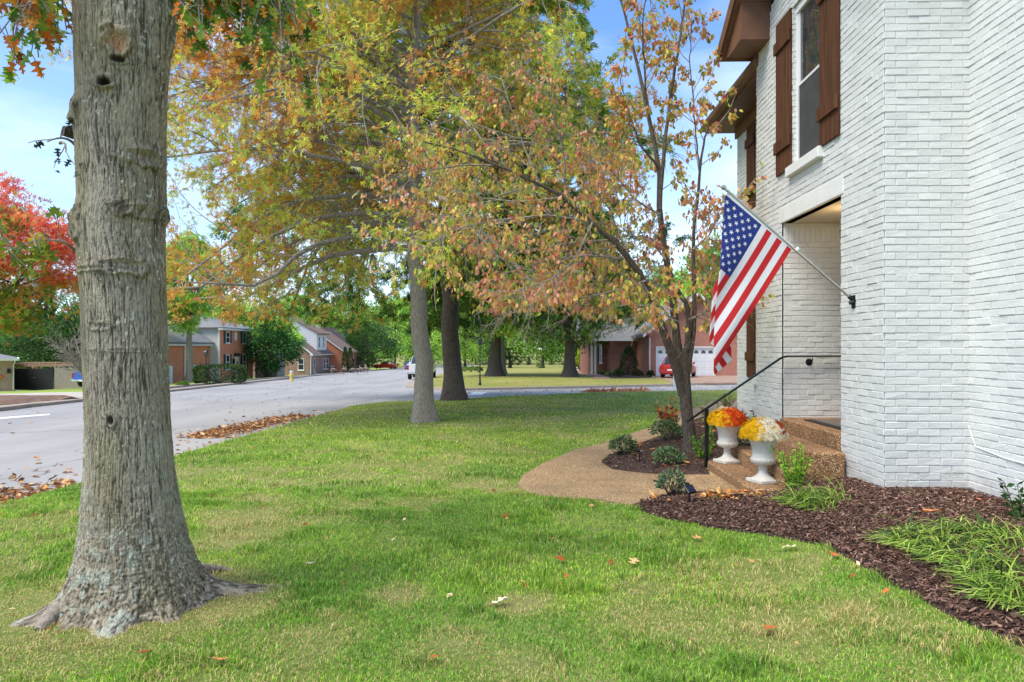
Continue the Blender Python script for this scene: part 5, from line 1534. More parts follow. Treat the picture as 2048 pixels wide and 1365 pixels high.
b = MB(); b.tube([tuple(p - do) for p in resample(trunkp, 9)], list(np.interp(np.linspace(0, 1, 9), np.linspace(0, 1, 5), tr) + np.array([.05, .012, 0, 0, 0, 0, 0, 0, 0])), 18); b.build('trunk', BARKM, dog, smooth=True)
for P, rd in stems:
    b = MB(); K = 18; Q = resample(P, K); Q[1:-1] += rs.normal(0, .008, (K - 2, 3)); b.tube([tuple(p - do) for p in Q], list(np.interp(np.linspace(0, 1, K), np.linspace(0, 1, len(rd)), rd)), 12); b.build('stem', BARKM, dog, smooth=True)
side = [([(1262, 520), (1180, 510), (1100, 520), (1030, 540), (975, 565)], -.3), ([(1225, 480), (1150, 485), (1060, 500), (980, 520), (930, 500)], .5), ([(1185, 445), (1100, 430), (1000, 440), (920, 455), (840, 500)], -.9), ([(1130, 395), (1040, 405), (950, 395), (880, 372), (820, 330)], .6),
        ([(1291, 562), (1220, 585), (1140, 600), (1060, 615), (985, 640)], -.4), ([(1080, 370), (1050, 300), (1020, 210), (1000, 150)], .2), ([(1130, 395), (1130, 320), (1110, 240), (1090, 170)], -.3),
        ([(1262, 520), (1230, 450), (1210, 380), (1180, 300)], .8), ([(1000, 332), (930, 330), (860, 340), (800, 345)], -.6), ([(1346, 590), (1300, 560), (1240, 570), (1180, 560)], .9), ([(1385, 500), (1420, 470), (1440, 420)], .2), ([(1378, 640), (1420, 620), (1450, 600)], -.5),
        ([(1320, 430), (1270, 400), (1230, 350), (1200, 320)], -.2), ([(1225, 480), (1210, 560), (1180, 600), (1140, 625)], .9), ([(1180, 505), (1120, 560), (1050, 590), (1000, 600)], .1), ([(1185, 445), (1150, 520), (1100, 560), (1040, 580)], -1.1),
        ([(1350, 650), (1320, 610), (1290, 610), (1262, 620)], -.9), ([(1386, 560), (1410, 560), (1430, 575)], .6), ([(1080, 370), (1000, 390), (940, 430), (880, 440)], 1.0), ([(1332, 520), (1300, 480), (1260, 470), (1215, 430)], .4)]
SP = np.array([resample([np.array(at(x, y, Y4 - .45 + dy * (.3 + k / 3))) for k, (x, y) in enumerate(pl)], 12) for pl, dy in side]) - do
big = np.array([resample(P, 12) for P, rd in stems[:2] + stems[3:]]) - do
big_dense = big[:1]; big_up = big[1:]
r_ = np.random.RandomState(44)
s2a, d2a, i2a, t2a = spawn(np.concatenate([SP, big_dense]), 20, .08, 1, R(50), r_)
s2b, d2b, i2b, t2b = spawn(big_up, 13, .22, 1, R(50), r_)
b2a = grow(s2a, d2a + np.array([0, 0, .05]), r_.uniform(.35, .85, len(s2a)), 6, .16, .05, r_); b2b = grow(s2b, d2b + np.array([0, 0, .3]), r_.uniform(.3, .75, len(s2b)), 6, .16, .1, r_)
s3a, d3a, i3a, _ = spawn(b2a, 5, .25, 1, R(40), r_); s3b, d3b, i3b, _ = spawn(b2b, 3, .3, 1, R(40), r_)
b3 = grow(np.concatenate([s3a, s3b]), np.concatenate([d3a, d3b]), r_.uniform(.1, .26, len(s3a) + len(s3b)), 4, .2, .1, r_)
V0, Q0 = tubes(SP, np.linspace(.016, .005, 12)[None] * np.ones((len(SP), 1)), 6); V2, Q2 = tubes(np.concatenate([b2a, b2b]), np.linspace(.0065, .003, 6)[None] * np.ones((len(b2a) + len(b2b), 1)), 4); V3, Q3 = tubes(b3, np.linspace(.003, .0015, 4)[None] * np.ones((len(b3), 1)), 3)
mesh_np('twigs', np.concatenate([V0, V2, V3]), [np.concatenate([Q0, Q2 + len(V0), Q3 + len(V0) + len(V2)])], TWIG, parent=dog)
na, nb2 = len(s3a), len(s3b)
li = np.concatenate([r_.randint(0, na, 8200), na + r_.randint(0, nb2, 3400)]); p, tn = sample_on(b3, (li, r_.uniform(.5, 1, len(li))))
p = p + r_.normal(0, .03, p.shape)
zl_ = np.interp(p[:, 0] + do[0], [-.5, .5, 1.3, 2.0, 2.6, 3.2], [1.95, 2.0, 1.85, 1.62, 1.75, 2.0]); kp_ = p[:, 2] + do[2] > zl_; p, tn, li = p[kp_], tn[kp_], li[kp_]
DOGC = [(226, 154, 122), (238, 184, 136), (210, 192, 92), (236, 202, 100), (166, 184, 80), (200, 116, 94), (140, 160, 70), (224, 166, 90)]
n = len(li); w = np.ones((n, 8)) * np.array([2.6, 2.4, 2.2, 1.9, 1.8, 1.6, 1.0, 2.0]); wx_ = (p + do); a = fbm(wx_[:, 0], wx_[:, 2], 1.3, 3, 90)
w[:, [2, 3, 4, 6]] *= (.3 + 2.2 * S(.4, .6, a))[:, None]; up_ = S(3.6, 4.6, wx_[:, 2])[:, None]; w = w * (1 - up_) + up_ * np.array([.6, .8, 1, .8, 1.2, 1.6, 1.2, 2.2])
rt = (S(2.0, 2.6, wx_[:, 0]) * S(2.6, 1.9, wx_[:, 2]))[:, None]; w = w * (1 - rt) + rt * np.array([.8, .8, 2, 2.5, 2, .5, .6, 2.5])
V, G = leaf_mesh(p, tn * .4, .080 * r_.uniform(.6, 1.15, n), *LEAF_OVAL, r_, 1.0)
mesh_np('foliage', V, G, LEAFM, parent=dog, col=np.repeat(pal(n, DOGC, w, r_, .1), 7, 0))
# ------------------------------------------------------------------ shrubs and plants
def foliage_ball(name, label, cat, base, dims, n, leaf, cols, w, seed, tm=LEAF_DIAMOND, group=None, lump=.18, shape='dome', stems=True, droop=.2, stemm=None):
    """a shrub: woody stems and leaves through an uneven dome, column or box"""
    r = np.random.RandomState(seed)
    t = thing(name, label, cat, base, 0, group)
    w_, d_, h_ = dims
    D = unit(r.normal(0, 1, (n, 3)))
    if shape == 'dome':
        D[:, 2] = np.abs(D[:, 2]) * 1.1 - .15; D = unit(D); rad = r.uniform(.25, 1, n) ** .45
        lump_ = 1 + lump * (vnoise(D[:, 0] * 3 + 9, D[:, 1] * 3 + D[:, 2] * 4, 1, seed) - .5) * 2 + lump * .6 * (vnoise(D[:, 0] * 8, D[:, 2] * 8 + D[:, 1] * 5, 1, seed + 4) - .5) * 2
        P = D * (rad * lump_)[:, None] * np.array([w_ / 2, d_ / 2, h_ * .62]) + np.array([0, 0, h_ * .38])
    elif shape == 'column':
        z = r.rand(n) ** .9; a = r.uniform(0, 6.283, n); prof_ = np.where(z < .15, .7 + 2 * z, 1 - .75 * np.clip((z - .35) / .65, 0, 1) ** 1.6)
        rr_ = r.uniform(.5, 1, n) ** .4 * prof_ * (1 + lump * (vnoise(a * 2, z * 8, 1, seed) - .5) * 2)
        P = np.stack([np.cos(a) * rr_ * w_ / 2, np.sin(a) * rr_ * d_ / 2, z * h_], 1); D = np.stack([np.cos(a) * .5, np.sin(a) * .5, 1 + 0 * a], 1)
    else:
        P = r.uniform(-1, 1, (n, 3)); ax = r.randint(0, 3, n); sg = r.choice([-1, 1], n); ax[ax == 2] = np.where(r.rand((ax == 2).sum()) < .8, 2, 0)
        P[np.arange(n), ax] = np.where(ax == 2, 1, sg) * r.uniform(.8, 1.0, n)
        nn = unit(np.abs(P) ** 4 * np.sign(P)); q = (np.abs(P) ** 6).sum(1) ** (1 / 6); P = P / np.maximum(q, .8)[:, None] * (1 + lump * .3 * (vnoise(P[:, 0] * 6, P[:, 1] * 6 + P[:, 2] * 5, 1, seed) - .5))[:, None]
        P = P * np.array([w_ / 2, d_ / 2, h_ / 2]) + np.array([0, 0, h_ / 2]); D = nn
    P = P[P[:, 2] > .0]; D = D[:len(P)] if len(D) != len(P) else D
    P[:, 2] = np.maximum(P[:, 2], .01)
    V, G = leaf_mesh(P, unit(P - np.array([0, 0, h_ * .3])), leaf * r.uniform(.6, 1.25, len(P)), *tm, r, droop)
    mesh_np('foliage', V, G, LEAFM, parent=t, col=np.repeat(pal(len(P), cols, w, r, .15), len(tm[0]), 0))
    if stems:
        m = 16; a = r.uniform(0, 6.283, m); e = r.uniform(.5, 1.35, m)
        d = np.stack([np.cos(a) * np.cos(e) * w_, np.sin(a) * np.cos(e) * d_, np.sin(e) * h_ * 1.3], 1) / max(w_, d_, h_)
        b_ = grow(np.zeros((m, 3)) + np.array([0, 0, -.04]), d, np.ones(m) * max(h_, w_ / 2) * .85, 6, .12, .1, r)
        V, Q = tubes(b_, np.linspace(.02, .005, 6)[None] * np.ones((m, 1)) * (max(w_, h_) ** .5), 5)
        V[:, 2] = np.minimum(V[:, 2], h_ * .92)
        mesh_np('stem', V, [Q], stemm or TWIGD, parent=t)
    return t

def gp(px, py, up=0.0):
    x, y = g(px, py); return Vector((x, y, hz1(x, y) + up))
BUD = [(122, 152, 92), (90, 120, 74), (158, 176, 120), (64, 92, 58)]
foliage_ball('garden_shrub', 'dark leaved low shrub at the left tip of the curved bed', 'shrub', gp(1247, 916, .06), (.42, .42, .27), 700, .045, BUD + [(110, 60, 90)], [3, 4, 1.5, 3, .5], 51, group='small shrubs by the steps')
foliage_ball('garden_shrub', 'widest grey green shrub in the bed, left of the small tree trunk', 'shrub', gp(1336, 889, .06), (.55, .5, .36), 900, .045, BUD, [3, 3, 3, 2], 52, group='small shrubs by the steps')
foliage_ball('garden_shrub', 'small pale green shrub behind the path edge, right of the tilted light stake', 'shrub', gp(1337, 938, .05), (.42, .42, .23), 700, .045, BUD + [(170, 190, 150)], [3, 2, 2, 2, 2], 53, group='small shrubs by the steps')
foliage_ball('garden_shrub', 'grey green shrub with purple tips beside the front solar light', 'shrub', gp(1343, 1000, .05), (.32, .32, .27), 620, .040, BUD + [(150, 80, 120), (150, 170, 150)], [3, 3, 2, 2, 1.2, 2], 54, group='small shrubs by the steps')
def shoots(name, label, base, n, h, spread, leaf, cols, w, seed, cat='shrub', lean=(0, 0), pairs=26):
    """upright stems set with small leaves in pairs"""
    r = np.random.RandomState(seed); t = thing(name, label, cat, base)
    a = r.uniform(0, 6.283, n); d = np.stack([np.cos(a) * spread + lean[0], np.sin(a) * spread + lean[1], np.ones(n)], 1)
    b_ = grow(np.stack([np.cos(a) * .03, np.sin(a) * .03, -.03 + 0 * a], 1), d, h * r.uniform(.5, 1.05, n), 8, .07, .25, r)
    V, Q = tubes(b_, np.linspace(.005, .0025, 8)[None] * np.ones((n, 1)), 5); mesh_np('stem', V, [Q], mat('green_stem', (.10, .12, .04), .7), parent=t)
    k = pairs; idx = np.repeat(np.arange(n), k); tt = np.tile(np.linspace(.18, 1, k), n); p, tn = sample_on(b_, (idx, tt))
    dd = unit(r.normal(0, 1, p.shape)); dd = unit(dd - (dd * tn).sum(1, keepdims=True) * tn) + tn * .55
    V, G = leaf_mesh(p, dd, leaf * r.uniform(.7, 1.2, len(p)), *LEAF_DIAMOND, r, 0)
    mesh_np('foliage', V, G, LEAFM, parent=t, col=np.repeat(pal(len(p), cols, w, r, .12), 4, 0))
LIME = [(166, 214, 60), (196, 234, 84), (124, 176, 54), (90, 136, 50)]
shoots('lime_shrub', 'bright lime green upright shrub in front of the nearest urn', gp(1590, 985, .05), 22, .46, .30, .036, LIME, [3, 3, 2, 1], 61, lean=(-.06, 0), pairs=34)
shoots('lime_shrub', 'lime green shrub at the foot of the handrail post', gp(1405, 925, .05), 16, .34, .5, .036, LIME, [2, 1, 3, 3], 62)
shoots('lime_shrub', 'tall thin green shrub behind the handrail post and first urn', gp(1432, 905, .05), 8, .55, .2, .034, LIME, [2, 2, 2, 1], 63)
shoots('seedling', 'tiny leafy seedling against the foot of the white wall', gp(1832, 1002, .04), 4, .13, .5, .035, [(60, 96, 44), (90, 130, 56)], [1, 1], 64, 'plant', pairs=7)
shoots('leafy_shrub', 'dark green shrub growing against the near wall at the right edge', Vector((3.75, 5.02, hz1(3.75, 5.02) + .05)), 9, .42, .45, .055, [(54, 90, 40), (80, 120, 50), (40, 70, 36)], [2, 1, 2], 65, pairs=14)
shoots('young_dogwood', 'sapling with big bronze and red leaves left of the tree trunk', gp(1345, 868, .05), 15, .62, .50, .105, [(176, 96, 56), (196, 120, 70), (140, 140, 70), (120, 70, 50)], [3, 2, 1, 2], 66, pairs=15, lean=(-.25, 0))
shoots('hydrangea', 'shrub with dusky red flower heads by the far wall corner', gp(1452, 830, .05), 12, .72, .35, .085, [(190, 96, 76), (110, 140, 60), (150, 160, 80), (210, 120, 90)], [2, 3, 2, 1], 67, pairs=12)
shoots('hydrangea', 'green shrub with pink and coral leaves right behind the first urn', gp(1424, 862, .05), 12, .52, .5, .075, [(214, 110, 90), (130, 150, 70), (196, 150, 90), (90, 120, 50)], [2, 3, 2, 2], 68, pairs=12)
shoots('bronze_shrub', 'bronze leaved low shrub against the pier behind the urns', gp(1500, 872, .05), 9, .42, .35, .075, [(120, 72, 44), (80, 90, 44), (150, 96, 60)], [3, 2, 1], 69, pairs=10)
foliage_ball('garden_shrub', 'leafy green shrub tucked behind the first urn', 'shrub', gp(1476, 905, .03), (.5, .4, .42), 700, .05, BUD + [(220, 225, 190)], [3, 3, 2, 3, 1], 70, group='small shrubs by the steps')

def strappy(name, label, base, n, L, spread, seed, cols, w, wd=.007, cat='plant', flat=(1, 1)):
    """arching strap leaves spreading from a crown"""
    r = np.random.RandomState(seed); t = thing(name, label, cat, base)
    a = r.uniform(0, 6.283, n); e = r.uniform(.25, 1.25, n); rr_ = spread * r.rand(n) ** .5 * .45; a2 = r.uniform(0, 6.283, n)
    p0 = np.stack([np.cos(a2) * rr_ * flat[0], np.sin(a2) * rr_ * flat[1], 0 * a - .01], 1)
    d = np.stack([np.cos(a) * np.cos(e), np.sin(a) * np.cos(e), np.sin(e)], 1) + p0 * 1.2
    b_ = grow(p0, d, L * r.uniform(.6, 1.15, n), 8, .05, -2.0, r); b_[:, :, 2] = np.maximum(b_[:, :, 2], .012)
    tn = unit(np.gradient(b_, axis=1)); sd = unit(np.cross(tn, [0, 0, 1.0])); wv = wd * np.array([.7, 1, 1, 1, .95, .8, .55, .08])[None, :, None] * r.uniform(.7, 1.2, n)[:, None, None]
    V = np.stack([b_ - sd * wv / 2, b_ + sd * wv / 2 + np.array([0, 0, .001])], 2).reshape(-1, 3)
    i = np.arange(n)[:, None] * 16 + np.arange(7)[None] * 2; Q = np.stack([i, i + 1, i + 3, i + 2], -1).reshape(-1, 4)
    c = np.repeat(pal(n, cols, w, r, .14)[:, None], 16, 1); c[:, :4] *= .75
    mesh_np('blades', V, [Q], LEAFM, parent=t, col=c.reshape(-1, 3))
    return t
LIR = [(124, 158, 56), (172, 200, 84), (74, 112, 44), (204, 220, 122), (46, 78, 36)]
strappy('border_grass', 'clump of arching strappy grass at the foot of the steps', gp(1640, 1018, .05), 680, .34, .52, 71, LIR, [3, 3, 3, 2, 2], .008)
for k, (px, py, n, L, lb) in enumerate([(1850, 1100, 600, .27, 'leftmost clump of striped strappy grass in the long row'), (1930, 1130, 600, .27, 'second clump of strappy grass, under the orange leaf'), (2000, 1165, 620, .27, 'third clump of strappy grass in the row at right'),
                                       (2060, 1215, 620, .27, 'nearest clump of strappy grass, bottom right corner'), (1950, 1085, 560, .27, 'clump of strappy grass at the back of the row'), (2045, 1105, 560, .27, 'rear clump of strappy grass at the right edge')]):
    strappy('border_grass', lb, gp(px, py, .05), n, L, .46, 80 + k, LIR, [3, 3, 3, 2, 2], .008)['group'] = 'strappy grass clumps in the bed'
strappy('dry_plant', 'withered tan perennial with a green tuft right of the solar light', gp(1432, 1008, .05), 130, .22, .16, 90, [(200, 160, 100), (220, 180, 120), (160, 196, 70), (170, 110, 60)], [3, 2, 1.5, 2], .006)
strappy('dry_plant', 'withered straw coloured stalks beside the rear solar light', gp(1290, 915, .05), 60, .24, .10, 91, [(200, 150, 100), (220, 170, 110), (170, 110, 70)], [3, 2, 2], .004)

# solar lights
PANEL = mat('solar_cell', (.012, .02, .055), .12, var=.2, spec=.8)
def solar(px, py, hgt, rz, tilt, label, silver=False):
    t = thing('solar_light', label, 'garden light', gp(px, py, .03), rz, 'solar stake lights')
    MB().tube([(0, 0, -.05), (0, 0, hgt)], .011, 10).build('stake', BLACKM, t, smooth=True)
    M = Matrix.Translation((0, -.01, hgt + .02)) @ Matrix.Rotation(tilt, 4, 'X')
    MB().box(-.055, .055, -.045, .05, -.012, .012, bev=.005, M=M).build('head', GREYI if not silver else SIL, t)
    MB().box(-.047, .047, -.038, .040, .0125, .0145, M=M).build('panel', PANEL, t)
    MB().box(-.04, .04, .046, .085, -.03, .004, bev=.008, M=M).build('lamp_hood', BLACKM, t)
solar(1379, 1020, .155, .5, .75, 'black solar light with blue panel at the front bed corner')
solar(1279, 934, .15, 2.3, .7, 'smaller solar light with a silver rim in the curved bed', True)

# ------------------------------------------------------------------ the neighbourhood
RB = brick_mat('orange_red_brick', (.62, .155, .055), (.74, .22, .085), (.52, .32, .21), ms=.008)
RB2 = brick_mat('brown_red_brick', (.24, .105, .072), (.33, .15, .105), (.38, .32, .27), ms=.008)
RB3 = brick_mat('dark_red_brick', (.38, .11, .07), (.46, .15, .09), (.42, .33, .27), ms=.008)
SID = line_mat('white_siding', (.62, .63, .62), .15, dark=.55, width=.10, noise=.03)
TRIMW = mat('white_trim', (.74, .74, .72), .5, var=.04)
SHUTB = mat('black_shutter', (.02, .022, .028), .5)
ROOFG = line_mat('grey_shingle', (.22, .215, .22), .16, dark=.7, noise=.2, rough=.95)
ROOFB = line_mat('brown_shingle', (.20, .125, .10), .16, dark=.7, noise=.2, rough=.95)
GL = glass_mat()
def win(h, x, y0, y1, z0, z1, axis='x', sh=True, sgn=1, shm=None, fw=.07):
    """window on a wall: axis 'x' = wall faces +x at x, spans y0..y1;  axis 'y' = wall faces -y at y=x, spans x y0..y1"""
    def bx(d0, d1, a, c, e, f_, m=0, bev=0):
        B = MB()
        if axis == 'x': B.box(x + d0, x + d1, a, c, e, f_, m, bev)
        else: B.box(a, c, x - d1, x - d0, e, f_, m, bev)
        return B
    F_ = MB(); zm = (z0 + z1) / 2; ym = (y0 + y1) / 2
    for q in ((y0, y0 + fw, z0, z1), (y1 - fw, y1, z0, z1), (y0 + fw, y1 - fw, z1 - fw, z1), (y0 + fw, y1 - fw, z0, z0 + fw), (y0 + fw, y1 - fw, zm - .03, zm + .03)):
        b_ = bx(.002, .06, *q); F_.add(b_.v, b_.f)
    w = F_.build('window', TRIMW, h)
    bx(.004, .03, y0 + fw, y1 - fw, z0 + fw, z1 - fw).build('pane', GL, w)
    bx(.002, .10, y0 - .05, y1 + .05, z0 - .09, z0 - .003).build('sill', TRIMW, w)
    if sh:
        sw = (y1 - y0) * .42
        for a in (y0 - sw - .02, y1 + .02): bx(.003, .045, a, a + sw, z0 - .03, z1 + .03).build('shutter', shm or SHUTB, h)

# two storey orange brick house, front turned to the road
hx, hy = -27.0, 63.3
h1 = thing('brick_house', 'two storey orange brick house with black shutters across the road', 'house', (hx, hy, -2.6))
o = h1.location; z_ = lambda z: z - o.z
b = MB(); b.box(-9, 0, 0, 8.1, -.5, z_(3.35)); b.build('front_block', RB, h1)
b = MB(); b.box(-9.0, -.0, -.06, -.004, z_(.8), z_(3.35)); b.box(-3, -.02, -.06, -.004, -.5, z_(.8)); b.build('siding', SID, h1)
b = MB(); rv = [(.5, -.45, z_(3.30)), (.5, 8.6, z_(3.30)), (-9.5, 8.6, z_(3.30)), (-9.5, -.45, z_(3.30)), (-4.5, 3.4, z_(4.9)), (-4.5, 4.8, z_(4.9))]
b.add(rv + [(x, y, z - .06) for x, y, z in rv[:4]], [(0, 1, 5, 4), (1, 2, 5), (2, 3, 4, 5), (3, 0, 4), (9, 8, 7, 6), (0, 6, 7, 1), (1, 7, 8, 2), (2, 8, 9, 3), (3, 9, 6, 0)]); b.build('roof', ROOFG, h1)
b = MB(); b.box(.0, .42, -.42, 8.55, z_(3.06), z_(3.30)); b.build('cornice', TRIMW, h1)
b = MB(); b.box(-.14, .02, -.14, .0, -.4, z_(3.2)); b.build('corner_board', TRIMW, h1)
b = MB(); b.prism([(-5.9, -10.5, -.5), (-.9, -10.5, -.5), (-.9, -10.5, z_(1.85)), (-3.4, -10.5, z_(3.4)), (-5.9, -10.5, z_(1.85))], (0, 10.44, 0)); b.build('wing', RB, h1)
b = MB(); b.prism([(-.5, -10.8, z_(1.72)), (-3.4, -10.8, z_(3.5)), (-3.4, -10.8, z_(3.68)), (-.45, -10.8, z_(1.9))], (0, 10.7, 0)); b.build('wing_roof', ROOFG, h1)
b = MB(); b.prism([(-3.4, -10.8, z_(3.5)), (-6.3, -10.8, z_(1.72)), (-6.3, -10.8, z_(1.9)), (-3.4, -10.8, z_(3.68))], (0, 10.7, 0)); b.build('wing_roof', ROOFG, h1)
b = MB(); b.box(-.9, -.55, -10.6, -.1, z_(1.6), z_(1.8)); b.build('gutter', TRIMW, h1)
Yf = lambda px, X=27.0: 1370 * X / (CX - px) - hy
win(h1, 0, Yf(450) + .1, Yf(458) + .1, z_(1.85), z_(3.28) - .35); win(h1, 0, Yf(484.5), Yf(491.5), z_(1.85), z_(3.28) - .35)
win(h1, 0, Yf(450) + .1, Yf(458) + .1, z_(-.65), z_(.75)); win(h1, 0, Yf(484.5), Yf(491.5), z_(-.8), z_(.75))
win(h1, -.9, Yf(386, 27.9), Yf(391, 27.9), z_(-1.9), z_(-.1)); win(h1, -.9, Yf(403, 27.9), Yf(408, 27.9), z_(-1.0), z_(-.1))
b = MB(); b.box(.004, .06, Yf(468.5), Yf(476), z_(-2.0), z_(.55)); b.build('door_frame', TRIMW, h1)
b = MB(); b.box(.062, .10, Yf(470), Yf(474.5), z_(-2.0), z_(.35)); dd2 = b.build('door', mat('pale_door', (.5, .55, .45), .5), h1)
b = MB(); b.box(.10, .12, Yf(471), Yf(473.5), z_(-.6), z_(.1)); b.build('wreath', mat('wreath_green', (.05, .09, .04), .8, scale=20), dd2)
b = MB(); b.box(.004, .14, Yf(467.5), Yf(477), z_(.56), z_(.86)); b.build('door_header', mat('dark_green_paint', (.02, .04, .03), .5), h1)
for px in (465.2, 480.5):
    b = MB().box(.004, .16, Yf(px), Yf(px) + .2, z_(-.25), z_(.35)); b.build('wall_lantern', BLACKM, h1)
b = MB().lathe([(.02, -.01), (.30, 0), (.30, .04), (.02, .05)], n=20); b.v = [(z + .01, Yf(471) + x, z_(2.55) + y * 1.6) for x, y, z in b.v]; b.build('oval_vent', TRIMW, h1)
b = MB().tube([(-.82, Yf(368, 27.9), z_(1.7)), (-.82, Yf(368, 27.9), -.3)], .06, 6); b.build('downspout', TRIMW, h1)
b = MB().box(-.895, -.84, -10.3, Yf(344, 27.9) - .0, -.3, z_(-.05)); b.build('garage_door', TRIMW, h1)

# low brown brick house further on, with its white upper storey
hx, hy = -26.0, 88.0
h2 = thing('brick_house', 'brown brick house with white dormer and chimney further along the road', 'house', (hx, hy, -3.3))
o = h2.location
b = MB(); b.prism([(-10, 0, -.5), (0, 0, -.5), (0, 0, z_(.80)), (-4.0, 0, z_(4.1)), (-6, 0, z_(4.1)), (-10, 0, z_(.8))], (0, 10, 0)); b.build('front_block', RB2, h2)
b = MB(); b.prism([(.5, -.3, z_(.42)), (-4.2, -.3, z_(4.2)), (-4.2, -.3, z_(4.36)), (.55, -.3, z_(.55))], (0, 10.4, 0)); b.build('roof', ROOFB, h2)
b = MB(); b.box(.1, .52, -.35, 10.2, z_(.38), z_(.54)); b.prism([(.5, -.34, z_(.36)), (-4.2, -.34, z_(4.12)), (-4.2, -.34, z_(4.3)), (.5, -.34, z_(.56))], (0, .05, 0)); b.build('eave_trim', TRIMW, h2)
b = MB(); b.box(-3.7, -.05, 3.4, 8.2, z_(.9), z_(3.35)); b.prism([(-3.7, 3.4, z_(3.35)), (-.05, 3.4, z_(3.35)), (-3.7, 3.4, z_(5.4))], (0, 4.8, 0)); b.build('dormer', SID, h2)
b = MB(); b.prism([(.35, 3.2, z_(3.15)), (-3.8, 3.2, z_(5.45)), (-3.8, 3.2, z_(5.6)), (.4, 3.2, z_(3.31))], (0, 5.2, 0)); b.build('dormer_roof', ROOFB, h2)
for a in (4.1, 6.3): win(h2, -.05, a, a + .7, z_(1.35), z_(2.9), sh=False)
win(h2, 0, 1.6, 2.4, z_(-1.9), z_(.05), sh=False); win(h2, 0, 6.2, 7.3, z_(-1.6), z_(-.1), sh=False); win(h2, 0, 7.7, 8.8, z_(-1.6), z_(-.1), sh=False)
win(h2, 0, -1.5, -.7, z_(-1.5), z_(.0), axis='y', sh=False)
b = MB().tube([(.35, .25, z_(.42)), (.1, .1, z_(.1)), (.1, .1, -.2)], .07, 6); b.build('downspout', TRIMW, h2)
b = MB(); b.box(-3.0, -1.6, 9.6, 10.6, z_(1), z_(4.6)); b.build('chimney', SID, h2)
b = MB(); b.prism([(-8, 10.01, -.5), (1.75, 10.01, -.5), (1.75, 10.01, z_(.9)), (-2.0, 10.01, z_(3.7)), (-8, 10.01, z_(3.7))], (0, 7, 0)); b.build('garage_block', RB, h2)
b = MB(); b.prism([(2.15, 9.8, z_(.62)), (-2.1, 9.8, z_(3.72)), (-2.1, 9.8, z_(3.9)), (2.2, 9.8, z_(.8))], (0, 7.6, 0)); b.build('garage_roof', ROOFB, h2)
b = MB(); b.prism([(2.17, 9.77, z_(.6)), (-2.1, 9.77, z_(3.7)), (-2.1, 9.77, z_(3.86)), (2.17, 9.77, z_(.76))], (0, .03, 0)); b.build('rake_board', TRIMW, h2)
b = MB(); b.prism([(-9, 18, -.5), (-1.5, 18, -.5), (-1.5, 18, z_(1.2)), (-9, 18, z_(1.2))], (0, 8, 0)); b.build('rear_block', RB2, h2)
b = MB(); b.prism([(-1.1, 17.6, z_(1.0)), (-3.0, 17.6, z_(4.6)), (-9, 17.6, z_(4.6)), (-9, 17.6, z_(1.0))], (0, 8.6, 0)); b.build('rear_roof', ROOFB, h2)
# third house, gable end only
h3b = thing('brick_house', 'distant house with a steep pale gable beside the clipped conifers', 'house', (-28.2, 122, -3.9)); o = h3b.location
b = MB(); b.prism([(-6, 0, -.5), (0, 0, -.5), (0, 0, z_(.6)), (-2.6, 0, z_(3.4)), (-6, 0, z_(.6))], (0, 9, 0)); b.build('wall', RB2, h3b)
b = MB(); b.prism([(.4, -.3, z_(.3)), (-2.6, -.3, z_(3.5)), (-2.6, -.3, z_(3.8)), (.55, -.3, z_(.42))], (0, 9.6, 0)); b.build('roof', ROOFG, h3b)
win(h3b, 0, -2.3, -1.2, z_(-1.6), z_(.2), axis='y', sh=False)

# little block between the two houses
hs = thing('garden_shed', 'small grey block with slate blue doors between the two houses', 'shed', (at(531, 752, 72).x, 72, hz1(-26, 72))); o = hs.location
MB().box(-1.1, 1.2, 0, 2.5, -.4, 2.3).build('wall', brick_mat('grey_brick', (.34, .27, .23), (.42, .34, .29), (.4, .36, .33)), hs)
MB().box(-.2, .25, -.05, -.004, -.2, 1.9).build('door', mat('slate_door', (.10, .12, .14), .5), hs); MB().box(.35, .95, -.05, -.004, -.2, 1.9).build('door', mat('blue_grey_door', (.32, .36, .42), .5), hs)
MB().prism([(-1.3, -.2, 2.3), (1.4, -.2, 2.3), (1.4, -.2, 2.42), (0, -.2, 3.0), (-1.3, -.2, 2.42)], (0, 2.9, 0)).build('roof', ROOFG, hs)

# right neighbour: dark red brick with a white double garage
hy = 52.0; zb = hz1(13, 52)
h3 = thing('brick_house', 'dark red brick house with white garage door behind the small tree', 'house', (0, hy, zb)); o = h3.location
Xp = lambda px, Y: (px - CX) / F * Y
xl, xr_ = Xp(1297, 52), Xp(1490, 52); dl, dr = Xp(1314, 52), Xp(1429, 52)
b = MB(); b.box(xl, dl - .09, 0, 9, -.5, 3.3); b.box(dr + .09, xr_, 0, 9, -.5, 3.3); b.box(dl - .09, dr + .09, 0, 9, 2.24, 3.3); b.box(dl - .09, dr + .09, .3, 9, -.5, 2.24)
b.build('garage_wall', RB3, h3)
b = MB(); b.prism([(xl, 0, 3.3), (xr_, 0, 3.3), ((xl + xr_) / 2, 0, 6.0)], (0, 9, 0)); b.build('gable', RB3, h3)
for s_ in (1, -1):
    xm = (xl + xr_) / 2; xe = xr_ + .5 if s_ > 0 else xl - .5
    b = MB(); P = [(xe, -.45, 2.95), (xm, -.45, 6.08), (xm, -.45, 6.28), (xe, -.45, 3.15)]; b.prism(P if s_ < 0 else P[::-1], (0, 10, 0)); b.build('roof', ROOFG, h3)
    b = MB(); P = [(xe, -.50, 2.9), (xm, -.50, 6.03), (xm, -.50, 6.28), (xe, -.50, 3.15)]; b.prism(P if s_ < 0 else P[::-1], (0, .045, 0)); b.build('rake_board', TRIMW, h3)
gm = line_mat('garage_panel', (.78, .78, .78), .48, dark=.75, width=.05, noise=.02)
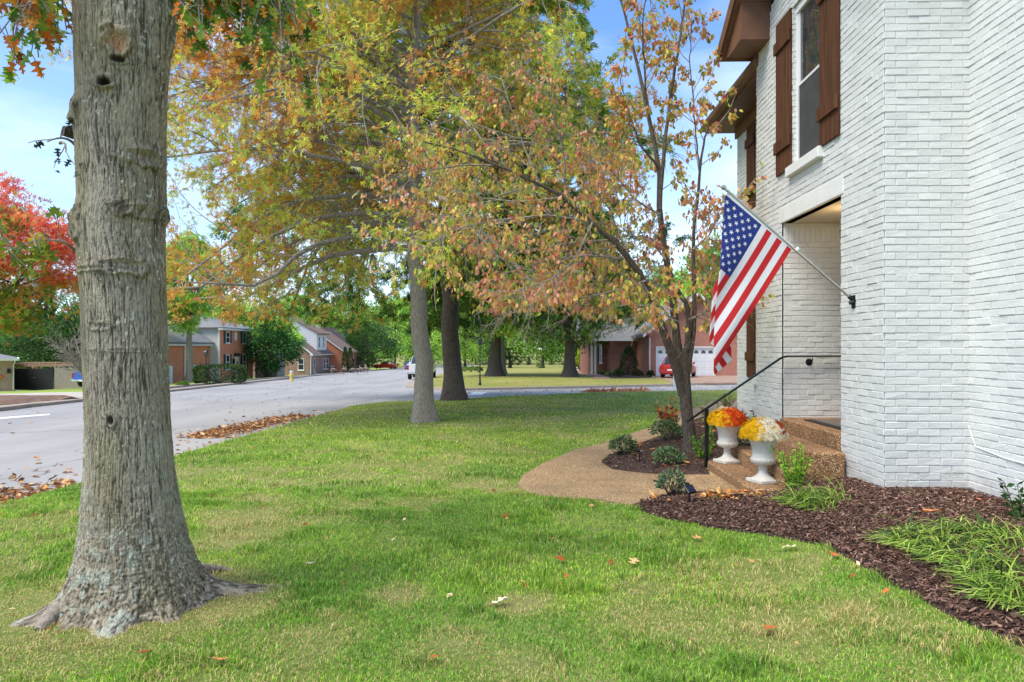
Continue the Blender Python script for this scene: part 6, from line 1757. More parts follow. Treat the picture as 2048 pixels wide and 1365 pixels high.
b = MB().box(dl, dr, .10, .16, -.05, 2.15); gd = b.build('garage_door', gm, h3)
b = MB()
for (a, c, e, f_) in ((dl - .085, dl, 0, 2.24), (dr, dr + .085, 0, 2.24), (dl, dr, 2.15, 2.24)): b.box(a, c, -.03, .2, e, f_)
b.build('door_trim', TRIMW, h3)
nW = 8; cw = (dr - dl) / nW
for k in range(nW):
    x0 = dl + cw * k + .10; x1 = dl + cw * (k + 1) - .10; n_ = 8
    P = [(x0, .098, 1.72), (x1, .098, 1.72)] + [((x0 + x1) / 2 + (x1 - x0) / 2 * math.cos(math.pi * q / n_), .098, 1.76 + .20 * math.sin(math.pi * q / n_)) for q in range(n_ + 1)]
    MB().prism(P, (0, -.015, 0)).build('arched_window', GL, gd)
    for zz_ in (.12, .62, 1.12): MB().box(x0 - .03, x1 + .03, .085, .099, zz_, zz_ + .36, bev=.006).build('raised_panel', TRIMW, gd)
# main block, set back, with porch posts and windows
xa, xb = Xp(1182, 57), xl - .004
b = MB(); b.box(xa + 1.6, xb, 5.0, 14, -.5, 3.1); b.box(xa, xa + 1.6, 7.0, 14, -.5, 3.1); b.build('main_wall', RB3, h3)
b = MB(); b.prism([(xa - .5, 4.4, 2.85), (xa - .5, 9.5, 6.1), (xa - .5, 14.4, 2.85)], (xb - xa + .5, 0, 0)); b.build('main_roof', ROOFG, h3)
b = MB(); b.box(xa - .5, xb, 4.3, 4.42, 2.7, 2.95); b.build('eave_trim', TRIMW, h3)
for px in (1184, 1191): b = MB().box(Xp(px, 57) - .08, Xp(px, 57) + .08, 5.1, 5.26, -.3, 2.8); b.build('porch_post', TRIMW, h3)
win(h3, 5.0, Xp(1199, 57), Xp(1204, 57), .9, 2.4, axis='y', sh=True); win(h3, 5.0, Xp(1276, 57), Xp(1281, 57), .5, 2.4, axis='y', sh=True)
MB().tube([(Xp(1288, 57) + .3, 4.9, 2.7), (Xp(1288, 57) + .3, 4.9, .1)], .06, 6).build('downspout', TRIMW, h3)
MB().tube([(xl + .08, -.06, 2.9), (xl + .08, -.06, .25), (xl - .15, -.15, .08)], .055, 6).build('downspout', TRIMW, h3)

# left neighbour: garage corner, gate, fence, pergola
hl = thing('brick_garage', 'brick garage corner with white eave at the far left edge', 'garage', (Xp(25, 55), 55, hz1(Xp(25, 55), 55)), .63); o = hl.location
LB = brick_mat('mixed_brick', (.36, .17, .11), (.50, .30, .21), (.48, .42, .36), ms=.010)
b = MB(); b.box(-.8, 0, 0, 7, -.4, 2.55); b.box(-7, -6, 0, 7, -.4, 2.55); b.box(-6, -.8, 0, 7, 2.1, 2.55); b.box(-6, -.8, .3, 7, -.4, 2.1); b.build('wall', LB, hl)
MB().box(-5.98, -.82, .12, .2, -.05, 2.09).build('garage_door', line_mat('tan_garage_panel', (.45, .42, .38), .5, dark=.75, width=.05), hl)
MB().prism([(.45, -.5, 2.5), (.45, -.5, 2.68), (-7.4, -.5, 2.68), (-7.4, -.5, 2.5)], (0, 8, 0)).build('eave', TRIMW, hl)
MB().prism([(.3, -.3, 2.69), (.3, 7.3, 2.69), (-3.3, 3.5, 3.6)], (-7.4, 0, 0)).build('roof', ROOFG, hl)
MB().tube([(.2, -.35, 2.5), (.06, -.06, 2.15), (.06, -.06, .15), (.5, -.06, .05)], .05, 6).build('downspout', TRIMW, hl)
MB().box(-.35, -.12, -.2, -.02, 1.5, 1.85).build('wall_lantern', BLACKM, hl)
bn = thing('yard_banner', 'blue and white banner with an orange pumpkin on the garage door', 'banner', (Xp(4, 54.8), 54.8, hz1(Xp(4, 54.8), 54.8)))
MB().box(-.55, .25, 0, .02, 0, 1.55).build('cloth', mat('blue_white_cloth', (.25, .5, .62), .8, scale=1.6, col2=(.72, .78, .8)), bn)
MB().lathe([(.02, -.2), (.2, -.12), (.26, 0), (.2, .12), (.03, .18)], (.0, -.26, 1.25), 16).build('pumpkin_print', mat('pumpkin_orange', (.75, .22, .05), .8), bn, smooth=True)

def boards(name, label, cat, pa, pb, Y, z0, h, m, bw=.14, posts=2.4, gatey=False):
    xa, xb = Xp(pa, Y), Xp(pb, Y); t = thing(name, label, cat, (xa, Y, z0)); L = xb - xa
    b = MB(); n = int(L / bw); r = random.Random(int(pa))
    for k in range(n): b.box(k * bw + .004, (k + 1) * bw - .004, 0, .02, 0, h + r.uniform(-.015, .015))
    b.box(0, L, .021, .05, .25, .34); b.box(0, L, .021, .05, h - .4, h - .31)
    b.build('boards', m, t)
    k = 0
    while k * posts <= L + .01:
        MB().box(k * posts - .05, k * posts + .05, .051, .15, -.2, h + .03).build('post', m, t); k += 1
    return t
zf = hz1(Xp(80, 57), 57)
gt = boards('double_gate', 'black board double gate beside the brick garage', 'gate', 29, 108, 57, zf, 1.78, mat('black_stained_boards', (.022, .023, .026), .6, scale=9, stretch=(6, 6, .5), var=.5), .16, 1.63)
MB().box(1.55, 1.75, -.03, -.002, 1.0, 1.06).build('latch', SIL, gt)
boards('board_fence', 'weathered grey board fence right of the black gate', 'fence', 108.5, 176, 57, zf, 1.86, mat('weathered_boards', (.23, .19, .16), .85, scale=7, col2=(.38, .33, .28), stretch=(8, 8, .4)), .15, 2.4)
pg = thing('pergola', 'pale timber pergola top rising behind the black gate', 'pergola', (Xp(27, 60), 60, hz1(Xp(70, 60), 60))); PT = mat('pale_timber', (.55, .38, .24), .8, scale=6, var=.2)
Lp = Xp(117, 60) - Xp(27, 60)
for k in range(3):
    for yy in (0, 2.4): MB().box(k * Lp / 2 - .06, k * Lp / 2 + .06, yy, yy + .12, -.1, 2.05).build('post', PT, pg)
for yy in (-.02, 2.42): MB().box(-.3, Lp + .3, yy, yy + .05, 2.051, 2.25).build('beam', PT, pg)
for k in range(15): MB().box(k * Lp / 14 - .025, k * Lp / 14 + .025, -.4, 2.9, 2.252, 2.40).build('rafter', PT, pg)
for k in (0, 1, 2):
    for s_ in (-1, 1): MB().prism([(k * Lp / 2 + s_ * .07, .02, 1.5), (k * Lp / 2 + s_ * .5, .02, 2.04), (k * Lp / 2 + s_ * .4, .02, 2.04), (k * Lp / 2 + s_ * .07, .02, 1.63)], (0, .05, 0)).build('brace', PT, pg)

# ------------------------------------------------------------------ vehicles
RUB = mat('tyre_rubber', (.012, .012, .013), .85); HUB = mat('wheel_alloy', (.42, .43, .45), .3, metal=.8); CHR = mat('chrome_bumper', (.55, .56, .58), .2, metal=.9)
TAIL = mat('red_tail_lens', (.45, .01, .01), .2); LENS = mat('clear_lens', (.7, .7, .68), .15)
def wheel(t, x, y, r_=.36, w=.24):
    b = MB().lathe([(r_ * .62, -w / 2), (r_ * .93, -w / 2), (r_, -w / 2 + .04), (r_, w / 2 - .04), (r_ * .93, w / 2), (r_ * .62, w / 2)], n=22); b.v = [(x + z, y + a, r_ + c) for a, c, z in b.v]; o_ = b.build('wheel', RUB, t, smooth=True)
    b = MB().lathe([(.03, -w / 2 - .01), (r_ * .6, -w / 2 + .01), (r_ * .6, w / 2 - .01), (.03, w / 2 + .01)], n=16); b.v = [(x + z, y + a, r_ + c) for a, c, z in b.v]; b.build('rim', HUB, o_)
def loft(name, secs, m, t, smooth=True):
    """cross-sections [(y, [(halfwidth, z)...])] mirrored in x, lofted along y"""
    b = MB(); rings = []
    for y, pr_ in secs: rings.append([(hw_, y, z) for hw_, z in pr_] + [(-hw_, y, z) for hw_, z in pr_[::-1]])
    n = len(rings[0]); v = [p for r0 in rings for p in r0]; f = []
    for i in range(len(rings) - 1):
        for k in range(n): f.append((i * n + k, (i + 1) * n + k, (i + 1) * n + (k + 1) % n, i * n + (k + 1) % n))
    f.append(tuple(range(n))); f.append(tuple(range((len(rings) - 1) * n, len(rings) * n))[::-1])
    b.add(v, f); return b.build(name, m, t, smooth=smooth, angle=35)
def pickup(label, cat, base, rz, paint, load=False, bedlen=1.9):
    """y runs forward; the tail is at y = 0"""
    t = thing('pickup_truck', label, cat, base, rz)
    pr_ = lambda w, z0, z1: [(w * .94, z0), (w, z0 + .15), (w, z1 - .12), (w * .965, z1)]
    W2 = .98
    b = MB()
    for s_ in (-1, 1): b.box(s_ * W2 - (.09 if s_ > 0 else 0), s_ * W2 + (.09 if s_ < 0 else 0), .06, bedlen, .55, 1.28, bev=.03)
    b.box(-W2 + .09, W2 - .09, .1, bedlen, .55, .72); b.build('bed', paint, t)
    b = MB().box(-W2 + .02, W2 - .02, 0, .055, .62, 1.27, bev=.02); tg = b.build('tailgate', paint, t)
    MB().box(-.12, .12, -.012, -.001, 1.08, 1.15).build('handle', BLACKM, tg)
    loft('cab', [(bedlen + .04, pr_(W2, .5, 1.25)), (bedlen + 1.9, pr_(W2, .5, 1.22)), (bedlen + 2.0, pr_(W2, .5, 1.18)), (bedlen + 3.2, pr_(W2 * .97, .52, 1.08)), (bedlen + 3.35, pr_(W2 * .92, .55, .95))], paint, t)
    rf = [(bedlen + .06, [(.90, 1.24), (.84, 1.3)]), (bedlen + .20, [(.88, 1.24), (.74, 1.84)]), (bedlen + .45, [(.88, 1.24), (.72, 1.88)]), (bedlen + 1.25, [(.88, 1.24), (.72, 1.87)]), (bedlen + 1.9, [(.9, 1.2), (.82, 1.26)])]
    gh = loft('greenhouse', rf, GL, t)
    b = MB().box(-.73, .73, bedlen + .22, bedlen + 1.28, 1.875, 1.91, bev=.012); b.build('roof', paint, gh)
    b = MB()
    for s_ in (-1, 1):
        for y0, y1, za, zb_ in ((.10, .22, 1.26, 1.86), (1.86, 1.26, 1.24, 1.87), (1.0, 1.0, 1.24, 1.88)): b.tube([(s_ * .885, bedlen + y0, za), (s_ * .735, bedlen + y1, zb_)], .035, 6)
    b.build('pillars', paint, gh)
    b = MB().box(-W2 + .02, W2 - .02, -.14, -.01, .48, .63, bev=.03); bp_ = b.build('rear_bumper', CHR, t)
    MB().box(-.17, .17, -.152, -.141, .50, .61).build('licence_plate', TRIMW, bp_)
    for s_ in (-1, 1):
        MB().box(s_ * .90 - .075, s_ * .90 + .075, -.018, -.001, .80, 1.18, bev=.008).build('tail_light', TAIL, t)
        MB().box(s_ * 1.12 - .10, s_ * 1.12 + .10, bedlen + 1.55, bedlen + 1.65, 1.15, 1.37, bev=.03).build('side_mirror', paint, t)
        wheel(t, s_ * .84, .95, .39, .26); wheel(t, s_ * .84, bedlen + 2.45, .39, .26)
    b = MB().box(-.8, .8, .3, bedlen + 2.9, .38, .54); b.build('chassis', BLACKM, t)
    return t
def paint(name, c): return mat(name, c, .28, var=.03, spec=.6, coat=.6)
WHP, BLP, RDP, ORP = paint('white_paint', (.66, .67, .68)), paint('blue_paint', (.02, .11, .55)), paint('red_paint', (.42, .012, .014)), paint('orange_red_paint', (.62, .05, .02))
p = gp(838, 758); p.z = hz1(p.x, p.y) - .095
wt = pickup('white pickup truck parked by the road beyond the pale tree', 'pickup truck', p, .03, WHP)
p = at(166, 786, 54.5); p.z = hz1(p.x, 54.5) + .04
pickup('bright blue pickup truck half hidden by the big trunk', 'pickup truck', p, -.12, BLP)
def car(name, label, base, rz, pt, L=4.5, soft=False, h=1.42):
    t = thing(name, label, 'car', base, rz); W2 = .88
    pr_ = lambda w, z0, z1: [(w * .90, z0), (w, z0 + .18), (w * 1.0, z0 + .40), (w * .93, z1 - .06), (w * .80, z1)]
    loft('body', [(0, pr_(W2 * .88, .36, .80)), (.12, pr_(W2 * .96, .26, .90)), (.8, pr_(W2, .22, .95)), (1.6, pr_(W2, .22, .93)), (3.0, pr_(W2, .22, .90)), (L - .7, pr_(W2 * .98, .22, .80)), (L - .12, pr_(W2 * .92, .26, .68)), (L, pr_(W2 * .84, .34, .58))], pt, t)
    gh = loft('greenhouse', [(.55, [(.72, .92), (.60, .96)]), (1.15, [(.78, .92), (.58, h - .05)]), (1.6, [(.80, .92), (.58, h)]), (2.3, [(.80, .92), (.58, h - .02)]), (3.15, [(.76, .88), (.66, .93)])], GL, t)
    b = MB().box(-.56, .56, 1.18, 2.28, h - .03, h + .012, bev=.01); b.build('roof', BLACKM if soft else pt, gh)
    b = MB()
    for s_ in (-1, 1):
        b.tube([(s_ * .74, .6, .93), (s_ * .60, 1.17, h - .03)], .04, 6); b.tube([(s_ * .60, 2.28, h - .02), (s_ * .74, 3.1, .92)], .035, 6); b.tube([(s_ * .79, 1.75, .92), (s_ * .59, 1.75, h - .01)], .03, 6)
    b.build('pillars', pt, gh)
    for s_ in (-1, 1):
        wheel(t, s_ * .76, .85, .32, .21); wheel(t, s_ * .76, L - .95, .32, .21)
        MB().box(s_ * .62 - .16, s_ * .62 + .16, -.012, .05, .62, .76, bev=.01).build('tail_light', TAIL, t)
        MB().box(s_ * .60 - .14, s_ * .60 + .14, L - .10, L - .005, .50, .60, bev=.01).build('headlight', LENS, t)
        MB().box(s_ * .94 - .08, s_ * .94 + .08, 2.65, 2.78, .90, 1.03, bev=.02).build('side_mirror', pt, t)
    MB().box(-.26, .26, -.014, .03, .50, .60).build('licence_plate', TRIMW, t)
    return t
p = at(1350, 757, 47); p.z = hz1(p.x, 47) + .035
car('red_car', 'dark red car parked before the white garage behind the small tree', p + Vector((-.7, -1.9, 0)), -.45, RDP, 4.5)
p = at(793, 733, 133); p.z = hz1(p.x, 133) + .02
car('orange_car', 'orange red coupe parked side on in the distance by a lamp post', p, math.pi / 2 - .25, ORP, 4.8, soft=True)
p = at(819, 733, 120); p.z = hz1(p.x, 120) - .09
car('blue_car', 'small blue car seen just above the white pickup', p, .05, BLP, 4.4)

# ------------------------------------------------------------------ street furniture
def lamp(px, py, h, label):
    t = thing('lamp_post', label, 'lamp post', gp(px, py), 0, 'black yard lamp posts')
    MB().lathe([(.09, -.05), (.09, .12), (.055, .16), (.04, .5), (.05, .54), (.032, .58), (.03, h)], n=10).build('post', BLACKM, t, smooth=True)
    MB().tube([(-.18, 0, h * .82), (.18, 0, h * .82)], .014, 6).build('ladder_bar', BLACKM, t)
    b = MB().lathe([(.05, 0), (.11, .03), (.14, .30), (.10, .32)], (0, 0, h), 6); hd_ = b.build('lantern', GL, t)
    MB().lathe([(.17, .32), (.10, .42), (.02, .48)], (0, 0, h), 6).build('lantern_cap', BLACKM, hd_)
lamp(960, 771, 2.3, 'tall thin black lamp post on the corner of the far lawn')
lamp(412, 767, 1.75, 'short black lamp post before the clipped hedge')
lamp(764, 734, 2.4, 'distant black lamp post in front of the orange car')
hyd = thing('fire_hydrant', 'yellow fire hydrant with pale blue bonnet on the roadside grass', 'hydrant', gp(583, 761)); YP = paint('yellow_enamel', (.75, .56, .12)); BP = paint('pale_blue_enamel', (.40, .48, .62))
MB().lathe([(.17, -.05), (.17, .04), (.12, .05), (.12, .42), (.16, .43), (.16, .48), (.12, .5), (.12, .56)], n=14).build('barrel', YP, hyd, smooth=True)
MB().lathe([(.145, .561), (.13, .64), (.08, .70), (.03, .72), (.03, .77)], n=14).build('bonnet', BP, hyd, smooth=True)
for s_ in (-1, 1): MB().tube([(s_ * .1, 0, .38), (s_ * .2, 0, .38)], .05, 8).build('nozzle', YP, hyd)
MB().tube([(0, -.1, .36), (0, -.2, .36)], .065, 8).build('nozzle', YP, hyd)
mb_ = thing('mailbox_post', 'white wooden mailbox post by the side street, left of the small tree', 'mailbox', gp(1349, 779.5))
MB().box(-.06, .06, -.06, .06, -.1, 1.12, bev=.008).build('post', TRIMW, mb_); MB().box(-.045, .045, -.30, .35, .92, 1.0, bev=.004).build('arm', TRIMW, mb_)
b = MB().prism([(-.085, -.28, 1.125), (.085, -.28, 1.125), (.085, -.28, 1.25), (.05, -.28, 1.31), (-.05, -.28, 1.31), (-.085, -.28, 1.25)], (0, .5, 0)); b.build('box', GREYI, mb_)

# birds by the far kerb: grey brown geese
def goose(px, py, rz, label, head=True):
    x, y = g(px, py); y = y; z = hz1(x, y); r = y / F
    t = thing('goose', label, 'goose', (x, y, z), rz, 'geese on the verge'); me = bpy.data.meshes.new('body')
    J = [(0, -.34, .42), (0, -.16, .44), (0, .06, .45), (0, .22, .50), (0, .30, .60), (0, .31, .74) if head else (0, .42, .50), (0, .33, .86) if head else (0, .52, .36), (0, .43, .85) if head else (0, .58, .24)]
    RR = [.05, .13, .17, .13, .07, .045, .055, .02]
    me.from_pydata(J, [(i, i + 1) for i in range(7)], []); ob = bpy.data.objects.new('body', me); COL.objects.link(ob); ob.parent = t
    md = ob.modifiers.new('skin', 'SKIN')
    for i, v in enumerate(me.skin_vertices[0].data): v.radius = (RR[i], RR[i])
    me.skin_vertices[0].data[2].use_root = True
    ob.modifiers.new('sub', 'SUBSURF').levels = 1; ob.modifiers['sub'].render_levels = 1
    me.materials.append(mat('goose_feathers', (.16, .12, .09), .8, scale=4, col2=(.34, .29, .24)))
    for s_ in (-1, 1):
        b = MB().tube([(s_ * .06, 0, .32), (s_ * .06, .01, 0.02), (s_ * .06, .10, .01)], [.018, .014, .02], 6); b.build('leg', BLACKM, t)
        b = MB().prism([(s_ * .16, .14, .52), (s_ * .175, -.1, .56), (s_ * .06, -.42, .48), (s_ * .15, -.1, .38), (s_ * .165, .1, .40)], (s_ * .02, 0, 0)); b.build('wing', mat('goose_wing', (.09, .07, .055), .8), t)
for px, py, a, hd_, lb in ((668, 748.5, 1.2, False, 'leftmost goose, feeding head down in the grass'), (686, 749, -1.0, True, 'goose standing second from the left with raised neck'), (690, 747, .8, True, 'goose just behind the second one, facing right'), (707.5, 748, 1.3, False, 'goose at the kerb with head lowered, left of the group'),
                           (714.5, 749, -1.2, False, 'dark goose with its head down at the kerb'), (723, 746, .9, True, 'upright goose first in the right hand trio'), (729, 745.5, -.6, True, 'upright goose in the middle of the right hand trio'), (735, 746, 1.1, True, 'rightmost upright goose at the road edge')):
    goose(px, py, a, lb, hd_)

# ------------------------------------------------------------------ hedges and bushes of the neighbourhood
G1 = [(60, 88, 44), (84, 112, 52), (44, 66, 38), (110, 134, 70)]; G2 = [(100, 136, 44), (130, 164, 56), (70, 104, 38), (160, 184, 70)]
def hb(label, px, py, wpx, hpx, n, leaf, cols, w, seed, shape='dome', cat='bush', name='round_bush', lump=.15, depth=None, Yd=None):
    p = gp(px, py)
    if Yd: p = at(px, py, Yd); p.z = hz1(p.x, Yd)
    s_ = p.y / F
    return foliage_ball(name, label, cat, p, (wpx * s_, depth or wpx * s_ * (.8 if shape != 'box' else .6), hpx * s_), n, leaf, cols, w, seed, shape=shape, lump=lump)
hb('long clipped dark hedge in front of the orange brick house', 441, 766, 84, 34, 5200, .13, G1, [3, 3, 3, 1.5], 101, 'box', 'hedge', 'clipped_hedge', depth=2.2)
hb('low lime green bush right of the clipped hedge', 488, 760, 22, 9, 500, .12, G2, [2, 3, 1, 2], 102)
hb('flat ground shrub at the foot of the street tree', 365, 771, 22, 6, 400, .12, G2, [2, 2, 2, 1], 103)
hb('egg shaped clipped bush left of the brown brick house', 575, 745, 19, 25, 1200, .14, [(110, 124, 70), (140, 150, 90), (80, 100, 56)], [2, 2, 2], 104)
hb('spreading dark green shrub at the brown house corner', 598, 746, 34, 30, 1500, .18, G1, [3, 2, 3, 1], 105)
hb('dark round yew beside the egg shaped bush', 556, 748, 30, 30, 1300, .16, G1, [3, 1, 5, 0], 106)
hb('low hedge under the bay window of the brown house', 645, 744, 24, 14, 900, .15, G2, [3, 2, 3, 1], 107, 'box', 'hedge', 'clipped_hedge', depth=2)
hb('left of two tall clipped columnar conifers', 690.5, 742, 13, 50, 1500, .16, [(58, 96, 28), (80, 124, 34), (40, 70, 24)], [3, 2, 3], 108, 'column', 'conifer', 'columnar_conifer', .06, Yd=96)
hb('right of two tall clipped columnar conifers', 700.5, 742, 13, 48, 1500, .16, [(58, 96, 28), (80, 124, 34), (40, 70, 24)], [3, 2, 3], 109, 'column', 'conifer', 'columnar_conifer', .06, Yd=96)
hb('flat topped green hedge beyond the columnar conifers', 722, 734, 30, 14, 900, .2, [(90, 128, 40), (120, 156, 50), (60, 90, 34)], [3, 2, 2], 110, 'box', 'hedge', 'clipped_hedge', depth=3)
hb('umbrella shaped tan leaved bush beside the far driveway', 749, 735, 32, 28, 1500, .2, [(190, 160, 90), (210, 180, 100), (150, 130, 70), (130, 150, 60)], [3, 2, 2, 1], 111)
hb('bare twiggy purple shrub in front of the brown house', 668, 743, 34, 30, 500, .14, [(150, 100, 90), (120, 90, 80), (176, 130, 110)], [1, 1, 1], 112, lump=.3)
hb('red flowering shrub near the stone bird bath', 672, 745, 11, 9, 300, .15, [(170, 60, 50), (190, 90, 70), (100, 90, 50)], [2, 1, 1], 113)
hb('tall rounded conical evergreen in front of the dark red house', 1257, 752, 34, 58, 2200, .13, [(58, 84, 50), (84, 112, 64), (40, 62, 40), (120, 140, 84)], [3, 2, 3, 1], 114, 'column', 'evergreen', 'conical_evergreen', .2)
hb('low evergreen mound in the neighbour bed, left', 1239, 755, 22, 17, 700, .11, G1, [2, 2, 2, 2], 115)
hb('bronze tinted mound right of the conical evergreen', 1275, 755, 22, 15, 700, .11, [(130, 90, 60), (80, 100, 50), (100, 70, 50)], [1, 2, 1], 116)
hb('small dark shrub by the white downspout', 1301, 755, 14, 13, 400, .11, G1, [2, 1, 3, 1], 117)
hb('pale flowering ground cover along the neighbour walk', 1200, 749, 44, 9, 900, .12, [(190, 190, 140), (120, 150, 80), (220, 200, 160), (90, 120, 60)], [2, 2, 1, 2], 118)
hb('variegated low border by the brick walk', 1225, 753, 26, 10, 600, .12, [(210, 190, 130), (120, 150, 80), (150, 150, 90)], [2, 2, 1], 119)
hb('green low shrubs under the porch posts', 1180, 744, 34, 11, 700, .13, G1, [2, 2, 2, 2], 120)
hb('yellow green willowy bush behind the dark right trunk', 1160, 742, 24, 40, 1100, .2, [(190, 206, 60), (160, 184, 50), (210, 214, 90)], [2, 2, 1], 121, lump=.3)
hb('three low boxwood mounds on the far lawn, left one', 929, 744, 16, 10, 400, .13, G2, [2, 3, 2, 1], 122)
hb('middle boxwood mound on the far lawn', 943, 744, 16, 10, 400, .13, G2, [2, 2, 3, 1], 123)
hb('right boxwood mound on the far lawn by the lamp post', 957, 745, 18, 11, 400, .13, G1, [2, 3, 2, 1], 124)
hb('small round green bush between the two dark trunks', 1079, 737, 13, 9, 300, .14, G2, [3, 1, 2, 0], 125)
for k, (px, w_, lb) in enumerate([(1035, 48, 'left stretch of dark leafy hedge beyond the far lawn'), (1080, 48, 'middle stretch of leafy hedge beyond the far lawn'), (1125, 44, 'right stretch of leafy hedge with pale flowers'), (968, 34, 'rounded hedge end at the road side of the far lawn')]):
    hb(lb, px, 730.5, w_, 16, 1500, .26, G1 + [(170, 160, 70), (200, 190, 170)], [3, 3, 2, 1, 1, .6], 130 + k, 'box', 'hedge', 'clipped_hedge', lump=.3, depth=3)
bb = thing('bird_bath', 'white stone bird bath in front of the brown house', 'bird bath', gp(663, 746.5)); MB().lathe([(.22, 0), (.2, .06), (.09, .12), (.08, .8), (.16, .86), (.45, .95), (.47, 1.03), (.1, .98)], n=16).build('pedestal_bowl', TRIMW, bb, smooth=True)

# ------------------------------------------------------------------ trees of the neighbourhood
def blob_tree(name, label, px, py, Yd, h, wd, cb, seed, n, leaf, cols, w, trunk=.25, bark=BARKD, tm=LEAF_DIAMOND, nb=46, group='trees of the neighbourhood', wfn=None, topw=.55, base=None, puff=.17):
    """crown of many leaf clumps set through its volume over a trunk and forking limbs"""
    r = np.random.RandomState(seed); x = (px - CX) / F * Yd; z = hz1(x, Yd)
    t = thing(name, label, 'tree', (x, Yd, z), 0, group)
    D = unit(r.normal(0, 1, (nb, 3))); q = r.uniform(.35, 1, nb) ** .5
    B = D * q[:, None]; ch = h - cb; zz_ = (B[:, 2] + 1) / 2
    wide = np.interp(zz_, [0, .3, .65, 1], [.75, 1, .9, topw])
    C = np.stack([B[:, 0] * wd / 2 * wide, B[:, 1] * wd / 2 * wide, cb + ch * (.10 + .84 * zz_)], 1)
    i = r.randint(0, nb, n); rad = wd * puff * r.uniform(.6, 1.3, nb)
    e = unit(r.normal(0, 1, (n, 3))) * (r.rand(n, 1) ** .5); e[:, 2] *= .72; P = C[i] + e * rad[i][:, None]
    P = P + .10 * wd * (fbm(P[:, :1] + seed, P[:, 2:], 1.3, 2, seed) - .5)
    V, G = leaf_mesh(P, unit(P - np.array([0, 0, h * .4])), leaf * r.uniform(.6, 1.3, n), *tm, r, .4)
    ww = wfn(P, r, h) if wfn else np.array(w, float)
    ci = pal(n, cols, ww, r, .13) * np.clip(1 + .22 * r.normal(0, 1, nb), .6, 1.5)[i][:, None]
    mesh_np('foliage', V, G, LEAFM, parent=t, col=np.repeat(np.clip(ci, .004, .95), len(tm[0]), 0))
    K = 10; tp_ = np.zeros((1, K, 3)); tp_[0, :, 2] = np.linspace(-.2, cb + ch * .55, K); tp_[0, 1:, :2] += np.cumsum(r.normal(0, .05, (K - 1, 2)), 0) * .6
    rad_ = trunk * np.linspace(1, .35, K); hh_ = tp_[0, :, 2]; rad_ = rad_ + trunk * .9 * np.exp(-np.clip(hh_ + .2, 0, 9) / (trunk * 1.2))
    V1, Q1 = tubes(tp_, rad_[None], 12)
    m = min(nb, 26); sel = r.choice(nb, m, replace=False); t0 = r.uniform(.45, .95, m); s_, _ = sample_on(tp_, (np.zeros(m, int), t0)); kk = np.linspace(0, 1, 7)[None, :, None]
    L_ = s_[:, None] * (1 - kk) + C[sel][:, None] * kk + np.sin(kk * np.pi) * np.array([0, 0, .25]) + r.normal(0, .06, (m, 7, 3)) * kk
    V2, Q2 = tubes(L_, np.linspace(trunk * .38, .02, 7)[None] * np.ones((m, 1)), 6)
    mesh_np('trunk', V1, [Q1], bark, parent=t, smooth=True); mesh_np('limbs', V2, [Q2], bark, parent=t)
    return t
GA = [(160, 204, 76), (190, 222, 98), (122, 168, 62), (210, 232, 124)]; GB = [(136, 178, 72), (166, 204, 88), (100, 142, 58), (196, 216, 112)]; GC = [(64, 98, 50), (88, 124, 60), (46, 72, 44), (114, 146, 74)]
# red maple at the left edge
def maple_w(P, r, h):
    a = fbm(P[:, 0], P[:, 2], .6, 3, 12); z = P[:, 2] / h; w = np.zeros((len(P), 6)); rd = S(.42, .98, z + (a - .5) * 1.3)
    w[:, 0] = 2.4 * rd + .1; w[:, 1] = 1.8 * S(.3, .6, a) + .4; w[:, 2] = 1.3 * (1 - rd) * S(.4, .6, a) + .25; w[:, 3] = 1.6 * (1 - rd) * S(.62, .38, a) + .1; w[:, 4] = 1.4 * (1 - rd) * S(.55, .35, a); w[:, 5] = 1.2 * rd * z
    return w
blob_tree('red_maple_tree', 'maple turning red and orange above the left driveway', -40, 790, 42, 12.9, 14.0, 2.9, 201, 30000, .25, [(240, 104, 88), (244, 150, 84), (246, 186, 90), (150, 186, 68), (112, 150, 58), (196, 70, 84)], None, .3, wfn=maple_w, nb=90, topw=.35, puff=.13, tm=LEAF_SPIKY)
blob_tree('street_tree', 'bright green tree with a grey trunk before the orange brick house', 380, 770, 56, 12.3, 6.6, 3.4, 202, 17000, .22, GA, [3, 2.5, 2, 1.5], .30, bark=BARK, nb=70, puff=.16, tm=LEAF_SPIKY)
blob_tree('evergreen_tree', 'dense dark green tree between the two roadside houses', 541, 752, 70, 5.6, 5.6, .5, 203, 9000, .24, [(56, 100, 50), (76, 126, 60), (40, 74, 42), (100, 150, 66)], [3, 3, 2, 1], .2, nb=50, puff=.2)
blob_tree('evergreen_tree', 'lighter green spreading tree left of the brown house roof', 560, 750, 80, 7.0, 4.6, 1.8, 204, 8000, .26, GA, [2, 2, 3, 1], .2, nb=44, puff=.18)
# two dark trunks on the far lawn
def island(name, label, px, py, Yd, h, wd, cb, seed, tr, cols, w):
    return blob_tree(name, label, px, py, Yd, h, wd, cb, seed, 22000, .24, cols, w, tr, nb=80, puff=.15, tm=LEAF_SPIKY)
island('shade_tree', 'shade tree with a double dark trunk on the far lawn, left', 990, 752, 52, 10.5, 12.5, 2.35, 205, .50, GB + [(200, 196, 70)], [3, 3, 2, 2, 1])
island('shade_tree', 'shade tree with a black trunk in front of the dark red house', 1140, 757, 49, 10.8, 12.5, 2.3, 206, .42, GC + [(190, 180, 70), (140, 170, 60)], [3, 3, 2, 2, 1, 1.5])
blob_tree('shade_tree', 'second grey trunked tree just behind the left double trunk', 1003, 748, 58, 9.5, 9, 2.8, 207, 9000, .26, GA, [2, 2, 2, 2], .33, bark=BARK)
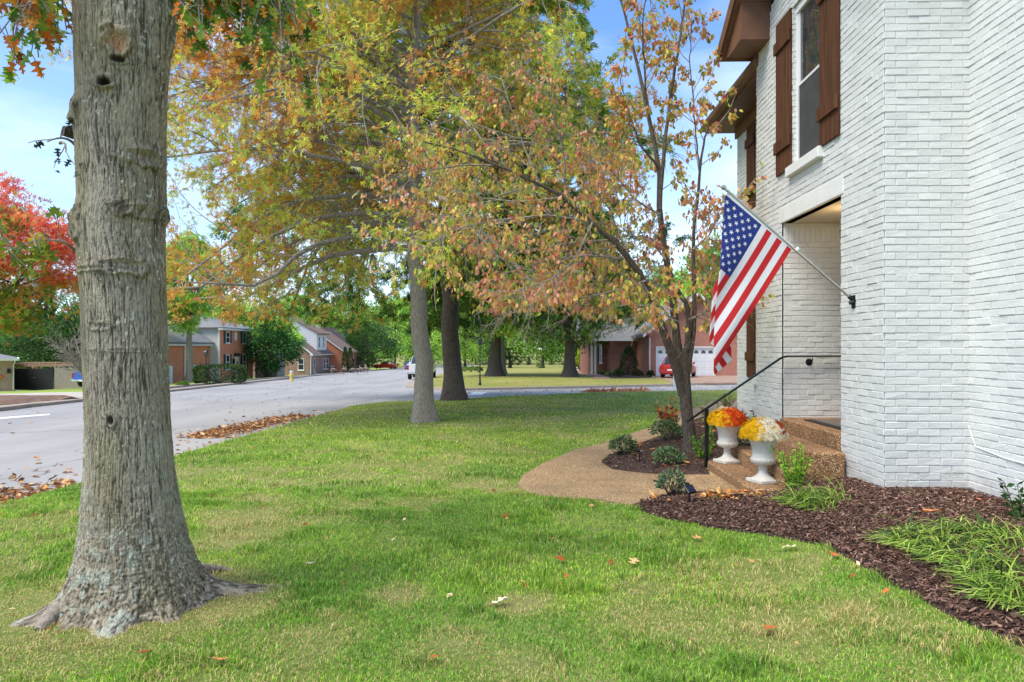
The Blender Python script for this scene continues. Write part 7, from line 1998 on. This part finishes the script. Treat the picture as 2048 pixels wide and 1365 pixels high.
# woods and yard trees behind; each its own thing
far = [('tall pale green tree behind the orange brick house roof', 300, 95, 13, 13, GB, 2), ('broad light green tree above the gap between houses', 450, 105, 13, 13, GA, 1), ('yellow green tree rising behind the white dormer', 590, 125, 15, 14, GA, 3), ('dense mid green tree right of the white chimney', 700, 135, 15.5, 15, GB, 2),
       ('dark green tree beyond the flat topped hedge', 735, 125, 9, 11, GC, 0), ('large bright green tree behind the orange car', 790, 160, 17, 18, GA, 2), ('dark leafy tree at the end of the road', 845, 180, 19, 18, GB, 1), ('light green tree filling the gap right of the dark straight trunk', 930, 150, 14, 17, GA, 0),
       ('deep green tree behind the leafy far hedge', 1020, 130, 13, 15, GC, 2), ('yellowing green tree beyond the far hedge', 1085, 120, 12, 13, GB, 3), ('dark evergreen behind the dark red house', 1190, 72, 11.5, 10, GC, 1), ('black green tree hugging the dark red house wall', 1232, 60, 7.2, 6.0, GC, 0),
       ('green tree above the white garage roof', 1330, 68, 10, 10, GB, 0), ('tree top behind the flag, left of the white corner', 1440, 72, 14.5, 10, GB, 2), ('pale green tree over the garage gable', 1400, 60, 8.6, 7, GA, 1), ('green tree hidden partly by the white house', 1520, 66, 12, 10, GB, 0),
       ('dark magnolia behind the black gate', 70, 68, 6.4, 9, GC, 0), ('dark broadleaf evergreen behind the board fence', 150, 70, 8.5, 8, GC, 2), ('tall green tree behind the big trunk', 230, 90, 13, 13, GB, 1), ('green tree beyond the garage at the far left', 10, 80, 11, 12, GB, 3), ('tree closing the view left of the red maple', -90, 90, 13, 14, GB, 2),
       ('hazy green tree at the end of the left verge', 655, 200, 19, 20, GB, 1), ('distant green tree in line with the road', 890, 230, 22, 22, GA, 3), ('distant green tree right of the road end', 980, 220, 19, 20, GB, 0), ('distant dark tree beyond the side street', 1150, 170, 17, 20, GC, 1), ('distant tree behind the right neighbour', 1290, 150, 17, 20, GB, 2)]
protos = {}
for k, (lb, px, Yd, h, wd, cols, v) in enumerate(far):
    key = (id(cols), v)
    if key not in protos:
        protos[key] = (blob_tree('broadleaf_tree', lb, px, 0, Yd, h, wd, h * .07, 300 + k, 12000, .034 * h, cols, [3, 3 - v * .4, 1 + v * .7, 1.2], .28, nb=70, puff=.17), h, wd)
    else:
        t0, h0, w0 = protos[key]; x = (px - CX) / F * Yd
        dup(t0, (x, Yd, hz1(x, Yd)), k * 1.9, lb, (wd / w0, wd / w0, h / h0))
# slim spruce top over the left fence
sp = thing('spruce_tree', 'slim dark spruce with a pointed top behind the left fence', 'tree', (Xp(93, 75), 75, hz1(Xp(93, 75), 75)), 0, 'trees of the neighbourhood'); r_ = np.random.RandomState(77); n = 4200
z = r_.rand(n) ** .8; a = r_.uniform(0, 6.283, n); tier = .75 + .25 * np.cos(z * 60); rr_ = (1 - z) * 2.0 * tier * r_.uniform(.25, 1, n) ** .5
P = np.stack([np.cos(a) * rr_, np.sin(a) * rr_, 1 + z * 15 - .15 * rr_], 1); V, G = leaf_mesh(P, np.stack([np.cos(a), np.sin(a), -.1 + 0 * a], 1), .4 * r_.uniform(.6, 1.2, n), *LEAF_DIAMOND, r_, .3)
mesh_np('foliage', V, G, LEAFM, parent=sp, col=np.repeat(pal(n, GC, [3, 2, 3, .5], r_), 4, 0)); MB().tube([(0, 0, -.2), (0, 0, 8), (0, 0, 16)], [.25, .14, .02], 8).build('trunk', BARKD, sp)
# leafless crape myrtle by the fence
cm = thing('bare_tree', 'leafless fan of grey twigs left of the big trunk', 'tree', (Xp(190, 52), 52, hz1(Xp(190, 52), 52))); r_ = np.random.RandomState(5)
a = r_.uniform(0, 6.283, 26); d = np.stack([np.cos(a) * .75, np.sin(a) * .75, 1 + 0 * a], 1); b1 = grow(np.zeros((26, 3)), d, r_.uniform(3.2, 4.9, 26), 8, .09, .1, r_)
s_, d_, _, _ = spawn(b1, 12, .3, 1, R(35), r_); b2 = grow(s_, d_, r_.uniform(.5, 1.4, len(s_)), 5, .12, .1, r_); s_, d_, _, _ = spawn(b2, 5, .3, 1, R(35), r_); b3_ = grow(s_, d_, r_.uniform(.3, .7, len(s_)), 3, .12, 0, r_)
V1, Q1 = tubes(b1, np.linspace(.05, .015, 8)[None] * np.ones((26, 1)), 5); V2, Q2 = tubes(b2, np.ones((len(b2), 5)) * .014, 4); V3, Q3 = tubes(b3_, np.ones((len(b3_), 3)) * .009, 3)
mesh_np('branches', np.concatenate([V1, V2, V3]), [np.concatenate([Q1, Q2 + len(V1), Q3 + len(V1) + len(V2)])], mat('pale_bare_bark', (.36, .30, .28), .9), parent=cm)

# far-off woodland closing the view along the horizon
r_ = np.random.RandomState(99); n = 60000
a = r_.uniform(-1, 1, n); x = a * 330; y = 262 + r_.uniform(0, 22, n) - 30 * np.abs(a) ** 2; top = 15 + 9 * fbm(x, x * 0, .035, 3, 7) + 4 * fbm(x, x * 0, .2, 2, 9)
P = np.stack([x, y, H(x, y) + top * r_.rand(n) ** .8], 1); V, G = leaf_mesh(P, r_.normal(0, 1, (n, 3)), 1.5 * r_.uniform(.6, 1.3, n), *LEAF_DIAMOND, r_, .2)
tag(mesh_np('woodland', V, G, LEAFM, col=np.repeat(pal(n, [(120, 156, 76), (150, 180, 92), (90, 124, 64), (176, 190, 104)], [3, 3, 2, 1], r_), 4, 0)), 'distant green woodland closing the view at the horizon', 'woodland', kind='stuff')
